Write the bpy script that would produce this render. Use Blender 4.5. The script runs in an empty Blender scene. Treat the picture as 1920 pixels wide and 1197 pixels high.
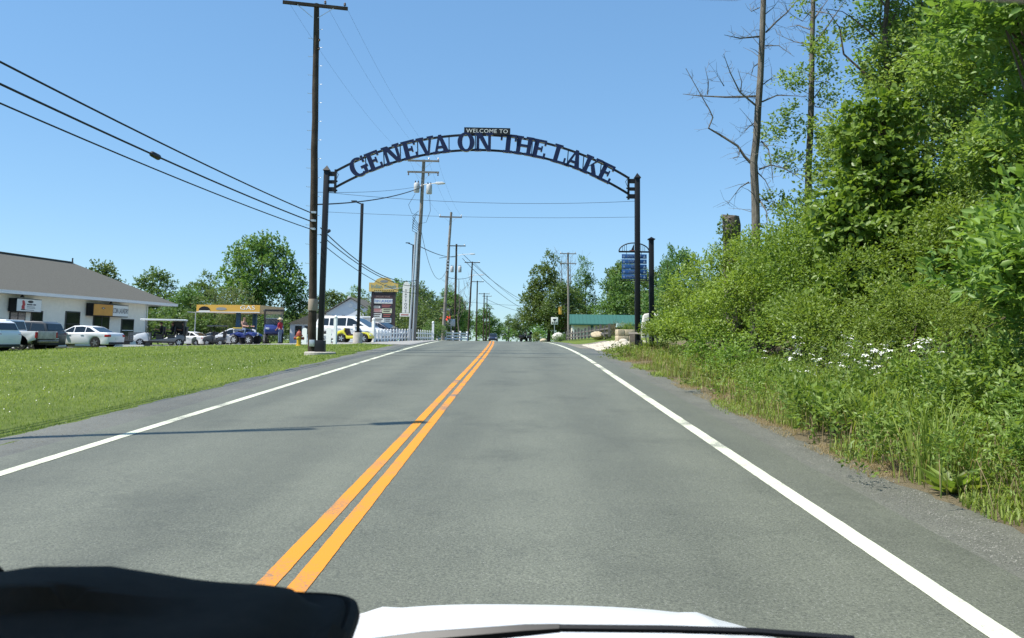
import bpy, bmesh, math, random
import numpy as np
from mathutils import Vector, Matrix
R = math.radians
scene = bpy.context.scene
COL = scene.collection

# ------------------------------------------------------------------ camera, sky, sun, exposure
cam_data = bpy.data.cameras.new('camera'); cam = bpy.data.objects.new('camera', cam_data); COL.objects.link(cam)
cam_data.sensor_width = 36.0
cam_data.lens = 1553.0 / 1920.0 * 36.0
cam_data.shift_y = -118.5 / 1920.0
cam_data.clip_start = 0.05; cam_data.clip_end = 3000
cam.matrix_world = (Matrix.Translation((0, 0, 1.5)) @ Matrix.Rotation(R(0.6078), 4, 'Z') @ Matrix.Rotation(R(5.882), 4, 'X')
                    @ Matrix.Rotation(R(90), 4, 'X') @ Matrix.Rotation(R(0.8), 4, 'Z'))
cam_data.dof.use_dof = True; cam_data.dof.focus_distance = 30.0; cam_data.dof.aperture_fstop = 13.0
scene.camera = cam

SUN_EL = 57.0
SUN_TO = Vector((-0.95, -0.31, 0)).normalized()
world = bpy.data.worlds.new('World'); scene.world = world; world.use_nodes = True
wn = world.node_tree.nodes; wl = world.node_tree.links
bg = wn['Background']
sky = wn.new('ShaderNodeTexSky'); sky.sky_type = 'NISHITA'; sky.sun_disc = False
sky.sun_elevation = R(SUN_EL); sky.sun_rotation = math.atan2(SUN_TO.x, SUN_TO.y)
sky.altitude = 180; sky.air_density = 1.0; sky.dust_density = 0.1; sky.ozone_density = 1.3
hsv = wn.new('ShaderNodeHueSaturation'); hsv.inputs['Saturation'].default_value = 1.18; wl.new(sky.outputs[0], hsv.inputs['Color'])
gam = wn.new('ShaderNodeGamma'); gam.inputs['Gamma'].default_value = 0.54; wl.new(hsv.outputs[0], gam.inputs[0])
tint = wn.new('ShaderNodeMix'); tint.data_type = 'RGBA'; tint.blend_type = 'MULTIPLY'; tint.inputs['Factor'].default_value = 1; tint.inputs['B'].default_value = (.80, 1.13, 1.44, 1)
wl.new(gam.outputs[0], tint.inputs['A']); wl.new(tint.outputs['Result'], bg.inputs[0]); bg.inputs[1].default_value = 0.147
sd = bpy.data.lights.new('sun', 'SUN'); sd.energy = 4.2; sd.angle = R(0.53); sd.color = (1.0, 0.955, 0.88)
sun = bpy.data.objects.new('sun', sd); COL.objects.link(sun)
to_sun = Vector((SUN_TO.x * math.cos(R(SUN_EL)), SUN_TO.y * math.cos(R(SUN_EL)), math.sin(R(SUN_EL))))
sun.rotation_euler = to_sun.to_track_quat('Z', 'Y').to_euler(); sun.location = (-30, -10, 40)
vs = scene.view_settings
vs.view_transform = 'Standard'; vs.look = 'None'; vs.exposure = 0.8; vs.gamma = 1.0; vs.use_curve_mapping = False
scene.cycles.max_bounces = 6; scene.cycles.transparent_max_bounces = 8; scene.cycles.caustics_reflective = False; scene.cycles.caustics_refractive = False
scene.cycles.use_denoising = True

# ------------------------------------------------------------------ helpers
MAT = {}
def nt_mat(name):
    m = bpy.data.materials.new(name); m.use_nodes = True
    return m, m.node_tree.nodes, m.node_tree.links, m.node_tree.nodes['Principled BSDF']
def mat(name, col, rough=0.6, metal=0.0, spec=0.5, noise=0.0, scale=8.0, bump=0.0, emit=None, coat=0.0, bscale=None):
    """plain procedural material: colour with a little noise, optional fine bump"""
    if name in MAT: return MAT[name]
    m, n, l, p = nt_mat(name)
    p.inputs['Roughness'].default_value = rough; p.inputs['Metallic'].default_value = metal
    p.inputs['Specular IOR Level'].default_value = spec; p.inputs['Coat Weight'].default_value = coat
    c = (*col, 1)
    p.inputs['Base Color'].default_value = c
    if noise or bump:
        tc = n.new('ShaderNodeTexCoord'); nz = n.new('ShaderNodeTexNoise'); nz.inputs['Scale'].default_value = scale; nz.inputs['Detail'].default_value = 6
        nz.inputs['Roughness'].default_value = 0.65
        l.new(tc.outputs['Object'], nz.inputs['Vector'])
        if noise:
            mx = n.new('ShaderNodeMix'); mx.data_type = 'RGBA'
            mx.inputs['A'].default_value = (*[max(0, x * (1 - noise)) for x in col], 1)
            mx.inputs['B'].default_value = (*[min(1, x * (1 + noise)) for x in col], 1)
            mr = n.new('ShaderNodeMapRange'); mr.inputs['From Min'].default_value = 0.3; mr.inputs['From Max'].default_value = 0.7
            l.new(nz.outputs['Fac'], mr.inputs['Value']); l.new(mr.outputs['Result'], mx.inputs['Factor'])
            l.new(mx.outputs['Result'], p.inputs['Base Color'])
        if bump:
            b = n.new('ShaderNodeBump'); b.inputs['Strength'].default_value = bump; b.inputs['Distance'].default_value = 0.02
            nb = nz
            if bscale:
                nb = n.new('ShaderNodeTexNoise'); nb.inputs['Scale'].default_value = bscale; nb.inputs['Detail'].default_value = 4
                l.new(tc.outputs['Object'], nb.inputs['Vector'])
            l.new(nb.outputs['Fac'], b.inputs['Height']); l.new(b.outputs['Normal'], p.inputs['Normal'])
    if emit:
        p.inputs['Emission Color'].default_value = (*emit[0], 1); p.inputs['Emission Strength'].default_value = emit[1]
    MAT[name] = m
    return m

def leaf_mat(name, c1, c2, trans=0.35, rough=0.45, tcol=None, spec=0.35):
    """leaves: colour runs c1..c2 by the per-leaf tint, a share of the light passes through"""
    if name in MAT: return MAT[name]
    m, n, l, p = nt_mat(name)
    at = n.new('ShaderNodeAttribute'); at.attribute_name = 'tint'
    oi = n.new('ShaderNodeObjectInfo')
    mx = n.new('ShaderNodeMix'); mx.data_type = 'RGBA'; mx.inputs['A'].default_value = (*c1, 1); mx.inputs['B'].default_value = (*c2, 1)
    l.new(at.outputs['Fac'], mx.inputs['Factor'])
    hs = n.new('ShaderNodeHueSaturation')
    mr = n.new('ShaderNodeMapRange'); mr.inputs['To Min'].default_value = 0.76; mr.inputs['To Max'].default_value = 1.2
    l.new(oi.outputs['Random'], mr.inputs['Value']); l.new(mr.outputs['Result'], hs.inputs['Value'])
    mr2 = n.new('ShaderNodeMapRange'); mr2.inputs['To Min'].default_value = 0.484; mr2.inputs['To Max'].default_value = 0.516
    l.new(oi.outputs['Random'], mr2.inputs['Value']); l.new(mr2.outputs['Result'], hs.inputs['Hue'])
    l.new(mx.outputs['Result'], hs.inputs['Color'])
    l.new(hs.outputs['Color'], p.inputs['Base Color']); p.inputs['Roughness'].default_value = rough; p.inputs['Specular IOR Level'].default_value = spec
    tr = n.new('ShaderNodeBsdfTranslucent'); g = n.new('ShaderNodeMix'); g.data_type = 'RGBA'; g.blend_type = 'MULTIPLY'; g.inputs['Factor'].default_value = 1
    g.inputs['B'].default_value = (*(tcol or (1.5, 1.5, 0.7)), 1)
    l.new(hs.outputs['Color'], g.inputs['A']); l.new(g.outputs['Result'], tr.inputs['Color'])
    ms = n.new('ShaderNodeMixShader'); ms.inputs[0].default_value = trans
    l.new(p.outputs[0], ms.inputs[1]); l.new(tr.outputs[0], ms.inputs[2]); l.new(ms.outputs[0], n['Material Output'].inputs[0])
    MAT[name] = m
    return m

class MB:
    def __init__(s): s.v = []; s.f = []; s.M = None
    def add(s, vs_, fs_):
        o = len(s.v)
        if s.M is not None: vs_ = [tuple(s.M @ Vector(v)) for v in vs_]
        s.v += [tuple(v) for v in vs_]; s.f += [tuple(i + o for i in f) for f in fs_]
        return s
    def box(s, x0, x1, y0, y1, z0, z1):
        return s.add([(x0,y0,z0),(x1,y0,z0),(x1,y1,z0),(x0,y1,z0),(x0,y0,z1),(x1,y0,z1),(x1,y1,z1),(x0,y1,z1)],
                     [(3,2,1,0),(4,5,6,7),(0,1,5,4),(1,2,6,5),(2,3,7,6),(3,0,4,7)])
    def cbox(s, c, sz): return s.box(c[0]-sz[0]/2, c[0]+sz[0]/2, c[1]-sz[1]/2, c[1]+sz[1]/2, c[2]-sz[2]/2, c[2]+sz[2]/2)
    def tube(s, pts, r, n=6, cap=True):
        pts = [Vector(p) for p in pts]; k = len(pts)
        rs = r if isinstance(r, (list, tuple)) else [r] * k
        vs_, fs_ = [], []
        t0 = (pts[1] - pts[0]).normalized()
        a = t0.orthogonal().normalized()
        for i, p in enumerate(pts):
            t = (pts[min(i+1, k-1)] - pts[max(i-1, 0)])
            t = t.normalized() if t.length > 1e-9 else t0
            a = (a - t * a.dot(t)); a = a.normalized() if a.length > 1e-6 else t.orthogonal().normalized()
            b = t.cross(a)
            for j in range(n):
                w = 2 * math.pi * j / n
                vs_.append(tuple(p + (a * math.cos(w) + b * math.sin(w)) * rs[i]))
        for i in range(k - 1):
            for j in range(n):
                j2 = (j + 1) % n
                fs_.append((i*n+j, i*n+j2, (i+1)*n+j2, (i+1)*n+j))
        if cap: fs_.append(tuple(range(n-1, -1, -1))); fs_.append(tuple((k-1)*n + j for j in range(n)))
        return s.add(vs_, fs_)
    def cyl(s, p0, p1, r0, r1=None, n=10): return s.tube([p0, p1], [r0, r0 if r1 is None else r1], n)
    def bar(s, p0, p1, w, h):
        """square bar between two points, w across, h up"""
        p0, p1 = Vector(p0), Vector(p1); t = (p1 - p0).normalized()
        up = Vector((0,0,1)) if abs(t.z) < 0.95 else Vector((0,1,0))
        x = t.cross(up).normalized(); u = x.cross(t)
        vs_ = []
        for p in (p0, p1):
            for (a, b) in ((-1,-1),(1,-1),(1,1),(-1,1)): vs_.append(tuple(p + x*a*w/2 + u*b*h/2))
        return s.add(vs_, [(3,2,1,0),(4,5,6,7),(0,1,5,4),(1,2,6,5),(2,3,7,6),(3,0,4,7)])
    def prism(s, poly, y0, y1):
        """polygon in x,z swept along y"""
        n = len(poly)
        vs_ = [(x, y0, z) for x, z in poly] + [(x, y1, z) for x, z in poly]
        fs_ = [tuple(range(n)), tuple(range(2*n-1, n-1, -1))] + [(i, i+n, (i+1) % n + n, (i+1) % n) for i in range(n)]
        return s.add(vs_, fs_)
    def lathe(s, prof, n=12, c=(0,0,0), axis='z'):
        vs_, fs_ = [], []
        for r, h in prof:
            for j in range(n):
                w = 2*math.pi*j/n; a, b = r*math.cos(w), r*math.sin(w)
                p = (a, b, h) if axis == 'z' else ((a, h, b) if axis == 'y' else (h, a, b))
                vs_.append((p[0]+c[0], p[1]+c[1], p[2]+c[2]))
        for i in range(len(prof)-1):
            for j in range(n):
                j2 = (j+1) % n; fs_.append((i*n+j, i*n+j2, (i+1)*n+j2, (i+1)*n+j))
        fs_.append(tuple(range(n-1, -1, -1))); fs_.append(tuple((len(prof)-1)*n + j for j in range(n)))
        return s.add(vs_, fs_)
    def quad(s, a, b, c, d): return s.add([a, b, c, d], [(0,1,2,3)])
    def build(s, name, m, parent=None, smooth=False, bevel=0.0, seg=2, angle=40, loc=None):
        me = bpy.data.meshes.new(name); me.from_pydata(s.v, [], s.f); me.update()
        bm = bmesh.new(); bm.from_mesh(me)
        bmesh.ops.recalc_face_normals(bm, faces=bm.faces[:])
        if bevel > 0:
            es = [e for e in bm.edges if len(e.link_faces) == 2 and e.calc_face_angle(0) > R(25)]
            bmesh.ops.bevel(bm, geom=es, offset=bevel, segments=seg, profile=0.5, affect='EDGES', clamp_overlap=True)
        bm.to_mesh(me); bm.free()
        if smooth or bevel > 0:
            me.shade_smooth(); me.set_sharp_from_angle(angle=R(angle))
        return link(name, me, m, parent, loc)
def link(name, me, m, parent=None, loc=None):
    o = bpy.data.objects.new(name, me); COL.objects.link(o)
    if m is not None and not me.materials: me.materials.append(m)
    if parent is not None: o.parent = parent
    if loc is not None: o.location = loc
    return o
def tag(o, label=None, cat=None, group=None, kind=None):
    if label: o['label'] = label
    if cat: o['category'] = cat
    if group: o['group'] = group
    if kind: o['kind'] = kind
    return o
def thing(name, label, cat, loc=(0,0,0), rz=0.0, group=None, scale=1.0):
    o = bpy.data.objects.new(name, None); COL.objects.link(o); o.empty_display_size = 0.2
    o.location = loc; o.rotation_euler = (0, 0, rz); o.scale = (scale,)*3
    return tag(o, label, cat, group)
def copy_tree(o, parent=None):
    c = o.copy(); COL.objects.link(c)
    if parent is not None: c.parent = parent
    for ch in list(o.children): copy_tree(ch, c)
    return c
def text_obj(name, s, size, m, parent, loc, rot=(math.pi/2, 0, 0), extrude=0.004, sx=1.0, sp=1.0, align='CENTER'):
    cu = bpy.data.curves.new(name, 'FONT'); cu.body = s; cu.size = size; cu.extrude = extrude; cu.align_x = align; cu.align_y = 'CENTER'
    cu.space_character = sp; cu.resolution_u = 3; cu.offset = 0.0
    t = bpy.data.objects.new(name + '_curve', cu); COL.objects.link(t)
    dg = bpy.context.evaluated_depsgraph_get()
    me = bpy.data.meshes.new_from_object(t.evaluated_get(dg)); me.name = name
    bpy.data.objects.remove(t); bpy.data.curves.remove(cu)
    me.materials.clear()
    o = link(name, me, m, parent, loc); o.rotation_euler = rot; o.scale = (sx, 1, 1)
    return o

# ------------------------------------------------------------------ terrain functions
def sm(a, b, x):
    t = np.clip((np.asarray(x, float) - a) / (b - a), 0, 1); return t*t*(3-2*t)
def zr(y):
    y = np.asarray(y, float); u = np.clip(y - 25, 0, 38)
    return .0335*np.minimum(y, 63) - .00044*u*u - 0.0012*np.clip(y - 66, 0, 400)
def xc(y):
    y = np.asarray(y, float); u = np.clip(y - 24, 0, 26)
    return -.0006*u*u - 0.031*np.clip(y - 50, 0, 60) - 0.012*np.clip(y-110, 0, 500)
def gz(x, y):
    x = np.asarray(x, float); y = np.asarray(y, float)
    z = zr(y); rx = x - xc(y)
    dl = np.clip(-5.6 - rx, 0, 36); z = z - .033*dl*sm(0, 3, dl) - 0.03*sm(0, .5, dl)
    dr = np.clip(rx - 3.2, 0, 7)
    z = z + dr*(.12*(1 - sm(70, 90, y)))*sm(0, 2, dr)
    return z
def G(x, y): return float(gz(x, y))
def grid(name, xs, ys, zf, m, parent=None, jit=None):
    xs = np.asarray(xs, float); ys = np.asarray(ys, float)
    X, Y = np.meshgrid(xs, ys)
    Z = zf(X, Y)
    v = np.stack([X.ravel(), Y.ravel(), Z.ravel()], 1)
    nx, ny = len(xs), len(ys)
    i = np.arange(ny-1)[:, None]*nx + np.arange(nx-1)[None, :]
    f = np.stack([i, i+1, i+nx+1, i+nx], -1).reshape(-1, 4)
    return np_mesh(name, v, f, m, parent, smooth=True)
def np_mesh(name, v, f, m, parent=None, smooth=False, tint=None):
    me = bpy.data.meshes.new(name); v = np.asarray(v, np.float32); f = np.asarray(f, np.int32)
    k = f.shape[1]
    me.vertices.add(len(v)); me.vertices.foreach_set('co', v.ravel())
    me.loops.add(f.size); me.loops.foreach_set('vertex_index', f.ravel())
    me.polygons.add(len(f)); me.polygons.foreach_set('loop_start', np.arange(0, f.size, k, dtype=np.int32))
    try: me.polygons.foreach_set('loop_total', np.full(len(f), k, np.int32))
    except Exception: pass
    if smooth: me.polygons.foreach_set('use_smooth', np.ones(len(f), bool))
    if tint is not None:
        a = me.attributes.new('tint', 'FLOAT', 'POINT'); a.data.foreach_set('value', np.asarray(tint, np.float32))
    me.update(calc_edges=True); me.validate()
    return link(name, me, m, parent)
def strip(name, fl, fr, ys, zoff, m, nx=2, parent=None):
    """ribbon along the road between x=fl(y) and x=fr(y)"""
    ys = np.asarray(ys, float); v = []
    for y in ys:
        for k in range(nx):
            x = fl(y) + (fr(y)-fl(y))*k/(nx-1); v.append((x, y, G(x, y)+zoff))
    i = np.arange(len(ys)-1)[:, None]*nx + np.arange(nx-1)[None, :]
    f = np.stack([i, i+1, i+nx+1, i+nx], -1).reshape(-1, 4)
    return np_mesh(name, v, f, m, parent, smooth=True)
class N3:
    """smooth pseudo noise, about -1..1"""
    def __init__(s, seed, scale):
        g = np.random.default_rng(seed); s.k = g.normal(size=(7, 3)) * scale; s.p = g.uniform(0, 6.28, 7)
    def __call__(s, P): return np.sin(P @ s.k.T + s.p).sum(1) / 3.2

# ------------------------------------------------------------------ ground materials
def ground_mat():
    m, n, l, p = nt_mat('lawn_ground')
    tc = n.new('ShaderNodeTexCoord')
    def noise(s, d=6, r=.6):
        z = n.new('ShaderNodeTexNoise'); z.inputs['Scale'].default_value = s; z.inputs['Detail'].default_value = d; z.inputs['Roughness'].default_value = r
        l.new(tc.outputs['Object'], z.inputs['Vector']); return z
    a, b, c = noise(.35), noise(5, 8, .75), noise(40, 4, .7)
    r1 = n.new('ShaderNodeValToRGB'); e = r1.color_ramp.elements
    e[0].position = .32; e[0].color = (.105, .15, .028, 1); e[1].position = .68; e[1].color = (.165, .215, .042, 1)
    e2 = r1.color_ramp.elements.new(.5); e2.color = (.13, .18, .034, 1)
    l.new(a.outputs['Fac'], r1.inputs['Fac'])
    mx = n.new('ShaderNodeMix'); mx.data_type = 'RGBA'; mx.blend_type = 'MULTIPLY'; mx.inputs['Factor'].default_value = 1
    r2 = n.new('ShaderNodeValToRGB'); r2.color_ramp.elements[0].position = .3; r2.color_ramp.elements[0].color = (.62,.65,.5,1)
    r2.color_ramp.elements[1].position = .7; r2.color_ramp.elements[1].color = (1.2,1.15,1.2,1)
    l.new(b.outputs['Fac'], r2.inputs['Fac']); l.new(r1.outputs['Color'], mx.inputs['A']); l.new(r2.outputs['Color'], mx.inputs['B'])
    sx = n.new('ShaderNodeSeparateXYZ'); l.new(tc.outputs['Object'], sx.inputs[0])
    w1 = n.new('ShaderNodeMapRange'); w1.inputs['From Min'].default_value = 2.6; w1.inputs['From Max'].default_value = 3.0; l.new(sx.outputs['X'], w1.inputs['Value'])
    w2 = n.new('ShaderNodeMapRange'); w2.inputs['From Min'].default_value = 34; w2.inputs['From Max'].default_value = 38; w2.inputs['To Min'].default_value = 1; w2.inputs['To Max'].default_value = 0; l.new(sx.outputs['Y'], w2.inputs['Value'])
    ww = n.new('ShaderNodeMath'); ww.operation = 'MULTIPLY'; l.new(w1.outputs['Result'], ww.inputs[0]); l.new(w2.outputs['Result'], ww.inputs[1])
    so = n.new('ShaderNodeMix'); so.data_type = 'RGBA'; so.inputs['A'].default_value = (.10, .08, .05, 1); so.inputs['B'].default_value = (.24, .20, .12, 1); l.new(b.outputs['Fac'], so.inputs['Factor'])
    mz = n.new('ShaderNodeMix'); mz.data_type = 'RGBA'; l.new(ww.outputs[0], mz.inputs['Factor']); l.new(mx.outputs['Result'], mz.inputs['A']); l.new(so.outputs['Result'], mz.inputs['B'])
    l.new(mz.outputs['Result'], p.inputs['Base Color']); p.inputs['Roughness'].default_value = .85; p.inputs['Specular IOR Level'].default_value = .15
    bp = n.new('ShaderNodeBump'); bp.inputs['Strength'].default_value = .8; bp.inputs['Distance'].default_value = .05
    l.new(c.outputs['Fac'], bp.inputs['Height']); l.new(bp.outputs['Normal'], p.inputs['Normal'])
    return m
def asphalt_mat(name, base, dark, speck=.5, crack=False):
    m, n, l, p = nt_mat(name)
    tc = n.new('ShaderNodeTexCoord')
    mp = n.new('ShaderNodeMapping'); mp.inputs['Scale'].default_value = (1.3, .16, 1); l.new(tc.outputs['Object'], mp.inputs['Vector'])
    big = n.new('ShaderNodeTexNoise'); big.inputs['Scale'].default_value = .9; big.inputs['Detail'].default_value = 7; big.inputs['Roughness'].default_value = .6
    l.new(mp.outputs[0], big.inputs['Vector'])
    blot = n.new('ShaderNodeTexNoise'); blot.inputs['Scale'].default_value = .8; blot.inputs['Detail'].default_value = 8; blot.inputs['Roughness'].default_value = .7
    l.new(tc.outputs['Object'], blot.inputs['Vector'])
    fine = n.new('ShaderNodeTexNoise'); fine.inputs['Scale'].default_value = 62; fine.inputs['Detail'].default_value = 3; fine.inputs['Roughness'].default_value = .8
    l.new(tc.outputs['Object'], fine.inputs['Vector'])
    vor = n.new('ShaderNodeTexVoronoi'); vor.inputs['Scale'].default_value = 110; l.new(tc.outputs['Object'], vor.inputs['Vector'])
    ad = n.new('ShaderNodeMath'); ad.operation = 'ADD'; l.new(big.outputs['Fac'], ad.inputs[0]); l.new(blot.outputs['Fac'], ad.inputs[1])
    mr = n.new('ShaderNodeMapRange'); mr.inputs['From Min'].default_value = .7; mr.inputs['From Max'].default_value = 1.3; l.new(ad.outputs[0], mr.inputs['Value'])
    mx = n.new('ShaderNodeMix'); mx.data_type = 'RGBA'; mx.inputs['A'].default_value = (*dark, 1); mx.inputs['B'].default_value = (*base, 1); l.new(mr.outputs['Result'], mx.inputs['Factor'])
    r2 = n.new('ShaderNodeValToRGB'); r2.color_ramp.elements[0].position = .25; r2.color_ramp.elements[0].color = (1-speck,)*3+(1,); r2.color_ramp.elements[1].position = .75; r2.color_ramp.elements[1].color = (1+speck,)*3+(1,)
    l.new(fine.outputs['Fac'], r2.inputs['Fac'])
    m2 = n.new('ShaderNodeMix'); m2.data_type = 'RGBA'; m2.blend_type = 'MULTIPLY'; m2.inputs['Factor'].default_value = 1; l.new(mx.outputs['Result'], m2.inputs['A']); l.new(r2.outputs['Color'], m2.inputs['B'])
    # pale stones in the mix
    vs2 = n.new('ShaderNodeMath'); vs2.operation = 'GREATER_THAN'; vs2.inputs[1].default_value = .95
    sep = n.new('ShaderNodeSeparateColor'); l.new(vor.outputs['Color'], sep.inputs[0]); l.new(sep.outputs[0], vs2.inputs[0])
    d2 = n.new('ShaderNodeMath'); d2.operation = 'LESS_THAN'; d2.inputs[1].default_value = .35; l.new(vor.outputs['Distance'], d2.inputs[0])
    an = n.new('ShaderNodeMath'); an.operation = 'MULTIPLY'; l.new(vs2.outputs[0], an.inputs[0]); l.new(d2.outputs[0], an.inputs[1])
    m3 = n.new('ShaderNodeMix'); m3.data_type = 'RGBA'; m3.inputs['B'].default_value = (.27, .265, .235, 1); l.new(an.outputs[0], m3.inputs['Factor']); l.new(m2.outputs['Result'], m3.inputs['A'])
    last = m3.outputs['Result']
    if crack:
        st = n.new('ShaderNodeTexNoise'); st.inputs['Scale'].default_value = .55; st.inputs['Detail'].default_value = 9; st.inputs['Roughness'].default_value = .72; l.new(tc.outputs['Object'], st.inputs['Vector'])
        sr = n.new('ShaderNodeMapRange'); sr.inputs['From Min'].default_value = .53; sr.inputs['From Max'].default_value = .72; sr.inputs['To Min'].default_value = 0; sr.inputs['To Max'].default_value = .5; l.new(st.outputs['Fac'], sr.inputs['Value'])
        m4 = n.new('ShaderNodeMix'); m4.data_type = 'RGBA'; m4.inputs['B'].default_value = (*[c*.5 for c in dark], 1); l.new(sr.outputs['Result'], m4.inputs['Factor']); l.new(last, m4.inputs['A'])
        # oil-dark and tyre-polished strips along the lanes
        sx = n.new('ShaderNodeSeparateXYZ'); l.new(tc.outputs['Object'], sx.inputs[0])
        wv = n.new('ShaderNodeMath'); wv.operation = 'SINE'; ml = n.new('ShaderNodeMath'); ml.operation = 'MULTIPLY_ADD'; ml.inputs[1].default_value = 3.55; ml.inputs[2].default_value = 1.2; l.new(sx.outputs['X'], ml.inputs[0]); l.new(ml.outputs[0], wv.inputs[0])
        wr_ = n.new('ShaderNodeMapRange'); wr_.inputs['From Min'].default_value = -1; wr_.inputs['From Max'].default_value = 1; wr_.inputs['To Min'].default_value = .9; wr_.inputs['To Max'].default_value = 1.07; l.new(wv.outputs[0], wr_.inputs['Value'])
        m5 = n.new('ShaderNodeMix'); m5.data_type = 'RGBA'; m5.blend_type = 'MULTIPLY'; m5.inputs['Factor'].default_value = 1; cb = n.new('ShaderNodeCombineColor'); [l.new(wr_.outputs['Result'], cb.inputs[q]) for q in range(3)]; l.new(m4.outputs['Result'], m5.inputs['A']); l.new(cb.outputs[0], m5.inputs['B'])
        # a few long hair cracks
        ds = n.new('ShaderNodeTexNoise'); ds.inputs['Scale'].default_value = 1.6; ds.inputs['Detail'].default_value = 5; l.new(tc.outputs['Object'], ds.inputs['Vector'])
        mxv = n.new('ShaderNodeMix'); mxv.data_type = 'RGBA'; mxv.blend_type = 'ADD'; mxv.inputs['Factor'].default_value = .9; l.new(tc.outputs['Object'], mxv.inputs['A']); l.new(ds.outputs['Color'], mxv.inputs['B'])
        vc = n.new('ShaderNodeTexVoronoi'); vc.feature = 'DISTANCE_TO_EDGE'; vc.inputs['Scale'].default_value = .22; l.new(mxv.outputs['Result'], vc.inputs['Vector'])
        lt = n.new('ShaderNodeMapRange'); lt.inputs['From Min'].default_value = .0; lt.inputs['From Max'].default_value = .0035; lt.inputs['To Min'].default_value = .16; lt.inputs['To Max'].default_value = 0; l.new(vc.outputs['Distance'], lt.inputs['Value'])
        m6 = n.new('ShaderNodeMix'); m6.data_type = 'RGBA'; m6.inputs['B'].default_value = (.03, .03, .028, 1); l.new(lt.outputs['Result'], m6.inputs['Factor']); l.new(m5.outputs['Result'], m6.inputs['A'])
        last = m6.outputs['Result']
    l.new(last, p.inputs['Base Color']); p.inputs['Roughness'].default_value = .62; p.inputs['Specular IOR Level'].default_value = .5
    bp = n.new('ShaderNodeBump'); bp.inputs['Strength'].default_value = .5; bp.inputs['Distance'].default_value = .008
    l.new(fine.outputs['Fac'], bp.inputs['Height']); l.new(bp.outputs['Normal'], p.inputs['Normal'])
    return m
def paint_mat(name, col, worn=(.14,.14,.13), amt=.36):
    m, n, l, p = nt_mat(name)
    tc = n.new('ShaderNodeTexCoord')
    f = n.new('ShaderNodeTexNoise'); f.inputs['Scale'].default_value = 60; f.inputs['Detail'].default_value = 6; f.inputs['Roughness'].default_value = .8; l.new(tc.outputs['Object'], f.inputs['Vector'])
    g = n.new('ShaderNodeTexNoise'); g.inputs['Scale'].default_value = 1.1; g.inputs['Detail'].default_value = 5; l.new(tc.outputs['Object'], g.inputs['Vector'])
    a = n.new('ShaderNodeMath'); a.operation = 'MULTIPLY'; l.new(f.outputs['Fac'], a.inputs[0]); l.new(g.outputs['Fac'], a.inputs[1])
    r = n.new('ShaderNodeMapRange'); r.inputs['From Min'].default_value = amt*.33; r.inputs['From Max'].default_value = amt*.55; l.new(a.outputs[0], r.inputs['Value'])
    mx = n.new('ShaderNodeMix'); mx.data_type = 'RGBA'; mx.inputs['A'].default_value = (*worn, 1); mx.inputs['B'].default_value = (*col, 1); l.new(r.outputs['Result'], mx.inputs['Factor'])
    l.new(mx.outputs['Result'], p.inputs['Base Color']); p.inputs['Roughness'].default_value = .7; p.inputs['Specular IOR Level'].default_value = .3
    return m
M_LAWN = ground_mat()
M_ASPH = asphalt_mat('road_asphalt', (.144, .150, .110), (.101, .106, .078), .66, crack=True)
M_SHOULDER = asphalt_mat('broken_shoulder', (.155, .154, .124), (.085, .085, .067), .75)
M_LOT = asphalt_mat('parking_concrete', (.36, .345, .31), (.25, .24, .215), .25)
M_APRON = asphalt_mat('gravel_apron', (.27, .235, .17), (.16, .14, .10), .6)
M_YEL = paint_mat('yellow_paint', (.66, .25, .02), amt=.44)
M_WHITE = paint_mat('white_line_paint', (.60, .62, .47), amt=.44)

# ------------------------------------------------------------------ setting: ground, road, markings, lot
def fine_axis(parts):
    out = []
    for a, b, st in parts: out += list(np.arange(a, b, st))
    return np.array(out + [parts[-1][1]])
bump1, bump2 = N3(3, .9), N3(4, 3.0)
def ground_z(X, Y):
    z = gz(X, Y); P = np.stack([X.ravel(), Y.ravel(), 0*X.ravel()], 1)
    rx = X - xc(Y); off = np.clip(np.maximum(-6.2-rx, rx-3.6)/2, 0, 1)
    near = (np.abs(X) < 40) & (Y < 48)
    z = z + (bump1(P).reshape(X.shape)*.03 + bump2(P).reshape(X.shape)*.012)*off*near
    z = z - .05*((rx > -5.55) & (rx < 3.3))
    far = np.clip((Y-250)/400, 0, 1)
    return z - far*1.0
gx = fine_axis([(-600, -60, 30), (-60, -24, 3), (-24, -7, .4), (-7, 5, .2), (5, 12, .4), (12, 60, 3), (60, 600.1, 30)])
gy = fine_axis([(-40, 3, 2), (3, 30, .4), (30, 66, .8), (66, 140, 4), (140, 1400.1, 40)])
tag(grid('ground', gx, gy, ground_z, M_LAWN), kind='structure')

rng = random.Random(5)
ry = fine_axis([(-30, 70, .5), (70, 420.1, 5)])
tag(strip('road', lambda y: xc(y)-5.12, lambda y: xc(y)+2.92, ry, .006, M_ASPH, 9), kind='structure')
jL, jR = N3(8, 1.7), N3(9, 2.1)
def jag(n3, y, a): return a*float(n3(np.array([[0, y, 0.]]))[0]) + a*.5*float(n3(np.array([[5., y*3.3, 1.]]))[0])
sy = fine_axis([(-10, 40, .18), (40, 70.1, .6)])
tag(strip('road_shoulder', lambda y: xc(y)-5.98 - .1*min(1, max(0, (12-y)/6)) + jag(jL, y, .13), lambda y: xc(y)-5.08, sy, .003, M_SHOULDER, 4), kind='structure')
tag(strip('road_shoulder', lambda y: xc(y)+2.88, lambda y: xc(y)+3.5 + jag(jR, y, .1), sy, .003, M_SHOULDER, 4), kind='structure')
my = fine_axis([(-6, 2, .5), (2, 26, .06), (26, 70, .5), (70, 330.1, 6)])
road_markings = []
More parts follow.
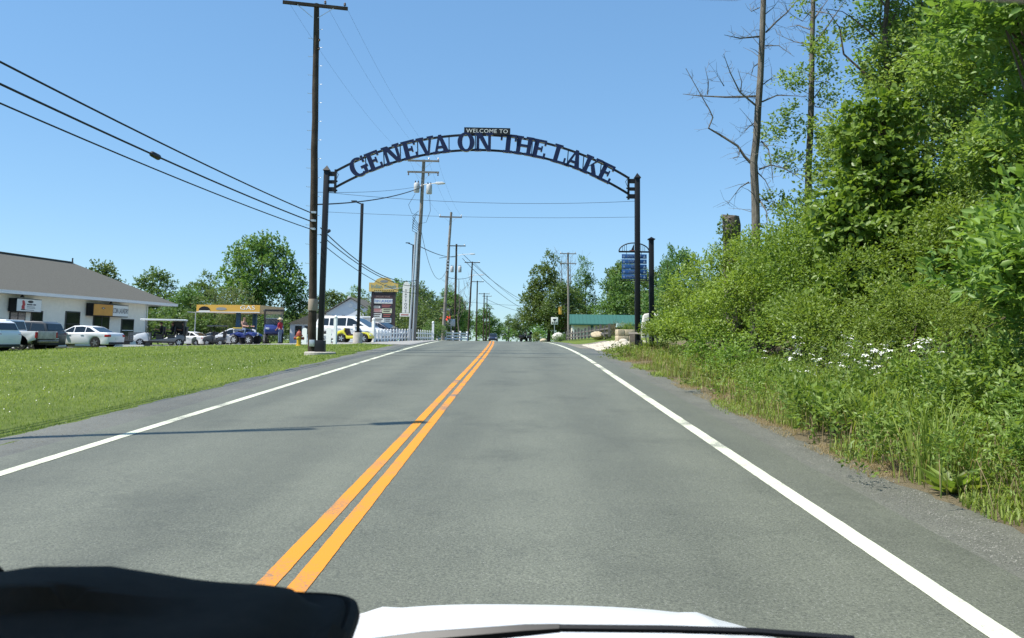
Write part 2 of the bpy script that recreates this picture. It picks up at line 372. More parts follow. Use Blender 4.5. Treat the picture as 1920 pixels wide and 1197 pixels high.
for nm, x0, w, m in (('edge_line', -4.62, .14, M_WHITE), ('edge_line', 2.3, .15, M_WHITE), ('centre_line', -1.27-.093, .115, M_YEL), ('centre_line', -1.27+.093, .115, M_YEL)):
    e1, e2 = N3(int(x0*100)+900, 17.0), N3(int(x0*100)+950, 17.0); tag(strip(nm, lambda y: xc(y)+x0-w/2+jag(e1, y, .0018), lambda y: xc(y)+x0+w/2+jag(e2, y, .0018), my, .010, m, 2), kind='structure')
# transverse tar seam across the road
mb = MB()
seam = [(x, 28.6 + .03*math.sin(x*5) + .02*x, G(x, 28.6)+.0095) for x in np.arange(-4.9, 2.5, .25)]
for a, b in zip(seam[:-1], seam[1:]): mb.quad((a[0], a[1]-.05, a[2]), (b[0], b[1]-.05, b[2]), (b[0], b[1]+.05, b[2]), (a[0], a[1]+.05, a[2]))
tag(mb.build('tar_seam', mat('tar', (.03,.03,.03), .6)), kind='structure')

def lot_edge(x):
    return float(np.interp(x, [-75, -40, -26, -19, -15, -11.5, -8.5, -6.9, -5.2], [52, 52.6, 54.2, 54.5, 50.5, 46.6, 45.0, 42, 39.5]))
xs = fine_axis([(-75, -30, 3), (-30, -5.1, .5)])
v, f = [], []; NY = 26
for x in xs:
    y0 = lot_edge(x) + rng.uniform(-.15, .15); x_ = x
    for k in range(NY):
        y = y0 + (128-y0)*(k/(NY-1))**1.6
        xx = min(x_, -5.0+float(xc(y))) if x > -5.4 else x
        v.append((xx, y, G(xx, y)+.02))
for i in range(len(xs)-1):
    for k in range(NY-1): f.append((i*NY+k, (i+1)*NY+k, (i+1)*NY+k+1, i*NY+k+1))
tag(np_mesh('parking_lot', v, f, M_LOT, smooth=True), kind='structure')
# sandy driveway on the right
v, f = [], []
for i, y in enumerate(np.arange(38, 47.1, .5)):
    for k in range(7):
        x = float(xc(y)) + 2.9 + (2.2 if y > 41 else 1.0)*k/6; v.append((x, y, G(x, y)+.012))
n_ = len(np.arange(38, 47.1, .5))
for i in range(n_-1):
    for k in range(6): f.append((i*7+k, i*7+k+1, (i+1)*7+k+1, (i+1)*7+k))
tag(np_mesh('driveway', v, f, M_APRON, smooth=True), kind='structure')

# ------------------------------------------------------------------ foliage engine
def unit(a): return a / (np.linalg.norm(a, axis=1, keepdims=True) + 1e-9)
def leaf_geo(B, A, Nn, L, W, shape=2, fold=.18, droop=.12):
    A = unit(A); Nn = unit(Nn - A*(A*Nn).sum(1, keepdims=True)); S = np.cross(A, Nn)
    L = np.asarray(L)[:, None] if np.ndim(L) else L; W = np.asarray(W)[:, None] if np.ndim(W) else W
    n = len(B)
    if shape == 2:
        V = np.stack([B, B+A*L*.42+S*W*.5+Nn*W*fold, B+A*L-Nn*L*droop, B+A*L*.42-S*W*.5+Nn*W*fold], 1)
        k = 4; F = np.array([[0, 1, 2], [0, 2, 3]])
    else:
        V = np.stack([B, B+A*L*.28+S*W*.44+Nn*W*fold, B+A*L*.62+S*W*.42+Nn*(W*fold-L*droop*.3), B+A*L-Nn*L*droop,
                      B+A*L*.62-S*W*.42+Nn*(W*fold-L*droop*.3), B+A*L*.28-S*W*.44+Nn*W*fold], 1)
        k = 6; F = np.array([[0, 1, 2, 3], [0, 3, 4, 5]])
    F = (np.arange(n)[:, None, None]*k + F[None]).reshape(-1, F.shape[1])
    return V.reshape(-1, 3), F, k
def puff_leaves(C, Rr, twigs, per, tlen, L, W, seed, shape=2, up=.5, side=.9, flat=.8, rough=.55, keep=None, fold=.18, dome=False):
    """C (n,3) clump centres, Rr (n,3) radii -> leaves set along short twigs in every clump"""
    g = np.random.default_rng(seed); n = len(C); T = n*twigs
    ci = np.repeat(np.arange(n), twigs)
    d = unit(g.normal(size=(T, 3))); r = g.uniform(0, 1, (T, 1))**.45
    if dome: d[:, 2] = np.where(d[:, 2] < -.15, -d[:, 2], d[:, 2]); r = .70 + .32*g.uniform(0, 1, (T, 1))**1.2
    rel = d*r; Pn = C[ci] + rel*Rr[ci]
    D = unit(rel*.9 + np.array([0, 0, up]) + g.normal(size=(T, 3))*.45)
    if keep is not None:
        k_ = keep(Pn); Pn, D, ci, rel = Pn[k_], D[k_], ci[k_], rel[k_]; T = len(Pn)
    s1 = unit(np.cross(D, np.array([0, 0, 1.])+g.normal(size=(T, 3))*.3))
    tb = g.uniform(0, 1, n)[ci]*.35 + g.uniform(0, .3, T)
    Bs, As, Ns, Ts = [], [], [], []
    for i in range(per):
        q = (i+.5)/per; sg = 1 if i % 2 else -1
        Bs.append(Pn + D*tlen*q + g.normal(size=(T, 3))*tlen*.08)
        As.append(D*(.45+.5*q) + s1*sg*side*(1.1-q) + g.normal(size=(T, 3))*.3 - np.array([0, 0, .12]))
        Ns.append(np.array([0, 0, flat]) + rel*.5 + g.normal(size=(T, 3))*rough)
        Ts.append(np.clip(tb + .25*q + g.uniform(-.1, .1, T), 0, 1))
    B, A, Nn, t = np.concatenate(Bs), np.concatenate(As), np.concatenate(Ns), np.concatenate(Ts)
    sz = g.uniform(.7, 1.2, len(B))
    V, F, k = leaf_geo(B, A, Nn, L*sz, W*sz, shape, fold)
    return V, F, np.repeat(t, k)
def join(parts):
    V, F, T, o = [], [], [], 0
    for v_, f_, t_ in parts: V.append(v_); F.append(f_+o); T.append(t_); o += len(v_)
    return np.concatenate(V), np.concatenate(F), np.concatenate(T)
def lobe_puffs(lobes, n, pr, seed, inner=.35, gap=None, gth=-.35, flat=.75):
    """clump centres spread through ellipsoid lobes (cx,cy,cz,rx,ry,rz)"""
    g = np.random.default_rng(seed); lob = np.array(lobes, float)
    w = (lob[:, 3]*lob[:, 4]*lob[:, 5])**(.75); w /= w.sum()
    C = []
    nz = N3(seed+1, gap or 1.0)
    while sum(map(len, C)) < n:
        i = g.choice(len(lob), n, p=w); d = unit(g.normal(size=(n, 3)))
        r = (inner + (1-inner)*g.uniform(0, 1, (n, 1))**.5)
        P = lob[i, :3] + d*r*lob[i, 3:]
        if gap: P = P[nz(P) > gth]
        C.append(P)
    C = np.concatenate(C)[:n]
    s = g.uniform(.7, 1.3, (n, 1))*pr
    return C, np.concatenate([s, s, s*flat], 1)
def limbs(mb, base, top, r0, targets, seed, r1=None, twig_r=.012, n=7, start=.3, wob=.05):
    """tapered trunk with limbs that run out to the given points"""
    g = random.Random(seed); base, top = Vector(base), Vector(top); H = (top-base).length
    pts, rs = [], []; K = 9; r1 = r1 if r1 is not None else r0*.2
    for i in range(K+1):
        t = i/K; p = base.lerp(top, t) + Vector((g.uniform(-1, 1), g.uniform(-1, 1), 0))*wob*H*.3*math.sin(math.pi*t)
        pts.append(p); rs.append((r0*(1-t) + r1*t)*(1.35 if i == 0 else 1))
    mb.tube(pts, rs, n)
    for q in targets:
        q = Vector(q); t = min(.97, max(start, (q.z-base.z)/max(.1, H) - g.uniform(.1, .3)))
        i = min(K-1, int(t*K)); p0 = pts[i].lerp(pts[i+1], t*K-i); rr = (r0*(1-t)+r1*t)*g.uniform(.3, .5)
        mid = p0.lerp(q, .5) + Vector((g.uniform(-1, 1), g.uniform(-1, 1), g.uniform(-.4, 1)))*.12*(q-p0).length
        mb.tube([p0, p0.lerp(mid, .5)+Vector((0,0,.03)), mid, mid.lerp(q, .55)+Vector((g.uniform(-1,1),g.uniform(-1,1),0))*.05*(q-p0).length, q], [rr, rr*.8, rr*.62, rr*.4, twig_r], 5)
    return mb

def bark_mat(name, c1, c2):
    m, n, l, p = nt_mat(name); tc = n.new('ShaderNodeTexCoord'); mp = n.new('ShaderNodeMapping'); mp.inputs['Scale'].default_value = (26, 26, 3.5); l.new(tc.outputs['Object'], mp.inputs['Vector'])
    a = n.new('ShaderNodeTexNoise'); a.inputs['Scale'].default_value = 1; a.inputs['Detail'].default_value = 6; a.inputs['Roughness'].default_value = .7; l.new(mp.outputs[0], a.inputs['Vector'])
    b = n.new('ShaderNodeTexNoise'); b.inputs['Scale'].default_value = 2.2; b.inputs['Detail'].default_value = 4; l.new(tc.outputs['Object'], b.inputs['Vector'])
    mu = n.new('ShaderNodeMath'); mu.operation = 'ADD'; l.new(a.outputs['Fac'], mu.inputs[0]); l.new(b.outputs['Fac'], mu.inputs[1])
    r = n.new('ShaderNodeMapRange'); r.inputs['From Min'].default_value = .7; r.inputs['From Max'].default_value = 1.3; l.new(mu.outputs[0], r.inputs['Value'])
    mx = n.new('ShaderNodeMix'); mx.data_type = 'RGBA'; mx.inputs['A'].default_value = (*c1, 1); mx.inputs['B'].default_value = (*c2, 1); l.new(r.outputs['Result'], mx.inputs['Factor']); l.new(mx.outputs['Result'], p.inputs['Base Color'])
    bp = n.new('ShaderNodeBump'); bp.inputs['Strength'].default_value = 1; bp.inputs['Distance'].default_value = .03; l.new(a.outputs['Fac'], bp.inputs['Height']); l.new(bp.outputs['Normal'], p.inputs['Normal']); p.inputs['Roughness'].default_value = .95; p.inputs['Specular IOR Level'].default_value = .15
    MAT[name] = m; return m
BARK = bark_mat('bark_brown', (.055, .042, .03), (.15, .12, .09))
BARK_GREY = bark_mat('bark_grey_dead', (.06, .053, .045), (.24, .22, .185))
LF_MAPLE = leaf_mat('leaf_maple', (0.083, 0.153, 0.037), (0.191, 0.289, 0.079), .35)
LF_DARK = leaf_mat('leaf_dark', (0.075, 0.138, 0.041), (0.166, 0.254, 0.078), .33)
LF_PALE = leaf_mat('leaf_pale', (0.1, 0.145, 0.055), (0.2, 0.255, 0.11), .38)
LF_FRESH = leaf_mat('leaf_fresh', (0.086, 0.161, 0.036), (0.315, 0.424, 0.117), 0.42)
LF_NEAR = leaf_mat('leaf_near', (0.073, 0.139, 0.026), (0.284, 0.383, 0.096), 0.4, rough=.42)
LF_SHRUB = leaf_mat('leaf_shrub', (0.09, 0.158, 0.024), (0.33, 0.45, 0.09), 0.4)
LF_SHRUB2 = leaf_mat('leaf_shrub_deep', (0.078, 0.152, 0.026), (0.293, 0.415, 0.083), .4)
LF_SHRUB3 = leaf_mat('leaf_shrub_gold', (0.087, 0.166, 0.022), (0.285, 0.434, 0.09), .4)
LF_VINE = leaf_mat('leaf_vine', (0.081, 0.155, 0.023), (0.241, 0.333, 0.069), 0.38, rough=.4)
LF_WEED = leaf_mat('leaf_weed', (0.082, 0.143, 0.025), (0.284, 0.384, 0.086), 0.4)
LF_GRASS = leaf_mat('grass_blade', (0.121, 0.184, 0.03), (0.299, 0.345, 0.086), .4, rough=.5)
LF_DRY = leaf_mat('grass_dry', (.24, .19, .09), (.42, .34, .19), .3, rough=.7)

# ------------------------------------------------------------------ far trees: a few shapes, each standing tree a thing of its own
def tree_template(seed, lobes, H, r0, leafm, npuff, pr, twigs, per, L, W, gap, gth, inner=.35, tl=.5, nl=14):
    C, Rr = lobe_puffs(lobes, npuff, pr, seed, inner, gap, gth)
    V, F, T = puff_leaves(C, Rr, twigs, per, tl, L, W, seed)
    mb = MB(); g = random.Random(seed)
    idx = [g.randrange(len(C)) for _ in range(nl)]
    limbs(mb, (0, 0, -.3), (0.02*H, 0, H*.86), r0, [tuple(C[i]) for i in idx], seed, twig_r=.03)
    me_c = np_mesh('crown', V, F, leafm, tint=T); me_t = mb.build('trunk', BARK, smooth=True)
    a, b = me_c.data, me_t.data
    bpy.data.objects.remove(me_c); bpy.data.objects.remove(me_t)
    return a, b
TPL = {}
TPL['maple'] = tree_template(11, [(0,0,10.2,5.2,5.2,5.2),(-4.2,1,8.2,3,3,2.6),(4.0,-1,8.0,3.3,3,2.6),(1.5,1,13.2,2.7,2.7,2.6),(-2,-1,12.3,2.6,2.6,2.4),(3.6,0,11.2,2.4,2.4,2.2),(-.5,-2.5,7,3.5,3,2.2)], 15.5, .42, LF_MAPLE, 230, 1.0, 13, 5, .38, .29, .8, -.3)
TPL['round'] = tree_template(12, [(0,0,7,4.3,4.3,4.2),(-2.8,.5,5.2,2.8,2.8,2.6),(2.9,-.5,5.4,2.8,2.8,2.8),(.5,0,9.8,2.4,2.4,2.0),(0,-2.5,3.6,3.2,2.4,2.4)], 11.5, .35, LF_DARK, 170, .95, 11, 5, .34, .24, .9, -.3)
TPL['pale'] = tree_template(13, [(0,0,6.2,3.4,3.4,3.6),(-2,.3,4.5,2.3,2.3,2.2),(2.1,0,4.8,2.3,2.3,2.4),(.2,0,9,1.7,1.7,1.8)], 10.5, .2, LF_PALE, 120, .8, 9, 5, .27, .17, 1.3, 0.0)
TPL['tall'] = tree_template(14, [(0,0,4.5,2.6,2.6,3.2),(.3,0,8.2,2.2,2.2,3.0),(-.3,.2,11.4,1.6,1.6,2.6),(1.4,0,6.2,1.9,1.9,2),(-1.5,0,6.6,1.9,1.9,2)], 14, .26, LF_DARK, 140, .75, 10, 5, .3, .2, 1.2, -.15)
TPL['broad'] = tree_template(15, [(0,0,8.0,5.0,4.6,3.2),(-4.2,0,6.6,3.4,3,2.4),(4.2,0,6.8,3.4,3,2.6),(-.8,0,11.0,3.2,3,2.6),(.2,0,13.6,1.7,1.7,2.0),(-2.2,-2.2,4.2,4.2,2.8,2.6),(2.6,-2,4.0,3.4,2.6,2.4)], 14.8, .4, LF_MAPLE, 290, .95, 13, 5, .36, .25, .85, -.35)
TPL['bush'] = tree_template(16, [(0,0,2.0,2.6,2.2,2.0),(-1.5,0,1.5,1.6,1.6,1.5),(1.6,0,1.7,1.7,1.6,1.6)], 3.4, .1, LF_DARK, 80, .6, 8, 5, .24, .16, 1.2, -.4)
def far_tree(kind, x, y, h, label, rz=0.0, sx=1.0, group='trees beyond the parking lot and road', base=None, name='tree', leaf=None):
    H = {'maple': 15.8, 'round': 11.8, 'pale': 10.8, 'tall': 14.0, 'broad': 15.6, 'bush': 4.0}[kind]
    s = h/H
    t = thing(name, label, 'bush' if kind == 'bush' else 'tree', (x, y, (G(x, y) if base is None else base)), rz, group)
    t.scale = (s*sx, s*sx, s)
    a, b = TPL[kind]
    link('crown', a, None, t); link('trunk', b, None, t)
    return t
for k, x, y, h, lab, rz, sx in [
    ('maple', -38.0, 120, 16.2, 'big dark green maple rising above the petrol station canopy', .4, .9),
    ('round', -60.5, 118, 11.4, 'rounded green treetop showing over the hip roof, nearest the roof ridge', 1.0, 1.0),
    ('round', -54.5, 122, 10.9, 'bushy dark green tree beside the end of the grey hip roof', 2.2, 1.15),
    ('broad', -50.0, 131, 11.5, 'broad green tree behind the white six-seat golf cart', .5, 1.0),
    ('pale', -41.5, 112, 8.6, 'loose pale green young tree left of the big maple', .3, 1.0),
    ('pale', -37.0, 108, 8.2, 'airy pale tree standing in front of the big maple', 2.6, 1.0),
    ('round', -47.0, 118, 8.0, 'low leafy tree behind the golf cart roof', 4.0, 1.3),
    ('round', -41.0, 126, 7.4, 'low dark tree under the left edge of the petrol canopy', 3.0, 1.3),
    ('round', -33.0, 124, 7.0, 'leafy tree under the middle of the petrol canopy', 5.0, 1.3),
    ('round', -28.5, 122, 7.6, 'dense low tree right of the petrol canopy', 1.4, 1.4),
    ('pale', -24.5, 130, 8.2, 'pale tree just left of the leaning utility pole', 1.9, 1.4),
    ('broad', -30.0, 150, 10.2, 'green treetop behind the roof of the white gabled house', .9, 1.2),
    ('round', -21.0, 140, 10.2, 'tree rising behind the gable of the white house', 2.0, 1.3),
    ('tall', -15.5, 112, 7.6, 'dark tree behind the tall shop directory sign', .3, 1.2),
    ('round', -12.8, 104, 7.2, 'green tree behind the hanging vertical sign', 3.3, 1.05),
    ('broad', -11.6, 135, 9.0, 'tree between the two nearest grey utility poles', 3.9, .85),
    ('round', -14.0, 122, 7.2, 'low bushy tree behind the white picket fence', .2, 1.2),
    ('tall', -12.6, 150, 8.6, 'dark narrow tree behind the red lit roadside sign', 1.7, 1.3),
    ('round', -14.5, 175, 10.5, 'dark tree along the left roadside before the far bend', 4.4, 1.0),
    ('round', -16.5, 215, 11.5, 'dark tree farther along the left roadside', 2.4, 1.0),
    ('tall', -18.0, 255, 13.0, 'tall dark tree near the far end of the pole line', 1.1, 1.2),
    ('broad', -13.5, 330, 15.0, 'pale green rounded tree at the far end of the road', .6, 1.0),
    ('broad', -5.0, 370, 12.0, 'green tree right of the road at its vanishing point', 2.9, 1.1),
    ('tall', 0.2, 215, 8.5, 'small dark tree right of the distant road', 1.0, 1.3),
    ('broad', 4.2, 122, 13.2, 'large layered green tree overhanging the right roadside', .2, .78),
    ('round', 6.5, 118, 8.2, 'dark leafy tree behind the white square road sign', 3.5, 1.0),
    ('tall', 10.0, 128, 13.0, 'slim upright tree beside the single right-hand utility pole', .9, .8),
    ('round', 13.5, 118, 9.6, 'dense green tree behind the left end of the green roofed building', 1.3, 1.15),
    ('maple', 16.5, 126, 12.4, 'bright green tree behind the middle of the green roofed building', 2.0, .9),
    ('round', 19.0, 112, 9.8, 'dark tree behind the blue directory boards', 4.9, 1.1),
    ('tall', 15.0, 84, 9.6, 'thin wispy tree right of the black sign post', 2.4, .62),
    ('round', 18.2, 96, 10.6, 'rounded deep green tree above the big pale boulder', .7, .95),
    ('round', 24.0, 92, 10.0, 'dark tree at the edge of the roadside thicket', 5.6, 1.1)]:
    far_tree(k, x, y, h, lab, rz, sx)
# bare scraggly trees
def bare_tree(x, y, h, label, seed, r0=.14, spread=.35):
    t = thing('bare_tree', label, 'tree', (x, y, G(x, y)), 0, 'bare leafless trees')
    g = random.Random(seed); mb = MB(); tw = MB()
    top = (g.uniform(-.3, .3), 0, h)
    limbs(mb, (0, 0, -.3), top, r0, [(g.uniform(-1, 1)*h*spread*.6, g.uniform(-1, 1)*h*.25, h*g.uniform(.5, 1.05)) for _ in range(12)], seed, twig_r=.02)
    for _ in range(60):
        q = Vector((g.uniform(-1, 1)*h*spread*.6, g.uniform(-1, 1)*h*.25, h*g.uniform(.45, 1))); d = Vector((g.uniform(-1, 1), g.uniform(-1, 1), g.uniform(.2, 1.4))).normalized()
        tw.tube([q, q+d*.6+Vector((0,0,.05)), q+d*1.3+Vector((g.uniform(-.2,.2),0,.15))], [.022, .016, .008], 3)
    mb.build('trunk', BARK_GREY, t, smooth=True); tag(tw.build('twigs', BARK_GREY, t), kind='stuff')
    return t
bare_tree(-8.8, 120, 9.0, 'bare grey tree left of the road between utility poles', 3)
bare_tree(6.2, 125, 13.2, 'bare twiggy treetop poking out above the roadside tree', 5, spread=.2)
bare_tree(8.2, 132, 13.6, 'spindly bare tree beside the right-hand utility pole', 8, spread=.25)
# woodland that closes the horizon, one mass
g_ = np.random.default_rng(77); n_ = 950
wx = g_.uniform(-420, 420, n_); wy = 300 + 60*g_.uniform(0, 1, n_) + np.abs(wx)*.05
okw = (np.abs(wx - (-9)) > 14) | (wy > 345); wx, wy = wx[okw], wy[okw]
wz = g_.uniform(1.0, 10.5, len(wx))
C = np.stack([wx, wy, wz], 1); Rr = np.stack([g_.uniform(4, 7, len(wx)), g_.uniform(3, 5, len(wx)), g_.uniform(2, 3.6, len(wx))], 1)
V, F, T = puff_leaves(C, Rr, 26, 4, 1.2, 1.1, .8, 71)
tag(np_mesh('woodland', V, F, LF_DARK, tint=T), 'far green woodland closing off the horizon', 'woodland', kind='stuff')
# undergrowth behind the lot
for i, (x, y, h, lab) in enumerate([(-60, 112, 4.5, 'dark hedge behind the laundry building corner'), (-52, 112, 5, 'hedge behind the white six-seat cart'), (-46, 110, 4.6, 'bush left of the petrol canopy post'), (-40, 112, 4.4, 'bush behind the small golf carts'),
                               (-34.5, 114, 4.4, 'bush behind the fuel pump'), (-27.5, 112, 4.2, 'bush behind the person in red'), (-10.6, 92, 4.6, 'rounded green bush behind the second picket fence'), (-12.6, 84, 4.0, 'dark bush behind the directory sign base')]):
    far_tree('bush', x, y, h, lab, i*1.3, 1.25, 'bushes at the back of the lot', name='bush')

# ------------------------------------------------------------------ grass
def blades(P, h, w, lean, seed, tint0, tv=.3):
    g = np.random.default_rng(seed); n = len(P); a = g.uniform(0, 6.283, n)
    d = np.stack([np.cos(a), np.sin(a), 0*a], 1); s = np.stack([-np.sin(a), np.cos(a), 0*a], 1)
    h = h*g.uniform(.55, 1.25, n)[:, None]; ln = lean*g.uniform(.2, 1.2, n)[:, None]
    up = np.array([0, 0, 1.])
    V = np.stack([P-s*w/2, P+s*w/2, P+d*h*ln+up*h], 1).reshape(-1, 3)
    F = np.arange(n*3).reshape(-1, 3)
    return V, F, np.repeat(np.clip(tint0+g.uniform(-tv, tv, n), 0, 1), 3)
def long_blades(P, h, w, lean, seed, tint0=.5):
    g = np.random.default_rng(seed); n = len(P); a = g.uniform(0, 6.283, n)
    d = np.stack([np.cos(a), np.sin(a), 0*a], 1); s = np.stack([-np.sin(a), np.cos(a), 0*a], 1)
    h = h*g.uniform(.5, 1.25, n)[:, None]; ln = lean*g.uniform(.1, 1.3, n)[:, None]; up = np.array([0, 0, 1.])
    m1 = P+d*h*ln*.22+up*h*.5; m2 = P+d*h*ln*.62+up*h*.86; tp = P+d*h*ln*1.15+up*h*(1.0-.35*ln)
    V = np.stack([P-s*w/2, P+s*w/2, m1-s*w*.45, m1+s*w*.45, m2-s*w*.3, m2+s*w*.3, tp], 1).reshape(-1, 3)
    f = np.array([[0,1,3],[0,3,2],[2,3,5],[2,5,4],[4,5,6]])
    F = (np.arange(n)[:, None, None]*7 + f[None]).reshape(-1, 3)
    return V, F, np.repeat(np.clip(tint0+g.uniform(-.35, .35, n), 0, 1), 7)
def on_ground(x, y, dz=-.01):
    X = np.asarray(x); Y = np.asarray(y)
    return np.stack([X, Y, ground_z(X[None], Y[None])[0]+dz], 1)
g_ = np.random.default_rng(21)
# lawn on the left: dense close by, thinning out with distance
parts = []
for y0, y1, dens, h, w in ((6.5, 14, 340, .05, .011), (14, 24, 160, .055, .018), (24, 40, 70, .06, .03), (40, 55, 30, .07, .045)):
    area_x0 = -1.0*y1*.66; n_ = int((y1-y0)*(-6-area_x0)*dens)
    x = g_.uniform(area_x0, -5.9, n_); y = g_.uniform(y0, y1, n_)
    edge = xc(y) - 5.96 + .13*jL(np.stack([0*y, y, 0*y], 1)) + g_.normal(0, .1, n_)
    lim = np.interp(x, [-75, -40, -26, -19, -15, -11.5, -8.5, -6.9, -5.2], [52, 52.6, 54.2, 54.5, 50.5, 46.6, 45.0, 42, 39.5])
    k = (x < edge) & (y < lim - .05) & (x > -y*.66)
    x, y = x[k], y[k]
    P = on_ground(x, y)
    t = .45 + .25*N3(31, .5)(P) + .12*N3(32, 2.5)(P)
    # darker strip of blades, painted in as the overhead cables' soft shadow band
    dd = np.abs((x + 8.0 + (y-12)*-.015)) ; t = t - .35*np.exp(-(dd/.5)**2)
    hh = h*(1+.5*np.clip(N3(33, 1.2)(P), -.6, 1))[:, None]
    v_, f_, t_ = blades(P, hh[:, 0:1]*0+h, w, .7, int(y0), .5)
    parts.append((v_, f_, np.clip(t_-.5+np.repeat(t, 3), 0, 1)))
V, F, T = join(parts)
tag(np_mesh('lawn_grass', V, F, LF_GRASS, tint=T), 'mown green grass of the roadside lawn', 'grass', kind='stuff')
# clover heads in the lawn
n_ = 420; x = g_.uniform(-26, -7, n_); y = g_.uniform(12, 34, n_); P = on_ground(x, y, .04); k = (N3(40, .45)(P) > .25) & (x > -y*.64); P = P[k]
a, b = P+np.array([.014, 0, 0]), P
V = np.concatenate([np.stack([P+np.array(o)*.012, ], 1) for o in ((1,0,0),(0,1,0),(-1,0,0),(0,-1,0),(0,0,1.2))], 1).reshape(-1, 3)
f5 = np.array([[0,1,4],[1,2,4],[2,3,4],[3,0,4]]); F = (np.arange(len(P))[:, None, None]*5+f5[None]).reshape(-1, 3)
tag(np_mesh('clover_flowers', V, F, mat('clover_white', (.7, .7, .6), .8)), 'scattered white clover heads in the lawn', 'clover', kind='stuff')

# right verge: rough grass, dry straw, tall tufts
parts, dry = [], []
n_ = 46000; y = 4 + 33*g_.uniform(0, 1, n_)**1.3; x = 3.22 + 2.8*g_.uniform(0, 1, n_)**1.2 + xc(y) + .1*jR(np.stack([0*y, y, 0*y], 1))
P = on_ground(x, y); patch = N3(50, 1.6)(P); e = (x-xc(y)-3.4)
k = (patch > .42 - e*.9); P1 = P[k]; e1 = e[k]
v_, f_, t_ = long_blades(P1, (.09+.15*np.clip(e1, 0, 1.5)*np.clip(1.5-P1[:, 1]/20, .3, 1))[:, None], .012, .8, 51, .5); parts.append((v_, f_, t_))
nt = 150; cy = 4.6 + 26*g_.uniform(0, 1, nt)**1.5; cx = 3.75 + g_.uniform(0, 1.3, nt) + xc(cy)
for i in range(nt):
    m = 70; P = on_ground(cx[i]+g_.normal(0, .09, m), cy[i]+g_.normal(0, .09, m))
    v_, f_, t_ = long_blades(P, g_.uniform(.35, .75)*(1 if cy[i] < 13 else .55), .013, g_.uniform(.35, .8), 300+i, g_.uniform(.3, .75)); parts.append((v_, f_, t_))
V, F, T = join(parts)
tag(np_mesh('verge_grass', V, F, LF_GRASS, tint=T), 'rough green grass along the right shoulder', 'grass', kind='stuff')
n_ = 30000; y = 3.8 + 30*g_.uniform(0, 1, n_)**1.6; x = 3.28 + .95*g_.uniform(0, 1, n_) + xc(y); P = on_ground(x, y, .0)
k = N3(52, 1.3)(P) > .05; P = P[k]
v_, f_, t_ = blades(P, .05, .006, 2.6, 53, .5); dry.append((v_, f_, t_))
n_ = 2600; y = 4.5+24*g_.uniform(0, 1, n_)**1.3; x = 3.5+1.8*g_.uniform(0, 1, n_)+xc(y); dry.append(long_blades(on_ground(x, y), .42, .008, .55, 54, .5))
V, F, T = join(dry)
tag(np_mesh('dry_grass', V, F, LF_DRY, tint=T), 'dead straw littering the shoulder edge', 'straw', kind='stuff')
# gravel on both shoulders
def pebbles(name, x, y, r, m, label, seed, dz=0.0):
    g = np.random.default_rng(seed); n = len(x); P = np.stack([x, y, gz(x, y)+.004+dz], 1); r = r*g.uniform(.5, 1.5, n)[:, None]
    o = np.array([[1,0,0],[0,1,0],[-1,0,0],[0,-1,0],[0,0,.75]]); a = g.uniform(0, 6.28, n)
    rot = np.stack([np.stack([np.cos(a), -np.sin(a), 0*a], 1), np.stack([np.sin(a), np.cos(a), 0*a], 1), np.stack([0*a, 0*a, 1+0*a], 1)], 1)
    V = P[:, None] + np.einsum('nij,kj->nki', rot, o)*r[:, None]*g.uniform(.6, 1.3, (n, 5, 1))
    F = (np.arange(n)[:, None, None]*5+f5[None]).reshape(-1, 3)
    return tag(np_mesh(name, V.reshape(-1, 3), F, m), label, 'gravel', kind='stuff')
n_ = 7000; y = 3.5+26*g_.uniform(0, 1, n_)**1.4; x = 2.95+.55*g_.beta(1.6, 1.6, n_)+xc(y)
pebbles('shoulder_gravel', x, y, .0065, mat('gravel_grey', (.17, .168, .14), .9, noise=.4, scale=3), 'fine grey gravel along the right shoulder', 61)
n_ = 3000; y = 6+26*g_.uniform(0, 1, n_)**1.3; x = -5.15-.9*g_.beta(1.3, 1.6, n_)+xc(y)
pebbles('shoulder_gravel', x, y, .007, MAT['gravel_grey'], 'fine grey gravel along the left shoulder', 62)

# ------------------------------------------------------------------ thicket on the right
def shrub(label, lobes, npuff, pr, twigs, per, L, W, seed, m=LF_SHRUB, shape=2, gap=1.4, gth=-.35, tl=.3, inner=.3, up=.5, stems=14, name='shrub', cat='shrub', zmin=.1, dome=False):
    x, y = lobes[0][0], lobes[0][1]
    t = thing(name, label, cat, (x, y, G(x, y)), 0, 'overgrown shrubs along the right verge')
    lo = [(a-x, b-y, c-t.location.z, p, q, r) for a, b, c, p, q, r in lobes]
    C, Rr = lobe_puffs(lo, npuff, pr, seed, inner, gap, gth)
    C = C[C[:, 2] > zmin] if zmin > .1 else C; Rr = Rr[:len(C)]; C[:, 2] = np.maximum(C[:, 2], .1)
    V, F, T = puff_leaves(C, Rr, twigs, per, tl, L, W, seed, shape, up=up, dome=dome)
    np_mesh('foliage', V, F, m, t, tint=T)
    mb = MB(); g = random.Random(seed)
    for _ in range(stems):
        q = Vector(C[g.randrange(len(C))]); b = Vector((g.uniform(-.5, .5), g.uniform(-.5, .5), -.05))
        mid = b.lerp(q, .5) + Vector((0, 0, .25))
        mb.tube([b, mid, q], [.025, .016, .006], 4)
    tag(mb.build('stems', BARK, t), kind='stuff')
    return t
shrub('rounded shrub farthest along the thicket, beside the leaning wooden rail', [(6.2,27.5,1.75,1.5,1.7,1.2),(5.3,28.5,1.3,.8,1.1,.7),(7.2,25.5,2.4,1.5,1.5,1.3)], 44, .72, 140, 6, .10, .058, 201, m=LF_SHRUB2, inner=.7, gap=None, zmin=.3, dome=True)
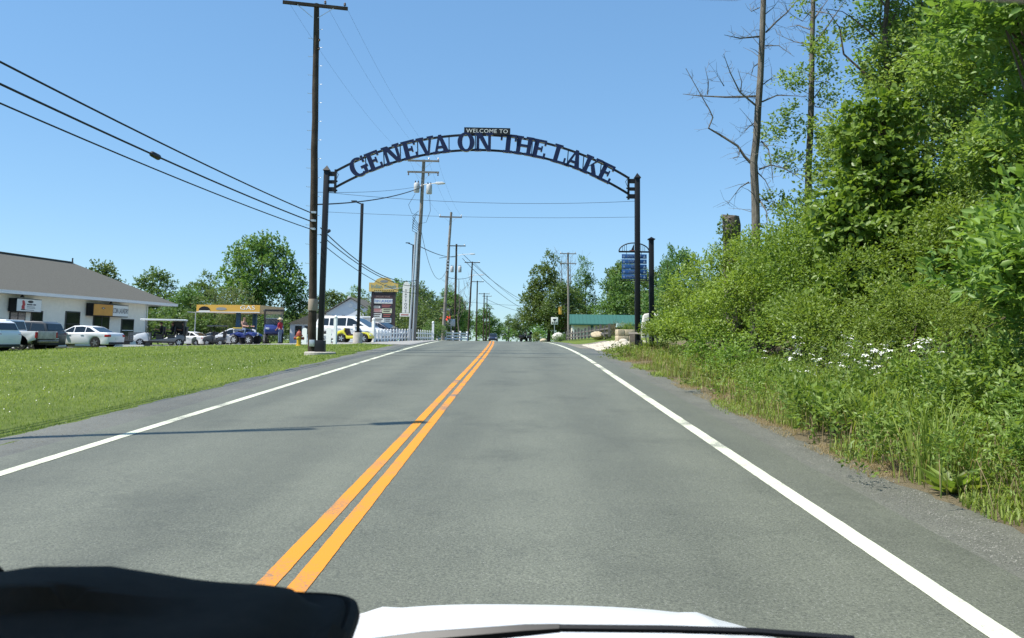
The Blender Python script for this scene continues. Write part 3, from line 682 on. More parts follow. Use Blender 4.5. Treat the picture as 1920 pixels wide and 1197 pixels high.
shrub('dense yellow-green shrub below the broken stump', [(6.2,22.2,2.4,1.6,1.6,1.5),(5.2,24,1.7,.8,1.1,1.0),(7.0,20,3.0,1.4,1.5,1.4),(5.4,20.6,1.9,.8,.9,1.2)], 58, .72, 170, 6, .085, .05, 202, inner=.7, gap=None, zmin=.35, dome=True)
shrub('tall arching shrub below the bare trunks', [(6.8,17.3,2.6,1.5,1.5,1.6),(5.6,18.4,1.7,.8,1.1,.9),(7.6,16.2,3.4,1.3,1.2,1.2)], 52, .70, 180, 6, .078, .045, 203, m=LF_SHRUB2, inner=.7, gap=None, zmin=.35, dome=True)
shrub('bright shrub spilling over below the vine-wrapped trunk', [(6.4,13.7,1.9,1.3,1.3,1.2),(5.4,14.6,1.4,.7,.9,.7),(7.6,13,2.5,1.2,1.2,1.2)], 48, .60, 165, 6, .07, .04, 204, m=LF_SHRUB3, inner=.7, gap=None, zmin=.3, dome=True)
shrub('soft feathery yellow-green mound above the white flowers', [(5.4,11.6,1.35,1.15,1.2,1.0),(6.3,11.2,1.7,1.0,1.1,.9),(4.8,12.6,1.0,.8,.9,.6)], 230, .26, 14, 6, .05, .016, 205, gth=-.6, tl=.22)
shrub('low green bush at the verge edge in the dark shrub shade', [(4.7,18.2,.95,.7,1.2,.55),(4.9,20.5,1.1,.8,1.2,.6)], 60, .25, 14, 6, .075, .04, 206, m=LF_WEED)
shrub('dark leafy undergrowth beneath the nearest tree', [(6.0,8.3,1.0,1.3,1.6,.9),(5.2,6.8,.8,.8,1.0,.7)], 160, .32, 12, 6, .085, .045, 207, m=LF_NEAR)
shrub('leafy backing thicket behind the vine-wrapped trunk', [(9.3,15,2.4,1.8,2.2,2.2),(9.8,18.5,3.2,2,2.2,2.4),(9.5,11.5,2.2,1.7,2,2.0)], 240, .5, 13, 6, .1, .055, 208, m=LF_MAPLE)
shrub('far thicket bush beside the big pale boulder', [(9.6,32,2.4,2.0,2.2,1.3),(10.5,36,2.9,2.0,2.2,1.2),(8.3,30,2.2,1.4,1.6,1.3)], 200, .45, 12, 6, .11, .06, 209)

# herb layer: broad weeds under the shrubs
def weeds(label, x, y, h, n, L, W, seed, m=LF_WEED, r=.25):
    t = thing('weed_patch', label, 'weeds', (x, y, G(x, y)), 0, 'weed patches on the right verge')
    g = np.random.default_rng(seed)
    C = np.stack([g.normal(0, r*1.8, n), g.normal(0, r*3, n), 0*np.arange(n)], 1)
    gzv = gz(C[:, 0]+x, C[:, 1]+y) - t.location.z
    C[:, 2] = gzv + h*g.uniform(.25, .95, n)
    Rr = np.full((n, 3), .16); Rr[:, 2] = h*.35
    V, F, T = puff_leaves(C, Rr, 9, 7, .2, L, W, seed, 2, up=.8)
    np_mesh('foliage', V, F, m, t, tint=T)
    mb = MB()
    for c in C[::3]: mb.tube([(c[0], c[1], gzv.mean()-.05), (c[0]+.02, c[1], c[2])], [.006, .004], 3)
    tag(mb.build('stems', LF_WEED, t), kind='stuff')
for i, (x, y, h, n, lab) in enumerate([
    (4.35, 8.3, .55, 70, 'leafy weeds behind the big dock plant'), (4.25, 10.2, .5, 70, 'low bramble-like weeds left of the tall grass tufts'), (4.35, 12.4, .55, 70, 'weeds just in front of the white flowers'),
    (4.5, 14.8, .45, 70, 'weeds below the left-hand white flowers'), (4.95, 9.6, .75, 80, 'tall weeds right below the white flowers'), (4.7, 6.7, .6, 70, 'weeds at the right edge of the frame beside the shoulder'),
    (5.3, 8.9, .95, 80, 'tall weeds in front of the dark shade'), (4.6, 17.2, .28, 50, 'weeds at the foot of the arching shrub'), (4.7, 20.5, .28, 50, 'weeds at the foot of the stump shrub'), (4.7, 24.5, .25, 50, 'weeds near the leaning wooden rail'),
    (4.2, 29.0, .25, 50, 'weeds at the base of the right arch post')]):
    weeds(lab, x, y, h, n, (.06, .085, .05)[i % 3], (.026, .04, .014)[i % 3], 400+i)
def rosette(name, label, x, y, n, L, W, seed, rise=.6):
    t = thing(name, label, 'weed', (x, y, float(on_ground([x], [y])[0][2])), 0)
    g = np.random.default_rng(seed); a = np.arange(n)*2.4+g.uniform(-.2, .2, n)
    for k in range(n):
        A = np.array([[math.cos(a[k]), math.sin(a[k]), rise*g.uniform(.4, 1.6)]]); Nn = np.array([[-.3*math.cos(a[k]), -.3*math.sin(a[k]), 1.]])
        V, F, kk = leaf_geo(np.zeros((1, 3)), A, Nn, np.array([L*g.uniform(.7, 1.15)]), np.array([W*g.uniform(.8, 1.2)]), 4, .12, .25)
        np_mesh('leaf', V, F, LF_WEED, t, tint=np.full(len(V), g.uniform(.3, .9)))
rosette('dock_plant', 'big broad-leaved dock plant at the gravel edge', 3.72, 7.3, 26, .34, .085, 1, 1.1)
rosette('dock_plant', 'smaller broad-leaved plant left of the big dock', 3.75, 9.1, 14, .24, .07, 2)
rosette('dock_plant', 'broad-leaved plant at the far right by the shoulder', 4.0, 5.9, 18, .3, .075, 3, 1.1)

# white flowers above the herb layer: each head a flower
PET = mat('petal_white', (.82, .82, .78), .7)
GRN = mat('stem_green', (.09, .15, .03), .7)
def flower_mesh():
    mb = MB(); vs_, fs_ = [(0, 0, .006)], []
    for k in range(6):
        a = k*1.047; c, s = math.cos(a), math.sin(a); c2, s2 = math.cos(a+.45), math.sin(a+.45); c3, s3 = math.cos(a-.45), math.sin(a-.45)
        b = len(vs_); vs_ += [(.021*c3, .021*s3, .004), (.034*c, .034*s, -.004), (.021*c2, .021*s2, .004)]; fs_ += [(0, b, b+1), (0, b+1, b+2)]
    mb.add(vs_, fs_); o = mb.build('petals', PET); me = o.data; bpy.data.objects.remove(o); return me
FM = flower_mesh()
stem_me = MB().tube([(0,0,-.45), (.012,0,-.2), (0,0,0)], [.004, .0035, .003], 3).build('stem', GRN); SM = stem_me.data; bpy.data.objects.remove(stem_me)
gr = random.Random(9); fl = []
for cx_, cy_, zz, n_, sx_, sy_ in ((4.75, 14.6, 1.62, 26, .3, .7), (4.95, 12.6, 1.55, 58, .3, .5), (5.05, 11.5, 1.45, 44, .28, .4), (5.15, 10.6, 1.5, 36, .22, .3), (4.6, 11.2, 1.2, 10, .25, .4), (5.6, 7.6, 1.55, 5, .25, .3), (4.75,13.6,1.35,12,.3,.4)):
    for _ in range(n_):
        x, y = gr.gauss(cx_, sx_*.7), gr.gauss(cy_, sy_*.7); fl.append((x, y, zz - .22 + gr.uniform(-.38, .34) - .2*(5.2-x)*.3))
for i, (x, y, z) in enumerate(fl):
    t = thing('wildflower', 'small white wildflower head above the weeds of the right verge', 'flower', (x, y, z), gr.uniform(0, 6), 'white wildflowers on the verge')
    t.rotation_euler = (gr.uniform(-.1, .5), gr.uniform(-.7, .1), gr.uniform(0, 6)); s = gr.uniform(1.2, 1.9); t.scale = (s, s, s)
    link('petals', FM, None, t)
    st = link('stem', SM, None, t)

# ------------------------------------------------------------------ trees on the right
D1 = [[(6.58,22.00,10.93),(6.53,22.00,9.93),(6.46,22.00,8.72),(6.38,22.00,7.84),(6.33,22.00,7.08),(6.24,22.00,6.38),(6.27,22.00,5.47),(6.27,22.00,4.43)],
[(6.18,22.00,6.35),(6.00,22.00,6.54),(5.82,22.01,6.83),(5.35,22.01,7.13),(5.04,22.01,7.31),(5.16,22.01,7.61),(5.07,22.02,7.83),(4.84,22.02,8.24),(4.44,22.02,8.98)],
[(6.35,22.00,8.21),(5.59,22.27,8.26),(4.90,22.54,8.37),(4.51,22.81,8.50)],[(6.37,22.00,7.92),(5.84,21.79,8.26),(5.53,21.57,8.73),(5.31,21.36,9.16)],
[(6.25,22.00,7.45),(6.20,22.40,7.43),(6.16,22.81,7.38)],[(6.38,22.00,6.19),(6.68,21.92,6.30),(6.97,21.83,6.20),(7.25,21.75,6.02),(7.48,21.66,5.79)],
[(6.34,22.00,6.11),(6.53,21.95,5.89),(6.64,21.91,5.62),(6.68,21.86,5.48)],[(6.10,22.00,5.84),(5.94,22.29,5.74),(5.66,22.59,5.32)],
[(6.64,22.00,10.01),(6.93,21.96,10.31),(7.19,21.92,10.54),(7.45,21.88,10.86),(7.66,21.84,11.21)],[(6.62,22.00,10.52),(6.86,22.04,10.73),(7.04,22.09,10.98)],
[(6.44,22.00,9.89),(5.80,21.57,9.67),(5.28,21.15,9.60)],[(6.54,22.00,8.55),(6.82,22.23,8.79),(7.02,22.46,8.94)],
[(6.50,22.00,8.06),(6.91,22.02,8.25),(7.29,22.05,8.25),(7.72,22.07,8.24)],[(6.46,22.00,6.97),(6.61,21.90,6.74),(6.65,21.80,6.34),(6.66,21.69,5.76)],
[(6.41,22.00,9.13),(6.35,22.26,9.11),(6.34,22.52,8.88)],[(5.87,22.00,6.78),(5.80,21.82,6.50),(5.52,21.65,6.40)],[(6.61,22.00,9.63),(6.97,21.96,9.62),(7.37,21.92,9.30)],
[(6.38,22.00,5.37),(6.46,21.67,5.00),(6.40,21.34,4.38)],[(5.02,22.00,8.24),(5.03,21.91,8.56),(4.92,21.83,8.97)],[(5.92,22.00,8.33),(5.88,21.73,8.51),(5.71,21.47,8.80)],
[(5.47,22.00,8.49),(5.19,21.57,8.64)],[(6.47,22.00,10.71),(6.31,22.23,10.69),(6.33,22.45,11.01)]]
D2 = [[(8.31,23.00,11.38),(8.26,23.00,10.39),(8.23,23.00,9.63),(8.19,23.00,8.60),(8.15,23.00,7.69),(8.06,23.00,6.45),(8.04,23.00,5.78),(7.99,23.00,4.56)],
[(8.33,23.00,10.07),(8.56,22.90,10.41),(8.76,22.80,10.72),(9.00,22.70,11.08),(9.19,22.60,11.39)],[(8.27,23.00,10.85),(8.07,22.99,11.02),(7.88,22.97,11.36)],
[(8.32,23.00,10.79),(8.72,23.43,11.33),(9.06,23.87,11.75)],[(8.18,23.00,10.50),(8.01,23.42,10.78),(7.81,23.83,10.88)],[(8.05,23.00,10.07),(7.82,23.20,10.20),(7.38,23.40,10.50)],
[(8.27,23.00,8.49),(8.57,23.04,8.90),(8.81,23.07,9.12)],[(8.27,23.00,7.58),(8.40,22.80,7.75),(8.55,22.60,7.87)],[(8.29,23.00,8.23),(8.53,22.39,7.98)],
[(8.13,23.00,6.12),(8.86,23.85,6.35)],[(8.22,23.00,11.03),(7.99,23.01,10.74),(7.55,23.03,11.03)],[(8.38,23.00,11.03),(8.59,22.65,10.83),(8.83,22.31,10.58)]]
def dead_tree(label, D, r_low, r_top, seed, extra):
    b = Vector(D[0][-1]); base = Vector((b.x-.1, b.y, G(b.x, b.y)-.1))
    t = thing('dead_tree', label, 'tree', base, 0, 'bare trunks on the right')
    g = random.Random(seed)
    tr = [Vector(p)-base for p in D[0]]; tr = [tr[0]+Vector((.1,0,1.8))] + tr + [Vector((0,0,0))]
    k = len(tr); rs = [r_top*.4] + [r_top + (r_low-r_top)*i/(k-2) for i in range(k-1)]
    rs[-1] *= 1.3
    MB().tube(tr, rs, 9).build('trunk', BARK_GREY, t, smooth=True)
    tw = MB()
    for br in D[1:]:
        p = [Vector(q)-base for q in br]; L = sum((b_-a_).length for a_, b_ in zip(p[:-1], p[1:])); r = min(.042, .008+.013*L); n = len(p)
        MB().tube(p, [r*(1-.8*i/(n-1)) for i in range(n)], 5).build('branch', BARK_GREY, t, smooth=True)
        for _ in range(int(3+L*7)):
            i = g.randrange(n-1); q = p[i].lerp(p[i+1], g.random()); d = Vector((g.uniform(-1,1), g.uniform(-1,1), g.uniform(-.5,1.2))).normalized(); l = g.uniform(.15, .55)
            m1 = q+d*l*.5+Vector((g.uniform(-1,1),g.uniform(-1,1),g.uniform(-1,1)))*.05
            tw.tube([q, m1, q+d*l+Vector((0,0,g.uniform(-.05,.12)))], [.006, .0045, .0025], 3)
            if g.random() < .5: tw.tube([m1, m1+Vector((g.uniform(-1,1),g.uniform(-1,1),g.uniform(-.3,1)))*l*.35], [.004, .002], 3)
    for _ in range(extra):
        i = g.randrange(1, len(tr)-2); q = tr[i].lerp(tr[i+1], g.random()); d = Vector((g.uniform(-1,1), g.uniform(-1,1), g.uniform(-.3,.8))).normalized(); l = g.uniform(.3, 1.0)
        tw.tube([q, q+d*l*.5+Vector((0,0,.04)), q+d*l], [.01, .007, .003], 4)
    tag(tw.build('twigs', BARK_GREY, t), kind='stuff')
    return t, base
dead_tree('bare dead trunk with crooked side limb, left of the two bare trunks', D1, .12, .075, 4, 30)
t2, b2 = dead_tree('half-dead trunk with leafy sprigs, right of the two bare trunks', D2, .11, .062, 6, 26)
C = np.array([(8.3,22.8,9.9),(7.9,22.9,9.0),(8.6,23,9.2),(7.6,23,8.9),(7.5,22.7,7.9),(7.3,22.9,7.6),(7.9,22.8,7.5),(7.2,22.7,6.6),(7.6,22.8,6.5),(8.2,22.7,6.3),(8.6,22.9,7.2),(8.5,22.8,8.4),(7.0,22.9,7.3),(8.8,22.7,6.1),(7.4,22.4,5.2),(6.9,22.4,5.3),(7.9,22.4,5.5),(8.4,22.5,9.6)])-np.array(b2)
V, F, T = puff_leaves(C, np.full((len(C), 3), .33)*np.array([1, 1, .7]), 34, 6, .25, .1, .065, 91); np_mesh('foliage', V, F, LF_FRESH, t2, tint=T)

# broken stump wound with ivy
st = thing('tree_stump', 'tall snapped-off stump with ivy at its rim', 'stump', (5.78, 22.6, G(5.78, 22.6)), 0)
prof = [(.29, -.2), (.26, .8), (.235, 2.2), (.24, 3.2), (.25, 3.82)]
mb = MB(); mb.lathe(prof, 14); o = mb.build('trunk', BARK_GREY, st, smooth=True)
for vtx in o.data.vertices:
    if vtx.co.z > 3.5: vtx.co.z += .14*math.sin(vtx.co.x*14) - .45*vtx.co.x + .05*math.sin(vtx.co.y*23)
MB().lathe([(.2, 3.80), (.19, 3.83), (.02, 3.85)], 12).build('heartwood', mat('cut_wood', (.32, .22, .12), .9, noise=.4, scale=20), st)
C = np.array([(-.2,-.1,3.75),(-.05,-.2,3.6),(-.24,0,3.45),(-.2,-.15,3.2),(-.05,-.22,3.35),(-.22,-.1,2.9),(-.2,-.15,2.6),(.1,-.22,2.7),(-.1,-.22,2.4),(.15,-.2,2.2),(-.2,-.1,2.0),(.05,-.22,1.9)])
V, F, T = puff_leaves(C, np.full((len(C), 3), .14), 22, 4, .08, .075, .06, 92); np_mesh('ivy', V, F, LF_VINE, st, tint=T)

# vine-wrapped trunk: dense hanging leaves
vt = thing('vine_covered_tree', 'snag smothered in broad-leaved vines, like a green column', 'tree', (6.75, 15.4, G(6.75, 15.4)), 0)
lob = [(-.05,0,4.6,.62,.62,.75),(-.15,0,3.55,.7,.7,.85),(-.3,-.1,2.5,.95,.8,.9),(.35,0,2.6,.7,.7,.9),(.0,-.2,1.6,1.0,.8,.8),(-.75,-.1,2.9,.45,.5,.5)]
C, Rr = lobe_puffs(lob, 210, .25, 93, .55, None)
g_ = np.random.default_rng(94)
V, F, T = puff_leaves(C, Rr, 13, 6, .2, .135, .105, 93, 4, up=-.1, flat=.35, rough=.4)
np_mesh('vine_leaves', V, F, LF_VINE, vt, tint=T)
MB().tube([(0,0,-.2),(.05,0,2),(0,.05,5.0)], [.22, .2, .12], 9).build('trunk', BARK, vt, smooth=True)

def big_tree(label, base, top, r0, lobes, npuff, pr, twigs, per, L, W, seed, m, shape=2, gap=.9, gth=-.2, tl=.35, nl=22, inner=.25, dome=True):
    x, y = base; z = G(x, y)
    t = thing('leafy_tree', label, 'tree', (x, y, z), 0, 'leafy trees of the right thicket')
    lo = [(a-x, b-y, c-z, p, q, r) for a, b, c, p, q, r in lobes]
    C, Rr = lobe_puffs(lo, npuff, pr, seed, inner, gap, gth)
    V, F, T = puff_leaves(C, Rr, twigs, per, tl, L, W, seed, shape, dome=dome)
    np_mesh('crown', V, F, m, t, tint=T)
    g = random.Random(seed)
    limbs(MB(), (0, 0, -.2), (top[0]-x, top[1]-y, top[2]-z), r0, [tuple(C[g.randrange(len(C))]) for _ in range(nl)], seed, twig_r=.008).build('trunk', BARK, t, smooth=True)
    return t
big_tree('tall airy tree just right of the bare trunks', (8.6, 19.5), (8.9, 19.5, 11.5), .16,
         [(8.6,19.5,6.0,1.5,1.6,2.0),(8.9,19.5,9.0,1.5,1.6,1.8),(9.0,19.3,11.2,1.4,1.5,1.4),(7.7,19.3,4.6,.9,1.0,1.0),(9.9,19.5,8.0,1.2,1.3,2.2),(7.7,19.4,7.6,.8,.8,.9),(8.3,19.4,10.2,1.2,1.2,1.2),(7.9,19.3,11.4,.9,1,.9),(7.8,19.3,9.0,.7,.8,.7),(7.9,19.2,6.0,.9,1,.9)], 135, .58, 56, 6, .1, .062, 111, LF_FRESH, gap=1.2, gth=-.05)
big_tree('tall tree behind the vine-wrapped trunk', (11.2, 21.5), (11.2, 21.5, 13), .2,
         [(11.0,21.5,6,2.0,1.8,2.4),(11.2,21.5,9.6,2.2,2,2.2),(11.6,21.5,12.4,2.0,1.8,1.6),(12.6,21,8,1.8,1.8,2.6),(10.2,21,12.2,1.6,1.6,1.3),(10.0,21.4,4.4,1.6,1.6,1.6)], 95, .75, 56, 6, .12, .075, 112, LF_FRESH, gap=1.0, gth=-.05)
big_tree('leafy tree filling the upper right corner', (9.2, 13.6), (9.0, 13.6, 8.6), .15,
         [(8.7,13.6,4.4,1.3,1.4,1.6),(8.5,13.6,6.6,1.4,1.4,1.5),(9.6,13.6,6.0,1.4,1.4,2.2),(8.1,13.4,7.9,1.1,1.2,.9),(9.6,13.4,8.3,1.2,1.2,1.0),(7.7,13.4,6.0,.9,1.0,1.0),(8.0,13.3,4.2,1.0,1.0,.9)], 105, .52, 54, 6, .095, .058, 113, LF_FRESH, gap=1.3, gth=-.15)
big_tree('nearest tree with large bright leaves at the right edge', (6.1, 9.0), (5.9, 9.0, 6.2), .11,
         [(5.55,8.9,3.3,1.15,1.2,1.0),(5.6,8.9,4.8,1.0,1.1,1.1),(6.4,8.9,4.2,1.1,1.2,1.8),(5.1,8.6,2.5,.7,.9,.65),(5.8,8.4,2.2,.9,.9,.7),(5.2,8.9,4.1,.7,.8,.6),(5.5,9,5.9,.9,.9,.7)], 105, .40, 30, 8, .125, .056, 114, LF_NEAR, shape=4, gap=1.7, gth=-.25, tl=.28, nl=26)

# ------------------------------------------------------------------ common materials
BLACK = mat('black_powder_coat', (.007, .008, .010), .5, spec=.35)
NAVY = mat('navy_enamel', (.007, .017, .065), .5, spec=.3)
LGREY = mat('letter_return_grey', (.62, .62, .6), .5)
CREAM = mat('sign_cream', (.78, .78, .72), .6)
CONC = mat('concrete', (.42, .39, .34), .9, noise=.25, scale=6, bump=.4)
WOODP = bark_mat('pole_wood_dark', (.035, .027, .02), (.095, .074, .056))
WOODG = bark_mat('pole_wood_grey', (.16, .14, .12), (.31, .285, .25))
STEEL = mat('galvanised_steel', (.55, .56, .57), .4, metal=.6)
WIRE = mat('cable_black', (.012, .012, .014), .6)
INSUL = mat('insulator_brown', (.06, .03, .02), .3)
WHITEV = mat('white_vinyl', (.82, .83, .82), .5)
GLASS = mat('dark_glass', (.012, .016, .018), .06, spec=.8)
RUBBER = mat('tyre_rubber', (.018, .018, .018), .85)
RIM = mat('alloy_rim', (.55, .56, .58), .3, metal=.8)
REDL = mat('tail_light_red', (.35, .012, .01), .2)
LAMPW = mat('head_light_clear', (.75, .77, .78), .12)
PLATE = mat('number_plate', (.65, .68, .68), .5)
CHROME = mat('chrome', (.7, .7, .7), .15, metal=1)
PLASTIC = mat('black_plastic', (.02, .02, .022), .6)

# ------------------------------------------------------------------ welcome arch
arch = thing('welcome_arch', 'black steel arch over the road with navy GENEVA ON THE LAKE letters', 'arch', (-7.19, 30, 0))
AX, AY = -7.19, 30.0
def a_loc(x, y, z): return (x-AX, y-AY, z)
def arch_y(x): return 30 + .7*(x+7.19)/11.53
for px, py, zb in ((-7.19, 30.0, G(-7.19, 30)), (4.34, 30.7, G(4.34, 30.7))):
    x, y, z0 = a_loc(px, py, zb)
    p = MB().box(x-.095, x+.095, y-.095, y+.095, z0+.45, 7.66).build('post', BLACK, arch, bevel=.012)
    MB().add([(x-.13,y-.13,7.66),(x+.13,y-.13,7.66),(x+.13,y+.13,7.66),(x-.13,y+.13,7.66),(x,y,7.86)], [(3,2,1,0),(0,1,4),(1,2,4),(2,3,4),(3,0,4)]).build('cap', BLACK, p)
    MB().box(x-.165, x+.165, y-.165, y+.165, z0+.05, z0+.5).build('base_sleeve', BLACK, p, bevel=.015)
    MB().lathe([(.55, -.25), (.56, .06), (.53, .085)], 20, (x, y, z0)).build('footing', CONC, p, smooth=True)
    s = 1 if px < 0 else -1
    b = MB(); xo = x+s*.33
    b.box(min(x+s*.09, xo), max(x+s*.09, xo), y-.05, y+.05, 7.46, 7.62); b.box(min(x+s*.09, xo), max(x+s*.09, xo), y-.05, y+.05, 7.18, 7.30); b.box(min(x+s*.09, xo), max(x+s*.09, xo), y-.05, y+.05, 6.88, 7.04)
    b.box(xo-.035, xo+.035, y-.06, y+.06, 6.84, 7.70)
    b.build('bracket', BLACK, arch)
    for zz in (6.9, 7.24, 7.66): MB().cyl((xo+s*.05, y, zz), (xo+s*.05, y, zz+.05), .035, n=8).build('bolt', BLACK, arch)
    MB().tube([(xo+s*.02, y-.07, 7.66), (xo+s*.12, y-.08, 7.5), (xo+s*.04, y-.07, 7.3)], .012, 5).build('cable', WIRE, arch)
XL, XR = -6.84, 4.0; XM = (XL+XR)/2; HW = (XR-XL)/2
def arc_z(x, ze, zc):
    rise = zc-ze; Rr_ = (HW*HW+rise*rise)/(2*rise); return zc - Rr_ + math.sqrt(Rr_*Rr_-(x-XM)**2)
top_z = lambda x: arc_z(x, 7.66, 9.16); bot_z = lambda x: arc_z(x, 7.05, 8.58)
for nm, fz in (('top_chord', top_z), ('bottom_chord', bot_z)):
    mb = MB(); xs_ = np.linspace(XL, XR, 61)
    for a, b in zip(xs_[:-1], xs_[1:]): mb.bar(a_loc(a, arch_y(a), fz(a)), a_loc(b, arch_y(b), fz(b)), .07, .075)
    mb.build(nm, BLACK, arch)
for x in (-5.75, -5.1, -4.5, -3.87, -2.72, -1.75, -.2, .36, 1.7, 2.28, 2.93):
    MB().bar(a_loc(x, arch_y(x)+.02, bot_z(x)), a_loc(x+.06*(x-XM)/5, arch_y(x)+.02, top_z(x)), .035, .035).build('strut', BLACK, arch)
# slab-serif letters as polygons in a unit box: width w, height 1
def R4(x0, z0, x1, z1): return [(x0, z0), (x1, z0), (x1, z1), (x0, z1)]
def ring(cx, cz, ro, so, ri, si, a0, a1, n=18):
    o = [(cx+ro*math.cos(t), cz+so*math.sin(t)) for t in np.linspace(a0, a1, n)]; i = [(cx+ri*math.cos(t), cz+si*math.sin(t)) for t in np.linspace(a1, a0, n)]
    return [o[k:k+2] + [i[n-2-k], i[n-1-k]] [::1] and [o[k], o[k+1], i[n-2-k], i[n-1-k]] for k in range(n-1)]
S = .13   # serif thickness
GL = {
 'E': (.8, [R4(.1,0,.34,1), R4(0,0,.34,S), R4(0,1-S,.34,1), R4(.34,0,.78,S), R4(.34,1-S,.74,1), R4(.66,0,.78,.3), R4(.63,.72,.74,1), R4(.34,.45,.55,.57), R4(.49,.36,.58,.66)]),
 'N': (.98, [R4(.1,0,.25,1), R4(0,0,.36,S), R4(0,1-S,.3,1), R4(.72,0,.87,1), R4(.6,1-S,.98,1), [(.1,1),(.36,1),(.87,0),(.66,0)]]),
 'V': (.95, [[(.07,1),(.33,1),(.58,0),(.4,0)], [(.72,1),(.87,1),(.58,0),(.48,0)], R4(0,1-S,.42,1), R4(.6,1-S,.95,1)]),
 'A': (.95, [[(.08,0),(.22,0),(.5,1),(.4,1)], [(.6,0),(.88,0),(.56,1),(.38,1)], R4(0,0,.34,S), R4(.5,0,.95,S), R4(.24,.28,.7,.4)]),
 'O': (.9, ring(.45,.5,.45,.52,.2,.4,0,2*math.pi,29)),
 'G': (.95, ring(.46,.5,.46,.52,.21,.4,math.pi*.28,math.pi*1.72,26) + [R4(.56,.36,.95,.48), R4(.68,.02,.86,.42), R4(.74,.66,.86,1.0)]),
 'T': (.85, [R4(.3,0,.55,1), R4(.18,0,.67,S), R4(0,1-S,.85,1), R4(0,.66,.1,1), R4(.75,.66,.85,1)]),
 'H': (.98, [R4(.1,0,.32,1), R4(.66,0,.88,1), R4(0,0,.42,S), R4(0,1-S,.42,1), R4(.56,0,.98,S), R4(.56,1-S,.98,1), R4(.3,.44,.68,.57)]),
 'L': (.78, [R4(.1,0,.34,1), R4(0,0,.34,S), R4(0,1-S,.46,1), R4(.34,0,.76,S), R4(.65,0,.76,.36)]),
 'K': (.98, [R4(.1,0,.33,1), R4(0,0,.42,S), R4(0,1-S,.42,1), [(.3,.4),(.42,.52),(.86,1),(.7,1)], [(.4,.55),(.54,.68),(.94,0),(.66,0)], R4(.55,0,.98,S), R4(.56,1-S,.95,1)]),
}
def letter(ch, x, h=.70):
    w, polys = GL[ch]; zc = (top_z(x)+bot_z(x))/2 - .01
    Rad = (HW*HW+1.5**2)/3.0; ang = math.asin((x-XM)/Rad)
    for nm, m, y0, y1, gr in (('letter', LGREY, -.05, .06, .012), ('face', NAVY, -.062, -.05, 0)):
        mb = MB()
        for k, p in enumerate(polys):
            q = [((a-w/2)*h, (b-.5)*h) for a, b in p]
            mb.prism(q, y0-.0006*k, y1+.0006*k)
        o = mb.build(nm, m, arch if nm == 'letter' else par)
        if nm == 'letter':
            par = o; o.location = a_loc(x, arch_y(x)-.10, zc); o.rotation_euler = (0, ang, 0)
for ch, x in zip('GENEVAONTHELAKE', (-6.0, -5.46, -4.80, -4.16, -3.57, -3.02, -2.09, -1.43, -.52, .07, .64, 1.42, 1.97, 2.62, 3.15)): letter(ch, x)
wp = MB().box(-.86, .86, -.03, .03, -.13, .13).build('welcome_panel', BLACK, arch, loc=a_loc(-1.31, arch_y(-1.31)-.12, 9.27)); wp.rotation_euler = (0, R(.6), 0)
text_obj('lettering', 'WELCOME TO', .205, CREAM, wp, (0, -.034, -.005), sx=1.1, sp=1.08)
# banner cables strung between the two posts
def sag(p0, p1, s, n=16):
    p0, p1 = Vector(p0), Vector(p1); return [p0.lerp(p1, i/n) - Vector((0, 0, s*4*(i/n)*(1-i/n))) for i in range(n+1)]
def cable(label, p0, p1, s, r, n=5, name='cable', group='overhead cables', seg=16, mat_=None):
    p0 = Vector(p0); pts = [q-p0 for q in sag(p0, p1, s, seg)]
    t = MB().tube(pts, r, n).build(name, mat_ or WIRE, smooth=True); t.location = p0
    return tag(t, label, 'cable', group)
cable('upper thin cable strung between the two arch posts', (-7.1, 30, 6.84), (4.25, 30.7, 6.78), .22, .007)
cable('lower thin cable strung between the two arch posts', (-7.1, 30, 6.12), (4.25, 30.7, 6.18), .10, .006)

# ------------------------------------------------------------------ utility poles
def crossarm(t, z, w, yoff, ang, m, ins=(-.95, .3, .95), brace=True, low=False):
    c = MB().box(-w/2, w/2, -.05, .05, -.06, .06).build('crossarm', m, t); c.location = (0, yoff, z); c.rotation_euler = (0, 0, ang)
    for u in ins:
        i = MB(); x = u*w/2*.98
        if low: i.lathe([(.02, -.06), (.05, -.1), (.03, -.14), (.06, -.18), (.03, -.24)], 8, (x, 0, 0))
        else: i.lathe([(.015, .06), (.02, .11), (.06, .13), (.035, .17), (.05, .19), (.02, .24)], 8, (x, 0, 0))
        i.build('insulator', INSUL, c)
    if brace:
        for s in (-1, 1): MB().bar((s*w*.28, -.055, -.06), (s*.1, .0, -.5), .035, .012).build('brace', STEEL, c)
    return c
def transformer(t, x, y, z, r=.2, h=.55):
    o = MB().lathe([(r*.9, 0), (r, .03), (r, h), (r*.8, h+.06), (.03, h+.1)], 14, (x, y, z)).build('transformer', mat('transformer_grey', (.45, .46, .46), .5), t, smooth=True)
    for s in (-.5, .5): MB().lathe([(.03, 0), (.05, .04), (.03, .08), (.045, .12), (.02, .18)], 7, (x+s*r, y, z+h+.05)).build('bushing', INSUL, o)
def street_lamp(t, z, length, ang, m=STEEL, rise=.25):
    c, s = math.cos(ang), math.sin(ang)
    a = MB().tube([(0, 0, z), (c*length*.4, s*length*.4, z+rise*.7), (c*length, s*length, z+rise)], .03, 6).build('lamp_arm', m, t, smooth=True)
    h = MB(); h.M = Matrix.Translation((c*length, s*length, z+rise)) @ Matrix.Rotation(ang, 4, 'Z')
    h.prism([(-.05,-.03), (.2,-.09), (.62,-.07), (.72,-.01), (.55,.07), (.1,.07)], -.13, .13)
    h.build('lamp_head', mat('lamp_head_grey', (.6, .61, .61), .4), a, bevel=.02)
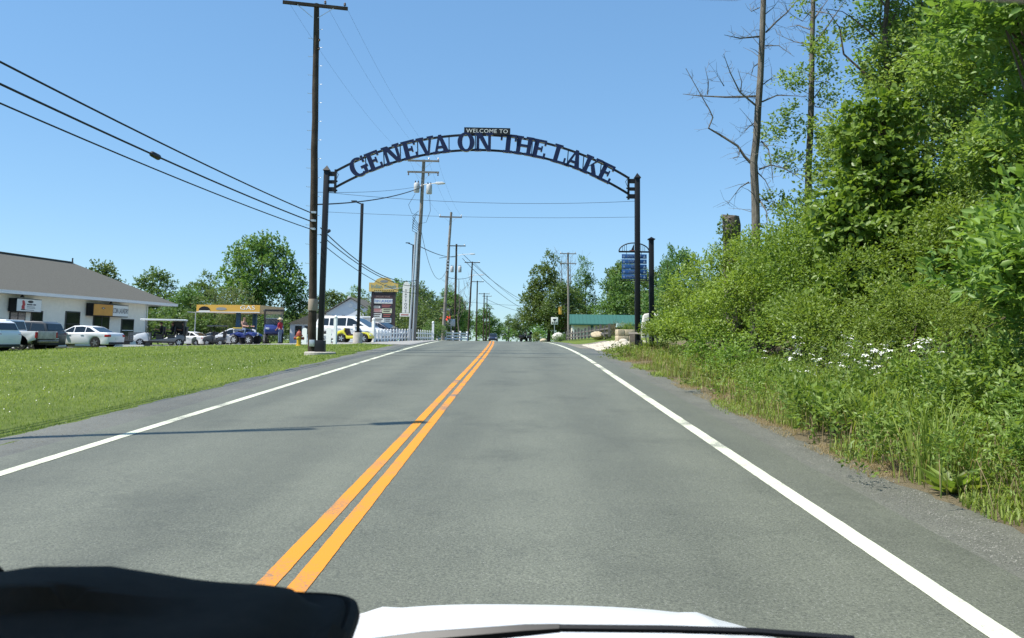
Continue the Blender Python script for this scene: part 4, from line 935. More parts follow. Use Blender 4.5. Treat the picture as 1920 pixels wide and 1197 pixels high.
def pole(label, x, y, ztop, top, r0, r1, m, name='utility_pole', group='utility poles along the left of the road', rough=.02):
    z0 = G(x, y); t = thing(name, label, 'utility pole', (x, y, z0), 0, group)
    K = 12; g = random.Random(int(x*100+y))
    pts = [(top[0]*i/K + g.uniform(-1, 1)*rough*.6, top[1]*i/K, -.3+(ztop-z0+.3)*i/K) for i in range(K+1)]
    MB().tube(pts, [r0+(r1-r0)*i/K + g.uniform(-1, 1)*rough*.3 for i in range(K+1)], 12).build('shaft', m, t, smooth=True)
    return t, z0
p1, z1 = pole('tall dark wooden pole with step pegs, beside the left arch post', -7.85, 31.5, 14.66, (-.36, 0), .165, .105, WOODP)
c = crossarm(p1, 14.55-z1, 2.5, -.12, R(14), WOODP, ins=(.3, .92)); c.location.x = -.36
for i in range(13):
    z = 13.6 - i*.74; t_ = (z-z1)/(14.66-z1)
    if z < 3: break
    for k, s in ((0, 1), (1, -1)):
        zz = z-z1-(.37 if s < 0 else 0)
        MB().tube([(-.36*t_+s*.1, -.05, zz), (-.36*t_+s*.27, -.06, zz), (-.36*t_+s*.275, -.06, zz+.03)], .009, 5).build('step_peg', STEEL, p1)
for zz in (13.1, 12.75): MB().lathe([(.02, 0), (.05, .03), (.03, .06), (.05, .09)], 8, (-.17, -.1, zz-z1)).build('insulator', INSUL, p1)
for zz, w in ((6.3, .12), (5.98, .1), (5.66, .1)): MB().box(-.2, -.02, -.24, -.12, zz-z1-.04, zz-z1+.04).build('cable_clamp', STEEL, p1)
MB().lathe([(.185, 0), (.19, .02), (.19, .42), (.185, .44)], 14, (-.03, 0, 2.55-z1)).build('sheath_band', mat('band_tan', (.33, .27, .21), .8), p1, smooth=True)
MB().box(-.06, .12, -.28, -.16, .25, .5).build('meter_box', STEEL, p1, bevel=.01)
p2, z2 = pole('grey pole with two crossarms, twin transformers and silver conduit', -7.28, 57, 14.05, (.41, 0), .17, .11, WOODG)
for zz, w, lo in ((13.95, 2.2, False), (13.15, 2.2, True)):
    c = crossarm(p2, zz-z2, w, -.14, R(3), WOODG, ins=(-.95, .35, .95), low=lo); c.location.x = .4
transformer(p2, -.02, -.2, 11.7-z2, .2, .6); transformer(p2, .85, -.2, 11.6-z2, .2, .6)
street_lamp(p2, 12.1-z2, 1.3, R(-12))
MB().tube([(-.28, -.16, 0), (-.12, -.16, 4), (.0, -.16, 8.9-z2)], .075, 10).build('conduit', STEEL, p2, smooth=True)
MB().tube([(-.02, -.24, 0), (.06, -.22, 4), (.16, -.2, 9.0-z2)], .05, 8).build('conduit', STEEL, p2, smooth=True)
for k in range(6):
    a = k*.35; MB().tube([(.1-.3*math.cos(a), -.2, 9.3+k*.22-z2), (-.25, -.25, 9.0+k*.2-z2), (.2, -.2, 8.8+k*.12-z2)], .018, 5).build('drop_wire', WIRE, p2)
MB().tube([(-.1, -.3, 11.6-z2), (-.55, -.3, 10.8-z2), (-.3, -.25, 10.2-z2), (.2, -.2, 10.1-z2)], .014, 5).build('jumper_wire', WIRE, p2)
MB().tube([(.9, -.3, 11.5-z2), (.98, -.3, 10.4-z2), (.7, -.25, 9.6-z2), (.2, -.2, 9.5-z2)], .014, 5).build('jumper_wire', WIRE, p2)
p3, z3 = pole('leaning pale pole in front of the red lit sign', -7.4, 80, 13.95, (.55, 0), .18, .11, WOODG)
c = crossarm(p3, 13.45-z3, 2.2, -.13, R(4), WOODG, ins=(-.95, .95)); c.location.x = .52
for k in range(4): MB().box(.3-.12, .3+.16, -.25, -.12, 8.2+k*.3-z3, 8.32+k*.3-z3).build('cable_clamp', STEEL, p3)
p4, z4 = pole('dark slim pole with twin transformers beyond the leaning pole', -8.3, 106, 13.85, (0, 0), .16, .12, WOODP)
crossarm(p4, 13.6-z4, 2.4, -.13, 0, WOODP, ins=(-.9, .9)); transformer(p4, -.5, -.1, 10.2-z4, .22, .7); transformer(p4, .5, -.1, 10.2-z4, .22, .7); street_lamp(p4, 12.3-z4, 1.8, R(-10)); MB().tube([(0,0,12.3-z4),(-2.2,0,12.0-z4)], .03, 5).build('lamp_arm', WIRE, p4)
p5, z5 = pole('dark pole with street lamp, middle of the receding pole line', -8.0, 128, 13.7, (.5, 0), .17, .11, WOODP)
crossarm(p5, 13.55-z5, 2.4, -.13, 0, WOODP, ins=(-.9, .9)).location.x = .5; street_lamp(p5, 11.4-z5, 1.7, R(-8)); 
for x, y, zt, lab in ((-8.6, 165, 13.4, 'thin dark pole just past the street lamp pole'), (-8.5, 195, 12.7, 'thin pole second past the street lamp pole'), (-9.2, 230, 14.0, 'distant pole with double crossarm'), (-10.6, 290, 13.0, 'farthest pole of the left line')):
    q, zq = pole(lab, x, y, zt, (0, 0), .17, .12, WOODP); crossarm(q, zt-.2-zq, 2.6, -.13, 0, WOODP, ins=(-.9, .9))
pR, zR = pole('lone grey utility pole on the right side of the road', 6.5, 110, 13.36, (-.2, 0), .19, .12, WOODG, group='utility poles along the right of the road')
crossarm(pR, 13.2-zR, 2.2, -.13, 0, WOODG, ins=(-.9, .9)).location.x = -.2; crossarm(pR, 11.9-zR, 2.2, -.13, 0, WOODG, ins=(-.9, .9), low=True).location.x = -.2
# pole left of the camera, its shadow lies across the road
p0, z0_ = pole('utility pole with street lamp left of the frame', -10.0, 8.2, 12.3, (0, 0), .105, .075, WOODP); street_lamp(p0, 9.4, 2.4, R(25), rise=.5)
# the overhead cables
for i, (zA, zB, r, lab) in enumerate(((6.62, 6.28, .022, 'uppermost of the three thick cables left of the arch'), (6.15, 5.95, .024, 'middle of the three thick cables left of the arch'), (5.75, 5.64, .018, 'lowest of the three thick cables left of the arch'))):
    cable(lab, (-10.0+.1*i, 8.2, zA), (-8.05+.02*i, 31.35, zB), .16, r, 6)
cl = tag(MB().lathe([(.02, -.28), (.07, -.22), (.075, .2), (.02, .28)], 10).build('splice_case', PLASTIC, smooth=True), 'black splice case on the middle thick cable', 'splice case'); cl.location = (-9.05, 20.0, 5.93); cl.rotation_euler = (R(-90+1.5), 0, R(4.5))
cl2 = tag(MB().lathe([(.02, -.2), (.07, -.15), (.07, .15), (.02, .2)], 10).build('splice_case', PLASTIC, smooth=True), 'small splice case on the cable just past the tall pole', 'splice case'); cl2.location = (-7.62, 32.4, 5.72); cl2.rotation_euler = (R(-75), 0, 0)
for i, (zA, zB, lab, s) in enumerate(((5.75, 5.6, 'uppermost cable from the tall pole to the conduit pole', .75), (5.5, 5.2, 'middle cable from the tall pole to the conduit pole', .55), (5.2, 4.7, 'lowest cable from the tall pole to the conduit pole', .5))):
    cable(lab, (-7.75, 31.65, zA), (-7.15, 57, zB), s, (.022, .02, .016)[i], 5)
    cable(lab.replace('from the tall pole to the conduit pole', 'from the conduit pole to the leaning pole'), (-7.1, 57.1, zB), (-7.2, 80, zB-.3*i+.2), .5, .018, 5)
    cable(lab.replace('from the tall pole to the conduit pole', 'from the leaning pole on to the dark slim pole'), (-7.2, 80.1, zB-.3*i+.2), (-8.25, 106, zB-.2*i), .6, .018, 5)
cable('thick taut cable rising from the tall pole to the conduit pole lamp', (-7.9, 31.4, 6.62), (-7.0, 56.8, 12.05), .25, .028, 6)
cable('thin wire just above the thick taut cable', (-7.9, 31.4, 7.1), (-7.05, 56.8, 12.15), .15, .012, 4)
cable('taut guy cable from the conduit pole to the dark slim pole lamp', (-7.1, 57.1, 8.0), (-8.2, 105.8, 12.2), .3, .03, 5)
cable('guy cable from the leaning pole to the street lamp pole', (-7.2, 80, 7.6), (-7.6, 127.9, 11.4), .3, .03, 5)
cable('loop of service wire between conduit pole and leaning pole', (-7.0, 57.1, 9.3), (-7.1, 79.9, 8.5), 2.2, .016, 5)
for i, xx in enumerate((-1.1, .35, 1.1)):
    cable(('left', 'middle', 'right')[i]+' primary wire between the tall pole and conduit pole tops', (-8.2+xx, 31.5, 14.7), (-6.9+xx*.9, 57, 14.1), .6, .004, 3)
    cable(('left', 'middle', 'right')[i]+' primary wire between the conduit pole and leaning pole tops', (-6.9+xx*.9, 57, 14.1), (-6.9+xx*.9, 80, 13.65), .5, .005, 3)
cable('upper wire sweeping over the road to the right-hand trees', (-7.5, 106, 12.6), (7.2, 190, 9.6), 2.0, .03, 4)
cable('lower wire sweeping over the road to the right-hand trees', (-7.5, 106, 12.0), (6.5, 175, 6.6), 1.8, .03, 4)
cable('far wire crossing the road beyond the street lamp pole', (-7.2, 128, 13.5), (6, 210, 9.2), 1.5, .025, 4)
cable('distant pair wire over the road', (-8.4, 195, 11.5), (8, 230, 9.2), 1.2, .04, 4)
# black lamp posts
def lamp_post(label, x, y, ztop, zpad):
    z0 = G(x, y); t = thing('lamp_post', label, 'lamp post', (x, y, z0), 0, 'black lamp posts by the lot')
    MB().box(-.08, .08, -.08, .08, .5, ztop-z0).build('post', BLACK, t, bevel=.01)
    MB().lathe([(.27, -.2), (.28, .6), (.25, .64)], 18).build('footing', CONC, t, smooth=True)
    MB().box(-.16, .16, -.16, .16, .64, .72).build('base_plate', BLACK, t)
    a = MB().bar((0, 0, ztop-z0-.05), (-.5, -.1, ztop-z0+.13), .06, .06).build('arm', BLACK, t)
    MB().box(-.62, -.3, -.16, .02, ztop-z0+.10, ztop-z0+.15).build('lamp_head', BLACK, t)
lamp_post('black lamp post on a concrete drum by the yellow cart', -9.35, 48, 9.42, 0)
lamp_post('farther black lamp post beside the grey conduit pole', -8.62, 66, 9.1, 0)

# ------------------------------------------------------------------ laundry building
SIDING = mat('siding_white', (.84, .81, .70), .6, noise=.06, scale=3)
TRIM = mat('trim_white', (.74, .74, .72), .5)
SHINGLE = mat('shingle_grey', (.115, .11, .09), .95, noise=.3, scale=14, bump=.6, bscale=40)
DARKF = mat('dark_frame', (.03, .03, .03), .5)
bx, by = -33.05, 79.6; bz = 0.55
bld = thing('shop_building', 'long white-sided laundry building with grey hip roof', 'building', (bx, by, bz), math.atan2(.989, .147))
EZ, RZ = 4.59-bz, 8.0-bz; D_ = 13.1
def lap_siding(x0, x1, y, z0, z1, step=.15):
    mb = MB(); n = int((z1-z0)/step)
    for i in range(n):
        a = z0+i*step; b = min(z1, a+step)
        mb.quad((x0, y-.018, a), (x1, y-.018, a), (x1, y, b), (x0, y, b)); mb.quad((x0, y, a), (x1, y, a), (x1, y-.018, a), (x0, y-.018, a))
    return mb
MB().box(-38, -3.5, 1.02, D_-1, 0, EZ).build('wall', SIDING, bld)
lap_siding(-38, -3.5, 1.0, 0, EZ).build('siding', SIDING, bld)
MB().box(-3.62, -3.47, .96, 1.1, 0, EZ).build('corner_board', TRIM, bld)
w_ = D_/2
rf = MB(); e = [(-40, 0, EZ), (0, 0, EZ), (0, D_, EZ), (-40, D_, EZ)]; r_ = [(-40+w_, w_, RZ), (-w_, w_, RZ)]
rf.add(e+r_, [(0,1,5,4), (1,2,5), (2,3,4,5), (3,0,4), (3,2,1,0)])
roof = rf.build('roof', SHINGLE, bld)
MB().bar((-40+w_, w_, RZ+.03), (-w_, w_, RZ+.03), .3, .08).build('ridge_cap', SHINGLE, roof)
MB().cyl((-w_+.3, w_+.2, RZ-.3), (-w_+.3, w_+.2, RZ+.45), .06, n=8).build('vent_pipe', DARKF, roof)
fs = MB(); fs.box(-40, .02, -.06, .0, EZ-.22, EZ+.02); fs.box(.0, .06, -.06, D_, EZ-.22, EZ+.02); fs.build('fascia', TRIM, roof)
MB().box(-39.9, -.05, .02, 1.0, EZ-.2, EZ-.16).build('soffit', TRIM, roof)
for x0, x1, z0, z1, nm in ((-20.1,-18.7,.2,2.85,'door'), (-17.95,-16.9,1.3,2.65,'window'), (-14.2,-12.65,.9,2.75,'window'), (-10.8,-8.85,.15,2.85,'door'), (-7.0,-5.36,.5,2.35,'window'), (-25,-23.5,.2,2.8,'door'), (-28,-26.4,.9,2.6,'window')):
    fr = MB().box(x0-.09, x1+.09, .93, .99, z0-.09, z1+.09).build(nm, DARKF if nm == 'door' else mat('window_trim_dark', (.06,.06,.055), .5), bld)
    MB().box(x0, x1, .915, .925, z0, z1).build('pane', GLASS, fr)
    if nm == 'window': MB().box(x0, x1, .90, .93, (z0+z1)/2-.03, (z0+z1)/2+.03).build('sash_bar', TRIM if x0 > -8 else DARKF, fr)
    else: MB().box((x0+x1)/2-.04, (x0+x1)/2+.04, .90, .93, z0, z1).build('mullion', DARKF, fr)
MB().tube([(-3.4, .9, .1), (-3.4, .9, EZ-.3), (-3.3, .4, EZ-.12)], .05, 6).build('downspout', TRIM, bld)
for x in (-9.2, -19.5): MB().lathe([(.05, 0), (.12, -.1), (.14, -.2)], 8, (x, .6, EZ-.2)).build('soffit_lamp', DARKF, bld)
# box signs standing out from its wall
def wall_sign(label, X0, X1, zc, h):
    t = thing('box_sign', label, 'sign', (0, 0, 0)); t.matrix_world = Matrix.Translation((bx, by, bz)) @ Matrix.Rotation(bld.rotation_euler.z, 4, 'Z') @ Matrix.Translation(((X0+X1)/2, .3, zc-bz))
    w = X1-X0; MB().box(-w/2, w/2, -.0, .63, -h/2, h/2).build('cabinet', BLACK, t, bevel=.01)
    return t, w
s, w = wall_sign('orange and white COIN LAUNDRY box sign on the white building', -11.9, -7.17, 3.62, 1.05)
MB().box(-w/2+.06, -w/2+2.55, -.03, -.002, -.46, .46).build('orange_panel', mat('sign_orange', (.62, .30, .05), .6, noise=.12, scale=1.5), s)
MB().box(-w/2+2.57, w/2-.06, -.03, -.002, -.46, .46).build('white_panel', CREAM, s)
text_obj('lettering', 'COIN LAUNDRY', .62, BLACK, s, (-w/2+3.62, -.036, -.02), sx=.46)
o = MB().add([(-.3,-.0,0),(0,0,.09),(.3,0,0),(0,0,-.09)], [(0,1,2,3)]).build('emblem', BLACK, s); o.location = (-w/2+1.25, -.034, .15)
o = MB().add([(-.14,0,0),(0,0,.04),(.14,0,0),(0,0,-.04)], [(0,1,2,3)]).build('emblem', CREAM, s); o.location = (-w/2+1.27, -.037, .15)
s, w = wall_sign('white box sign with a red hydrant shape on the white building', -20.4, -17.85, 3.62, .98)
MB().box(-w/2+.05, w/2-.05, -.03, -.002, -.44, .44).build('white_panel', CREAM, s)
MB().prism([(-.75,-.28),(-.45,-.28),(-.48,-.1),(-.42,.05),(-.5,.3),(-.6,.36),(-.75,.32),(-.7,.05),(-.78,-.1)], -.038, -.032).build('red_figure', mat('sign_red', (.45, .05, .05), .6), s)
MB().prism([(.1+.28*math.cos(a), .27+.1*math.sin(a)) for a in np.linspace(0, 6.283, 19)[:-1]], -.038, -.032).build('oval_mark', DARKF, s)
MB().box(-.82, -.4, -.038, -.032, -.36, -.29).build('figure_base', DARKF, s)
for k, (z, x0, x1, hh) in enumerate(((.06, -.25, .3, .1), (.06, .38, .65, .1), (-.1, -.25, .55, .04), (-.2, -.25, .6, .03), (-.34, -.55, .5, .04))): MB().box(x0, x1, -.038, -.032, z-hh/2, z+hh/2).build('print_line', mat('print_grey', (.12, .12, .12), .7), s)

# ------------------------------------------------------------------ petrol canopy and pump
ORNG = mat('canopy_orange', (.62, .36, .06), .5); BEIGE = mat('canopy_beige', (.62, .42, .2), .6)
cp = thing('petrol_canopy', 'orange GAS station canopy on blue columns', 'canopy', (-30.65, 91, G(-30.65, 91)), R(-8)); cz = cp.location.z
MB().box(-3.55, 3.55, -3, 3, 4.15-cz, 4.85-cz).build('deck', BEIGE, cp)
MB().box(-3.6, 3.6, -3.06, -3.01, 4.1-cz, 4.92-cz).build('front_fascia', ORNG, cp)
MB().box(3.56, 3.62, -3.0, 3.0, 4.1-cz, 4.92-cz).build('side_fascia', BEIGE, cp)
MB().box(-3.6, 3.6, -3.075, -3.062, 4.1-cz, 4.2-cz).build('fascia_trim', mat('canopy_trim', (.6, .6, .58), .5), cp)
text_obj('lettering', 'GAS', .62, CREAM, cp, (2.2, -3.075, 4.62-cz), sx=1.5)
MB().prism([(-3.35,.12),(-2.0,.12),(-2.1,.35),(-2.35,.5),(-2.7,.56),(-3.0,.5),(-3.25,.35)], -3.078, -3.07).build('arched_logo', BLACK, cp, loc=(0,0,4.2-cz))
MB().box(-3.3, -2.05, -3.078, -3.07, 4.2-cz, 4.3-cz).build('logo_strip', CREAM, cp)
MB().prism([(-.75+.62*math.cos(a), .3+.16*math.sin(a)) for a in np.linspace(0, 6.283, 21)[:-1]], -3.078, -3.07).build('oval_logo', mat('logo_grey', (.25, .26, .25), .6), cp, loc=(0,0,4.2-cz))
for x, y in ((.1, -.8), (.55, 2.2)): MB().box(x-.22, x+.22, y-.15, y+.15, -.1, 4.14-cz).build('column', mat('column_blue', (.03, .1, .2), .5), cp, bevel=.015)
pm = thing('fuel_pump', 'grey fuel pump with yellow top under the canopy', 'fuel pump', (-28.6, 84.2, G(-28.6, 84.2)), R(5))
MB().box(-.32, .32, -.25, .25, 0, 1.62).build('cabinet', mat('pump_grey', (.42, .44, .46), .5), pm, bevel=.02)
MB().box(-.48, .48, -.3, .3, 1.64, 1.78).build('top', mat('pump_yellow', (.6, .42, .06), .5), pm, bevel=.02)
MB().box(.33, .72, -.22, .22, 0, 1.5).build('side_panel', mat('column_blue', (.03, .1, .2)), pm, bevel=.01)
MB().box(-.22, .22, -.262, -.252, .95, 1.35).build('display', GLASS, pm)
MB().tube([(.25,-.27,1.2),(.42,-.35,.6),(.3,-.3,.2)], .02, 5).build('hose', RUBBER, pm)
# light standard left of the canopy
ls = thing('light_standard', 'slim pale pole left of the orange canopy', 'pole', (-34.9, 89, G(-34.9, 89)))
MB().cyl((0,0,-.1), (0,0,3.6), .06, .05, 8).build('pole', STEEL, ls, smooth=True)
MB().bar((0,0,3.6), (-.9,0,3.65), .08, .08).build('arm', STEEL, ls)

# ------------------------------------------------------------------ white house, trailer
HW_ = mat('house_siding', (.62, .66, .70), .6, noise=.04, scale=2)
hs = thing('house', 'pale two-storey house with a front gable and dark shutters', 'house', (-21.5, 105, G(-21.5, 105)), R(-3)); hz = hs.location.z
MB().prism([(-3.1, -.2), (3.1, -.2), (3.1, 4.75-hz), (0, 6.6-hz), (-3.1, 4.75-hz)], 0, 9).build('wall', HW_, hs)
lap_siding(-3.1, 3.1, -.005, 0, 4.7-hz, .2).build('siding', HW_, hs)
r2 = MB()
for s_ in (-1, 1): r2.add([(0,-.35,6.78-hz),(s_*3.5,-.35,4.68-hz),(s_*3.5,9.3,4.68-hz),(0,9.3,6.78-hz),(0,-.35,6.66-hz),(s_*3.5,-.35,4.56-hz),(s_*3.5,9.3,4.56-hz),(0,9.3,6.66-hz)], [(0,1,2,3),(7,6,5,4),(0,4,5,1),(1,5,6,2),(3,2,6,7)])
rr = r2.build('roof', SHINGLE, hs)
MB().box(-1.5, -1.1, 4, 4.5, 5.6-hz, 7.1-hz).build('chimney', TRIM, rr)
for x in (-1.55, 1.55):
    for z0 in (3.1-hz,):
        fr = MB().box(x-.42, x+.42, -.06, -.025, z0, z0+1.35).build('window', TRIM, hs); MB().box(x-.34, x+.34, -.075, -.062, z0+.08, z0+1.27).build('pane', GLASS, fr); MB().box(x-.34, x+.34, -.09, -.076, z0+.64, z0+.70).build('sash_bar', TRIM, fr)
        for s_ in (-1, 1): MB().box(x+s_*.68-.19, x+s_*.68+.19, -.07, -.03, z0, z0+1.35).build('shutter', DARKF, hs)
MB().prism([(.28*math.cos(a), 5.75-hz+.28*math.sin(a)) for a in np.linspace(0, 6.283, 17)[:-1]], -.04, -.02).build('gable_vent', TRIM, hs)
ex = thing('house_annex', 'low pale annex with shallow roof beside the hydrant', 'building', (-23.5, 94, G(-23.5, 94)), R(-4)); ez = ex.location.z
MB().box(-2.6, 2.6, 0, 5, -.2, 3.0-ez+.2).build('wall', HW_, ex); MB().prism([(-2.9, 3.1-ez), (2.9, 3.1-ez), (2.9, 3.5-ez), (.5, 4.3-ez), (-.2, 4.2-ez)], -.3, 5.3).build('roof', SHINGLE, ex)
for x in (-1.6, -.5, 1.2): f_ = MB().box(x-.4, x+.4, -.06, -.02, .9, 2.0).build('window', DARKF, ex); MB().box(x-.32, x+.32, -.07, -.061, .98, 1.92).build('pane', GLASS, f_)
tr = thing('camper_trailer', 'long white trailer roof behind the minivan', 'trailer', (-15.8, 76, G(-15.8, 76)), R(2)); tz = tr.location.z
MB().box(-2.5, 2.5, 0, 2.3, .45, 3.4-tz).build('body', mat('trailer_white', (.74,.75,.75), .4), tr, bevel=.06)
MB().box(-2.6, 2.6, -.12, 2.4, 3.4-tz, 3.58-tz).build('roof', WHITEV, tr, bevel=.03)
for x in (.3, .75, 1.15): MB().box(x-.15, x+.15, -.02, -.005, 2.95-tz, 3.1-tz).build('vent', DARKF, tr)
for x in (-1.4, 1.5): MB().lathe([(.33, -.02), (.35, .05), (.35, .2), (.33, .22)], 14, (x, 0, .35), 'y').build('wheel', RUBBER, tr)

# ------------------------------------------------------------------ shop directory sign, hanging sign, red lit sign
ds = thing('shop_directory_sign', 'tall roadside directory sign with yellow domed top', 'sign', (-11.9, 72, G(-11.9, 72)), R(2)); dz = ds.location.z
BROWN = mat('sign_brown', (.04, .028, .03), .6)
for x in (-.93, .93): MB().box(x-.12, x+.12, -.12, .12, -.2, 5.62-dz).build('post', BROWN, ds)
MB().box(-.81, .81, -.06, .1, 2.6-dz, 5.6-dz).build('backboard', BROWN, ds)
YS = mat('sign_yellow', (.66, .46, .13), .6, noise=.1, scale=2)
dome = [(-1.26, 5.63), (1.26, 5.63), (1.26, 6.40), (.82, 6.40)] + [(.78*math.cos(a), 6.40+.45*math.sin(a)) for a in np.linspace(.15, math.pi-.15, 14)] + [(-.82, 6.40), (-1.26, 6.40)]
hd = MB().prism([(x, z-dz) for x, z in dome], -.18, .2).build('head', YS, ds)
text_obj('lettering', 'Indian Creek', .5, mat('sign_teal', (.2, .34, .36), .6), hd, (0, -.188, 6.08-dz), sx=.85)
MB().prism([(.03+.36*math.cos(a), 6.52-dz+.11*math.sin(a)) for a in np.linspace(0, 6.283, 19)[:-1]], -.19, -.183).build('emblem', mat('logo_grey', (.25,.26,.25)), hd)
for x in np.linspace(-.75, .85, 11): MB().box(x-.035, x+.035, -.19, -.183, 5.69-dz, 5.76-dz).build('print_mark', BROWN, hd)
TW = CREAM
def dz_(y): return 5.63-(y-410)*.00542-dz
def dx_(x): return (x-425)/184.7
for (x0, x1, y0, y1, mm, tx, tm, ts) in ((270,570,465,515,mat('panel_maroon',(.10,.05,.05),.6),'DISCOUNT STORE',mat('tan_text',(.42,.3,.25),.6),.2), (258,577,525,600,TW,'COIN LAUNDRY',mat('blue_text',(.03,.12,.42),.6),.32),
        (385,570,610,675,mat('panel_plum',(.06,.045,.06),.6),None,None,0), (265,378,640,672,TW,None,None,0), (262,407,683,740,mat('panel_pink',(.6,.42,.4),.6),None,None,0), (412,567,680,752,mat('panel_lemon',(.68,.68,.45),.6),None,None,0),
        (256,407,758,832,TW,None,None,0), (415,572,758,832,mat('panel_black',(.02,.025,.025),.5),None,None,0), (250,447,836,902,TW,None,None,0), (453,562,834,905,mat('panel_mist',(.5,.58,.6),.6),None,None,0)):
    pn = MB().box(dx_(x0), dx_(x1), -.10, -.062, dz_(y1), dz_(y0)).build('sign_panel', mm, ds)
    if tx: text_obj('lettering', tx, ts, tm, pn, ((dx_(x0)+dx_(x1))/2, -.106, (dz_(y0)+dz_(y1))/2), sx=.72)
    else:
        w = dx_(x1)-dx_(x0); h = dz_(y0)-dz_(y1); dk = mat('print_dark', (.08, .07, .06), .7) if mm not in (MAT['panel_plum'], MAT['panel_black'], MAT['panel_pink']) else (mat('print_rust', (.4, .12, .1), .7))
        for k, q in enumerate((.75, .35)): MB().box(dx_(x0)+w*.12, dx_(x1)-w*(.12+.1*k), -.106, -.102, dz_(y1)+h*q-h*.1, dz_(y1)+h*q+h*.1).build('print_line', dk, pn)
vsn = thing('hanging_sign', 'narrow white vertical sign hung beside the grey conduit pole', 'sign', (-9.2, 66.6, 3.35), R(-4))
MB().prism([(-.27,.3),(.27,.3),(.27,2.25),(.34,2.42),(.3,2.6),(.12,2.78),(-.1,2.78),(-.27,2.55)], -.05, .05).build('board', CREAM, vsn)
for k, ch in enumerate('TATTOOS'): text_obj('lettering', ch, .27, BROWN, vsn, (0, -.055, 2.05-k*.27), sx=1.1)
ft = MB().box(-.46, .36, -.05, .05, 0, .27).build('foot_board', CREAM, vsn); MB().box(-.36, .26, -.058, -.052, .09, .18).build('foot_mark', mat('print_rust', (.4,.12,.1)), ft)
MB().bar((-1.9, .1, 2.2), (.5, .1, 2.36), .05, .05).build('bracket', STEEL, vsn)
led = thing('lit_roadside_sign', 'black framed roadside sign with glowing red display', 'sign', (-9.98, 110, G(-9.98, 110)), 0); lz = led.location.z
for x in (-.85, .85): MB().box(x-.07, x+.07, -.07, .07, -.2, 6.0-lz).build('post', BLACK, led)
MB().prism([(-.92, 5.9-lz)] + [(.92*math.cos(a), 5.9-lz+.45*math.sin(a)) for a in np.linspace(math.pi, 0, 12)] + [(.92, 5.9-lz)], -.05, .05).build('arched_top', BLACK, led)
MB().box(-.78, .78, -.06, .06, 3.4-lz, 5.9-lz).build('cabinet', DARKF, led)
for z0, z1, m_ in ((5.45, 5.75, mat('panel_grey', (.35,.34,.4), .5)), (4.75, 5.4, mat('panel_olive', (.25,.2,.12), .6)), (3.75, 3.95, mat('panel_maroon2', (.2,.03,.05), .6)), (3.45, 3.68, mat('panel_mist', (.5,.58,.6)))): MB().box(-.72, .72, -.09, -.062, z0-lz, z1-lz).build('sign_panel', m_, led)
MB().box(-.74, .74, -.1, -.062, 4.15-lz, 4.68-lz).build('display', mat('led_red', (.3, .02, .02), .4, emit=((1.0, .06, .05), 1.3)), led)
def flat_sign(label, x, y, z0, w, h, m, name='road_sign', post=True, rz=0.0):
    t = thing(name, label, 'sign', (x, y, G(x, y)), rz); g0 = t.location.z
    MB().box(-w/2, w/2, -.06, -.04, z0-g0, z0-g0+h).build('plate', m, t, bevel=.01)
    MB().box(-.035, .035, -.035, .035, -.2, z0-g0+h*.9).build('post', STEEL, t)
    return t, g0
flat_sign('blank pale back of a road sign in front of the red lit sign', -7.6, 92, 3.05, .85, .8, mat('sign_back', (.55, .56, .55), .5, metal=.3))
t, g0 = flat_sign('white square road sign with a dark triangle by the right trees', 3.75, 90, 3.35, .75, .78, CREAM)
MB().prism([(-.22, .62), (.22, .62), (0, .3)], -.07, -.062).build('triangle', DARKF, t, loc=(0, 0, 3.35-g0)); 
for x in (-.2, .02, .24): MB().box(x-.07, x+.07, -.07, -.062, 3.35-g0+.1, 3.35-g0+.26).build('print_mark', DARKF, t)
sg = thing('traffic_signal', 'yellow traffic signal hanging among the right trees', 'traffic signal', (4.85, 100, 4.78))
MB().box(-.19, .19, -.1, .12, 0, .85).build('housing', mat('signal_yellow', (.75, .42, .06), .5), sg, bevel=.02); MB().cyl((0,0,.85), (0,0,1.15), .03, n=6).build('hanger', STEEL, sg); MB().prism([(-.19,.86),(.19,.86),(.24,.9),(-.24,.9)], -.2, .15).build('visor', MAT['signal_yellow'], sg)
cable('span wire carrying the yellow traffic signal', (-8.3, 106, 6.6), (6.5, 110, 6.4), .35, .02, 4)

# ------------------------------------------------------------------ fences on the left
def picket_fence(label, a, b, n, h, pw, tall=(True, True), th=1.4):
    a, b = Vector((*a, G(*a))), Vector((*b, G(*b))); d = b-a; L = Vector((d.x, d.y, 0)).length; rz = math.atan2(d.y, d.x); sl = d.z/L
    t = thing('picket_fence', label, 'fence', a, rz, 'white picket fences by the lot')
    for k, on in ((0, tall[0]), (L, tall[1])):
        if on:
            p = MB().box(k-.08, k+.08, -.08, .08, -.2+sl*k, th+sl*k).build('post', WHITEV, t); MB().lathe([(.05, th), (.1, th+.03), (.1, th+.1), (.03, th+.17)], 10, (k, 0, sl*k)).build('post_cap', WHITEV, p)
    for z in (.22, .55): MB().bar((0, 0, z), (L, 0, z+sl*L), .05, .09).build('rail', WHITEV, t)
    for i in range(n):
        x = L*(i+.5)/n; z = sl*x
        MB().prism([(x-pw/2, z+.05), (x+pw/2, z+.05), (x+pw/2, z+h-.08), (x+pw*.25, z+h), (x-pw*.25, z+h), (x-pw/2, z+h-.08)], -.055, -.03).build('picket', WHITEV, t)
picket_fence('white picket fence in front of the minivan bonnet', (-9.35, 53), (-7.55, 58), 13, .85, .19, (True, False))
picket_fence('white picket fence right of the grey conduit pole', (-7.25, 58.5), (-7.0, 67), 9, .8, .2, (False, True))
picket_fence('short white fence with tall post behind the hydrant', (-12.4, 46.6), (-10.22, 46), 3, .95, .3, (False, True), 1.45)
wf = thing('rail_fence', 'low white rail fence past the picket fence', 'fence', (-8.9, 90, G(-8.9, 90)), R(75))
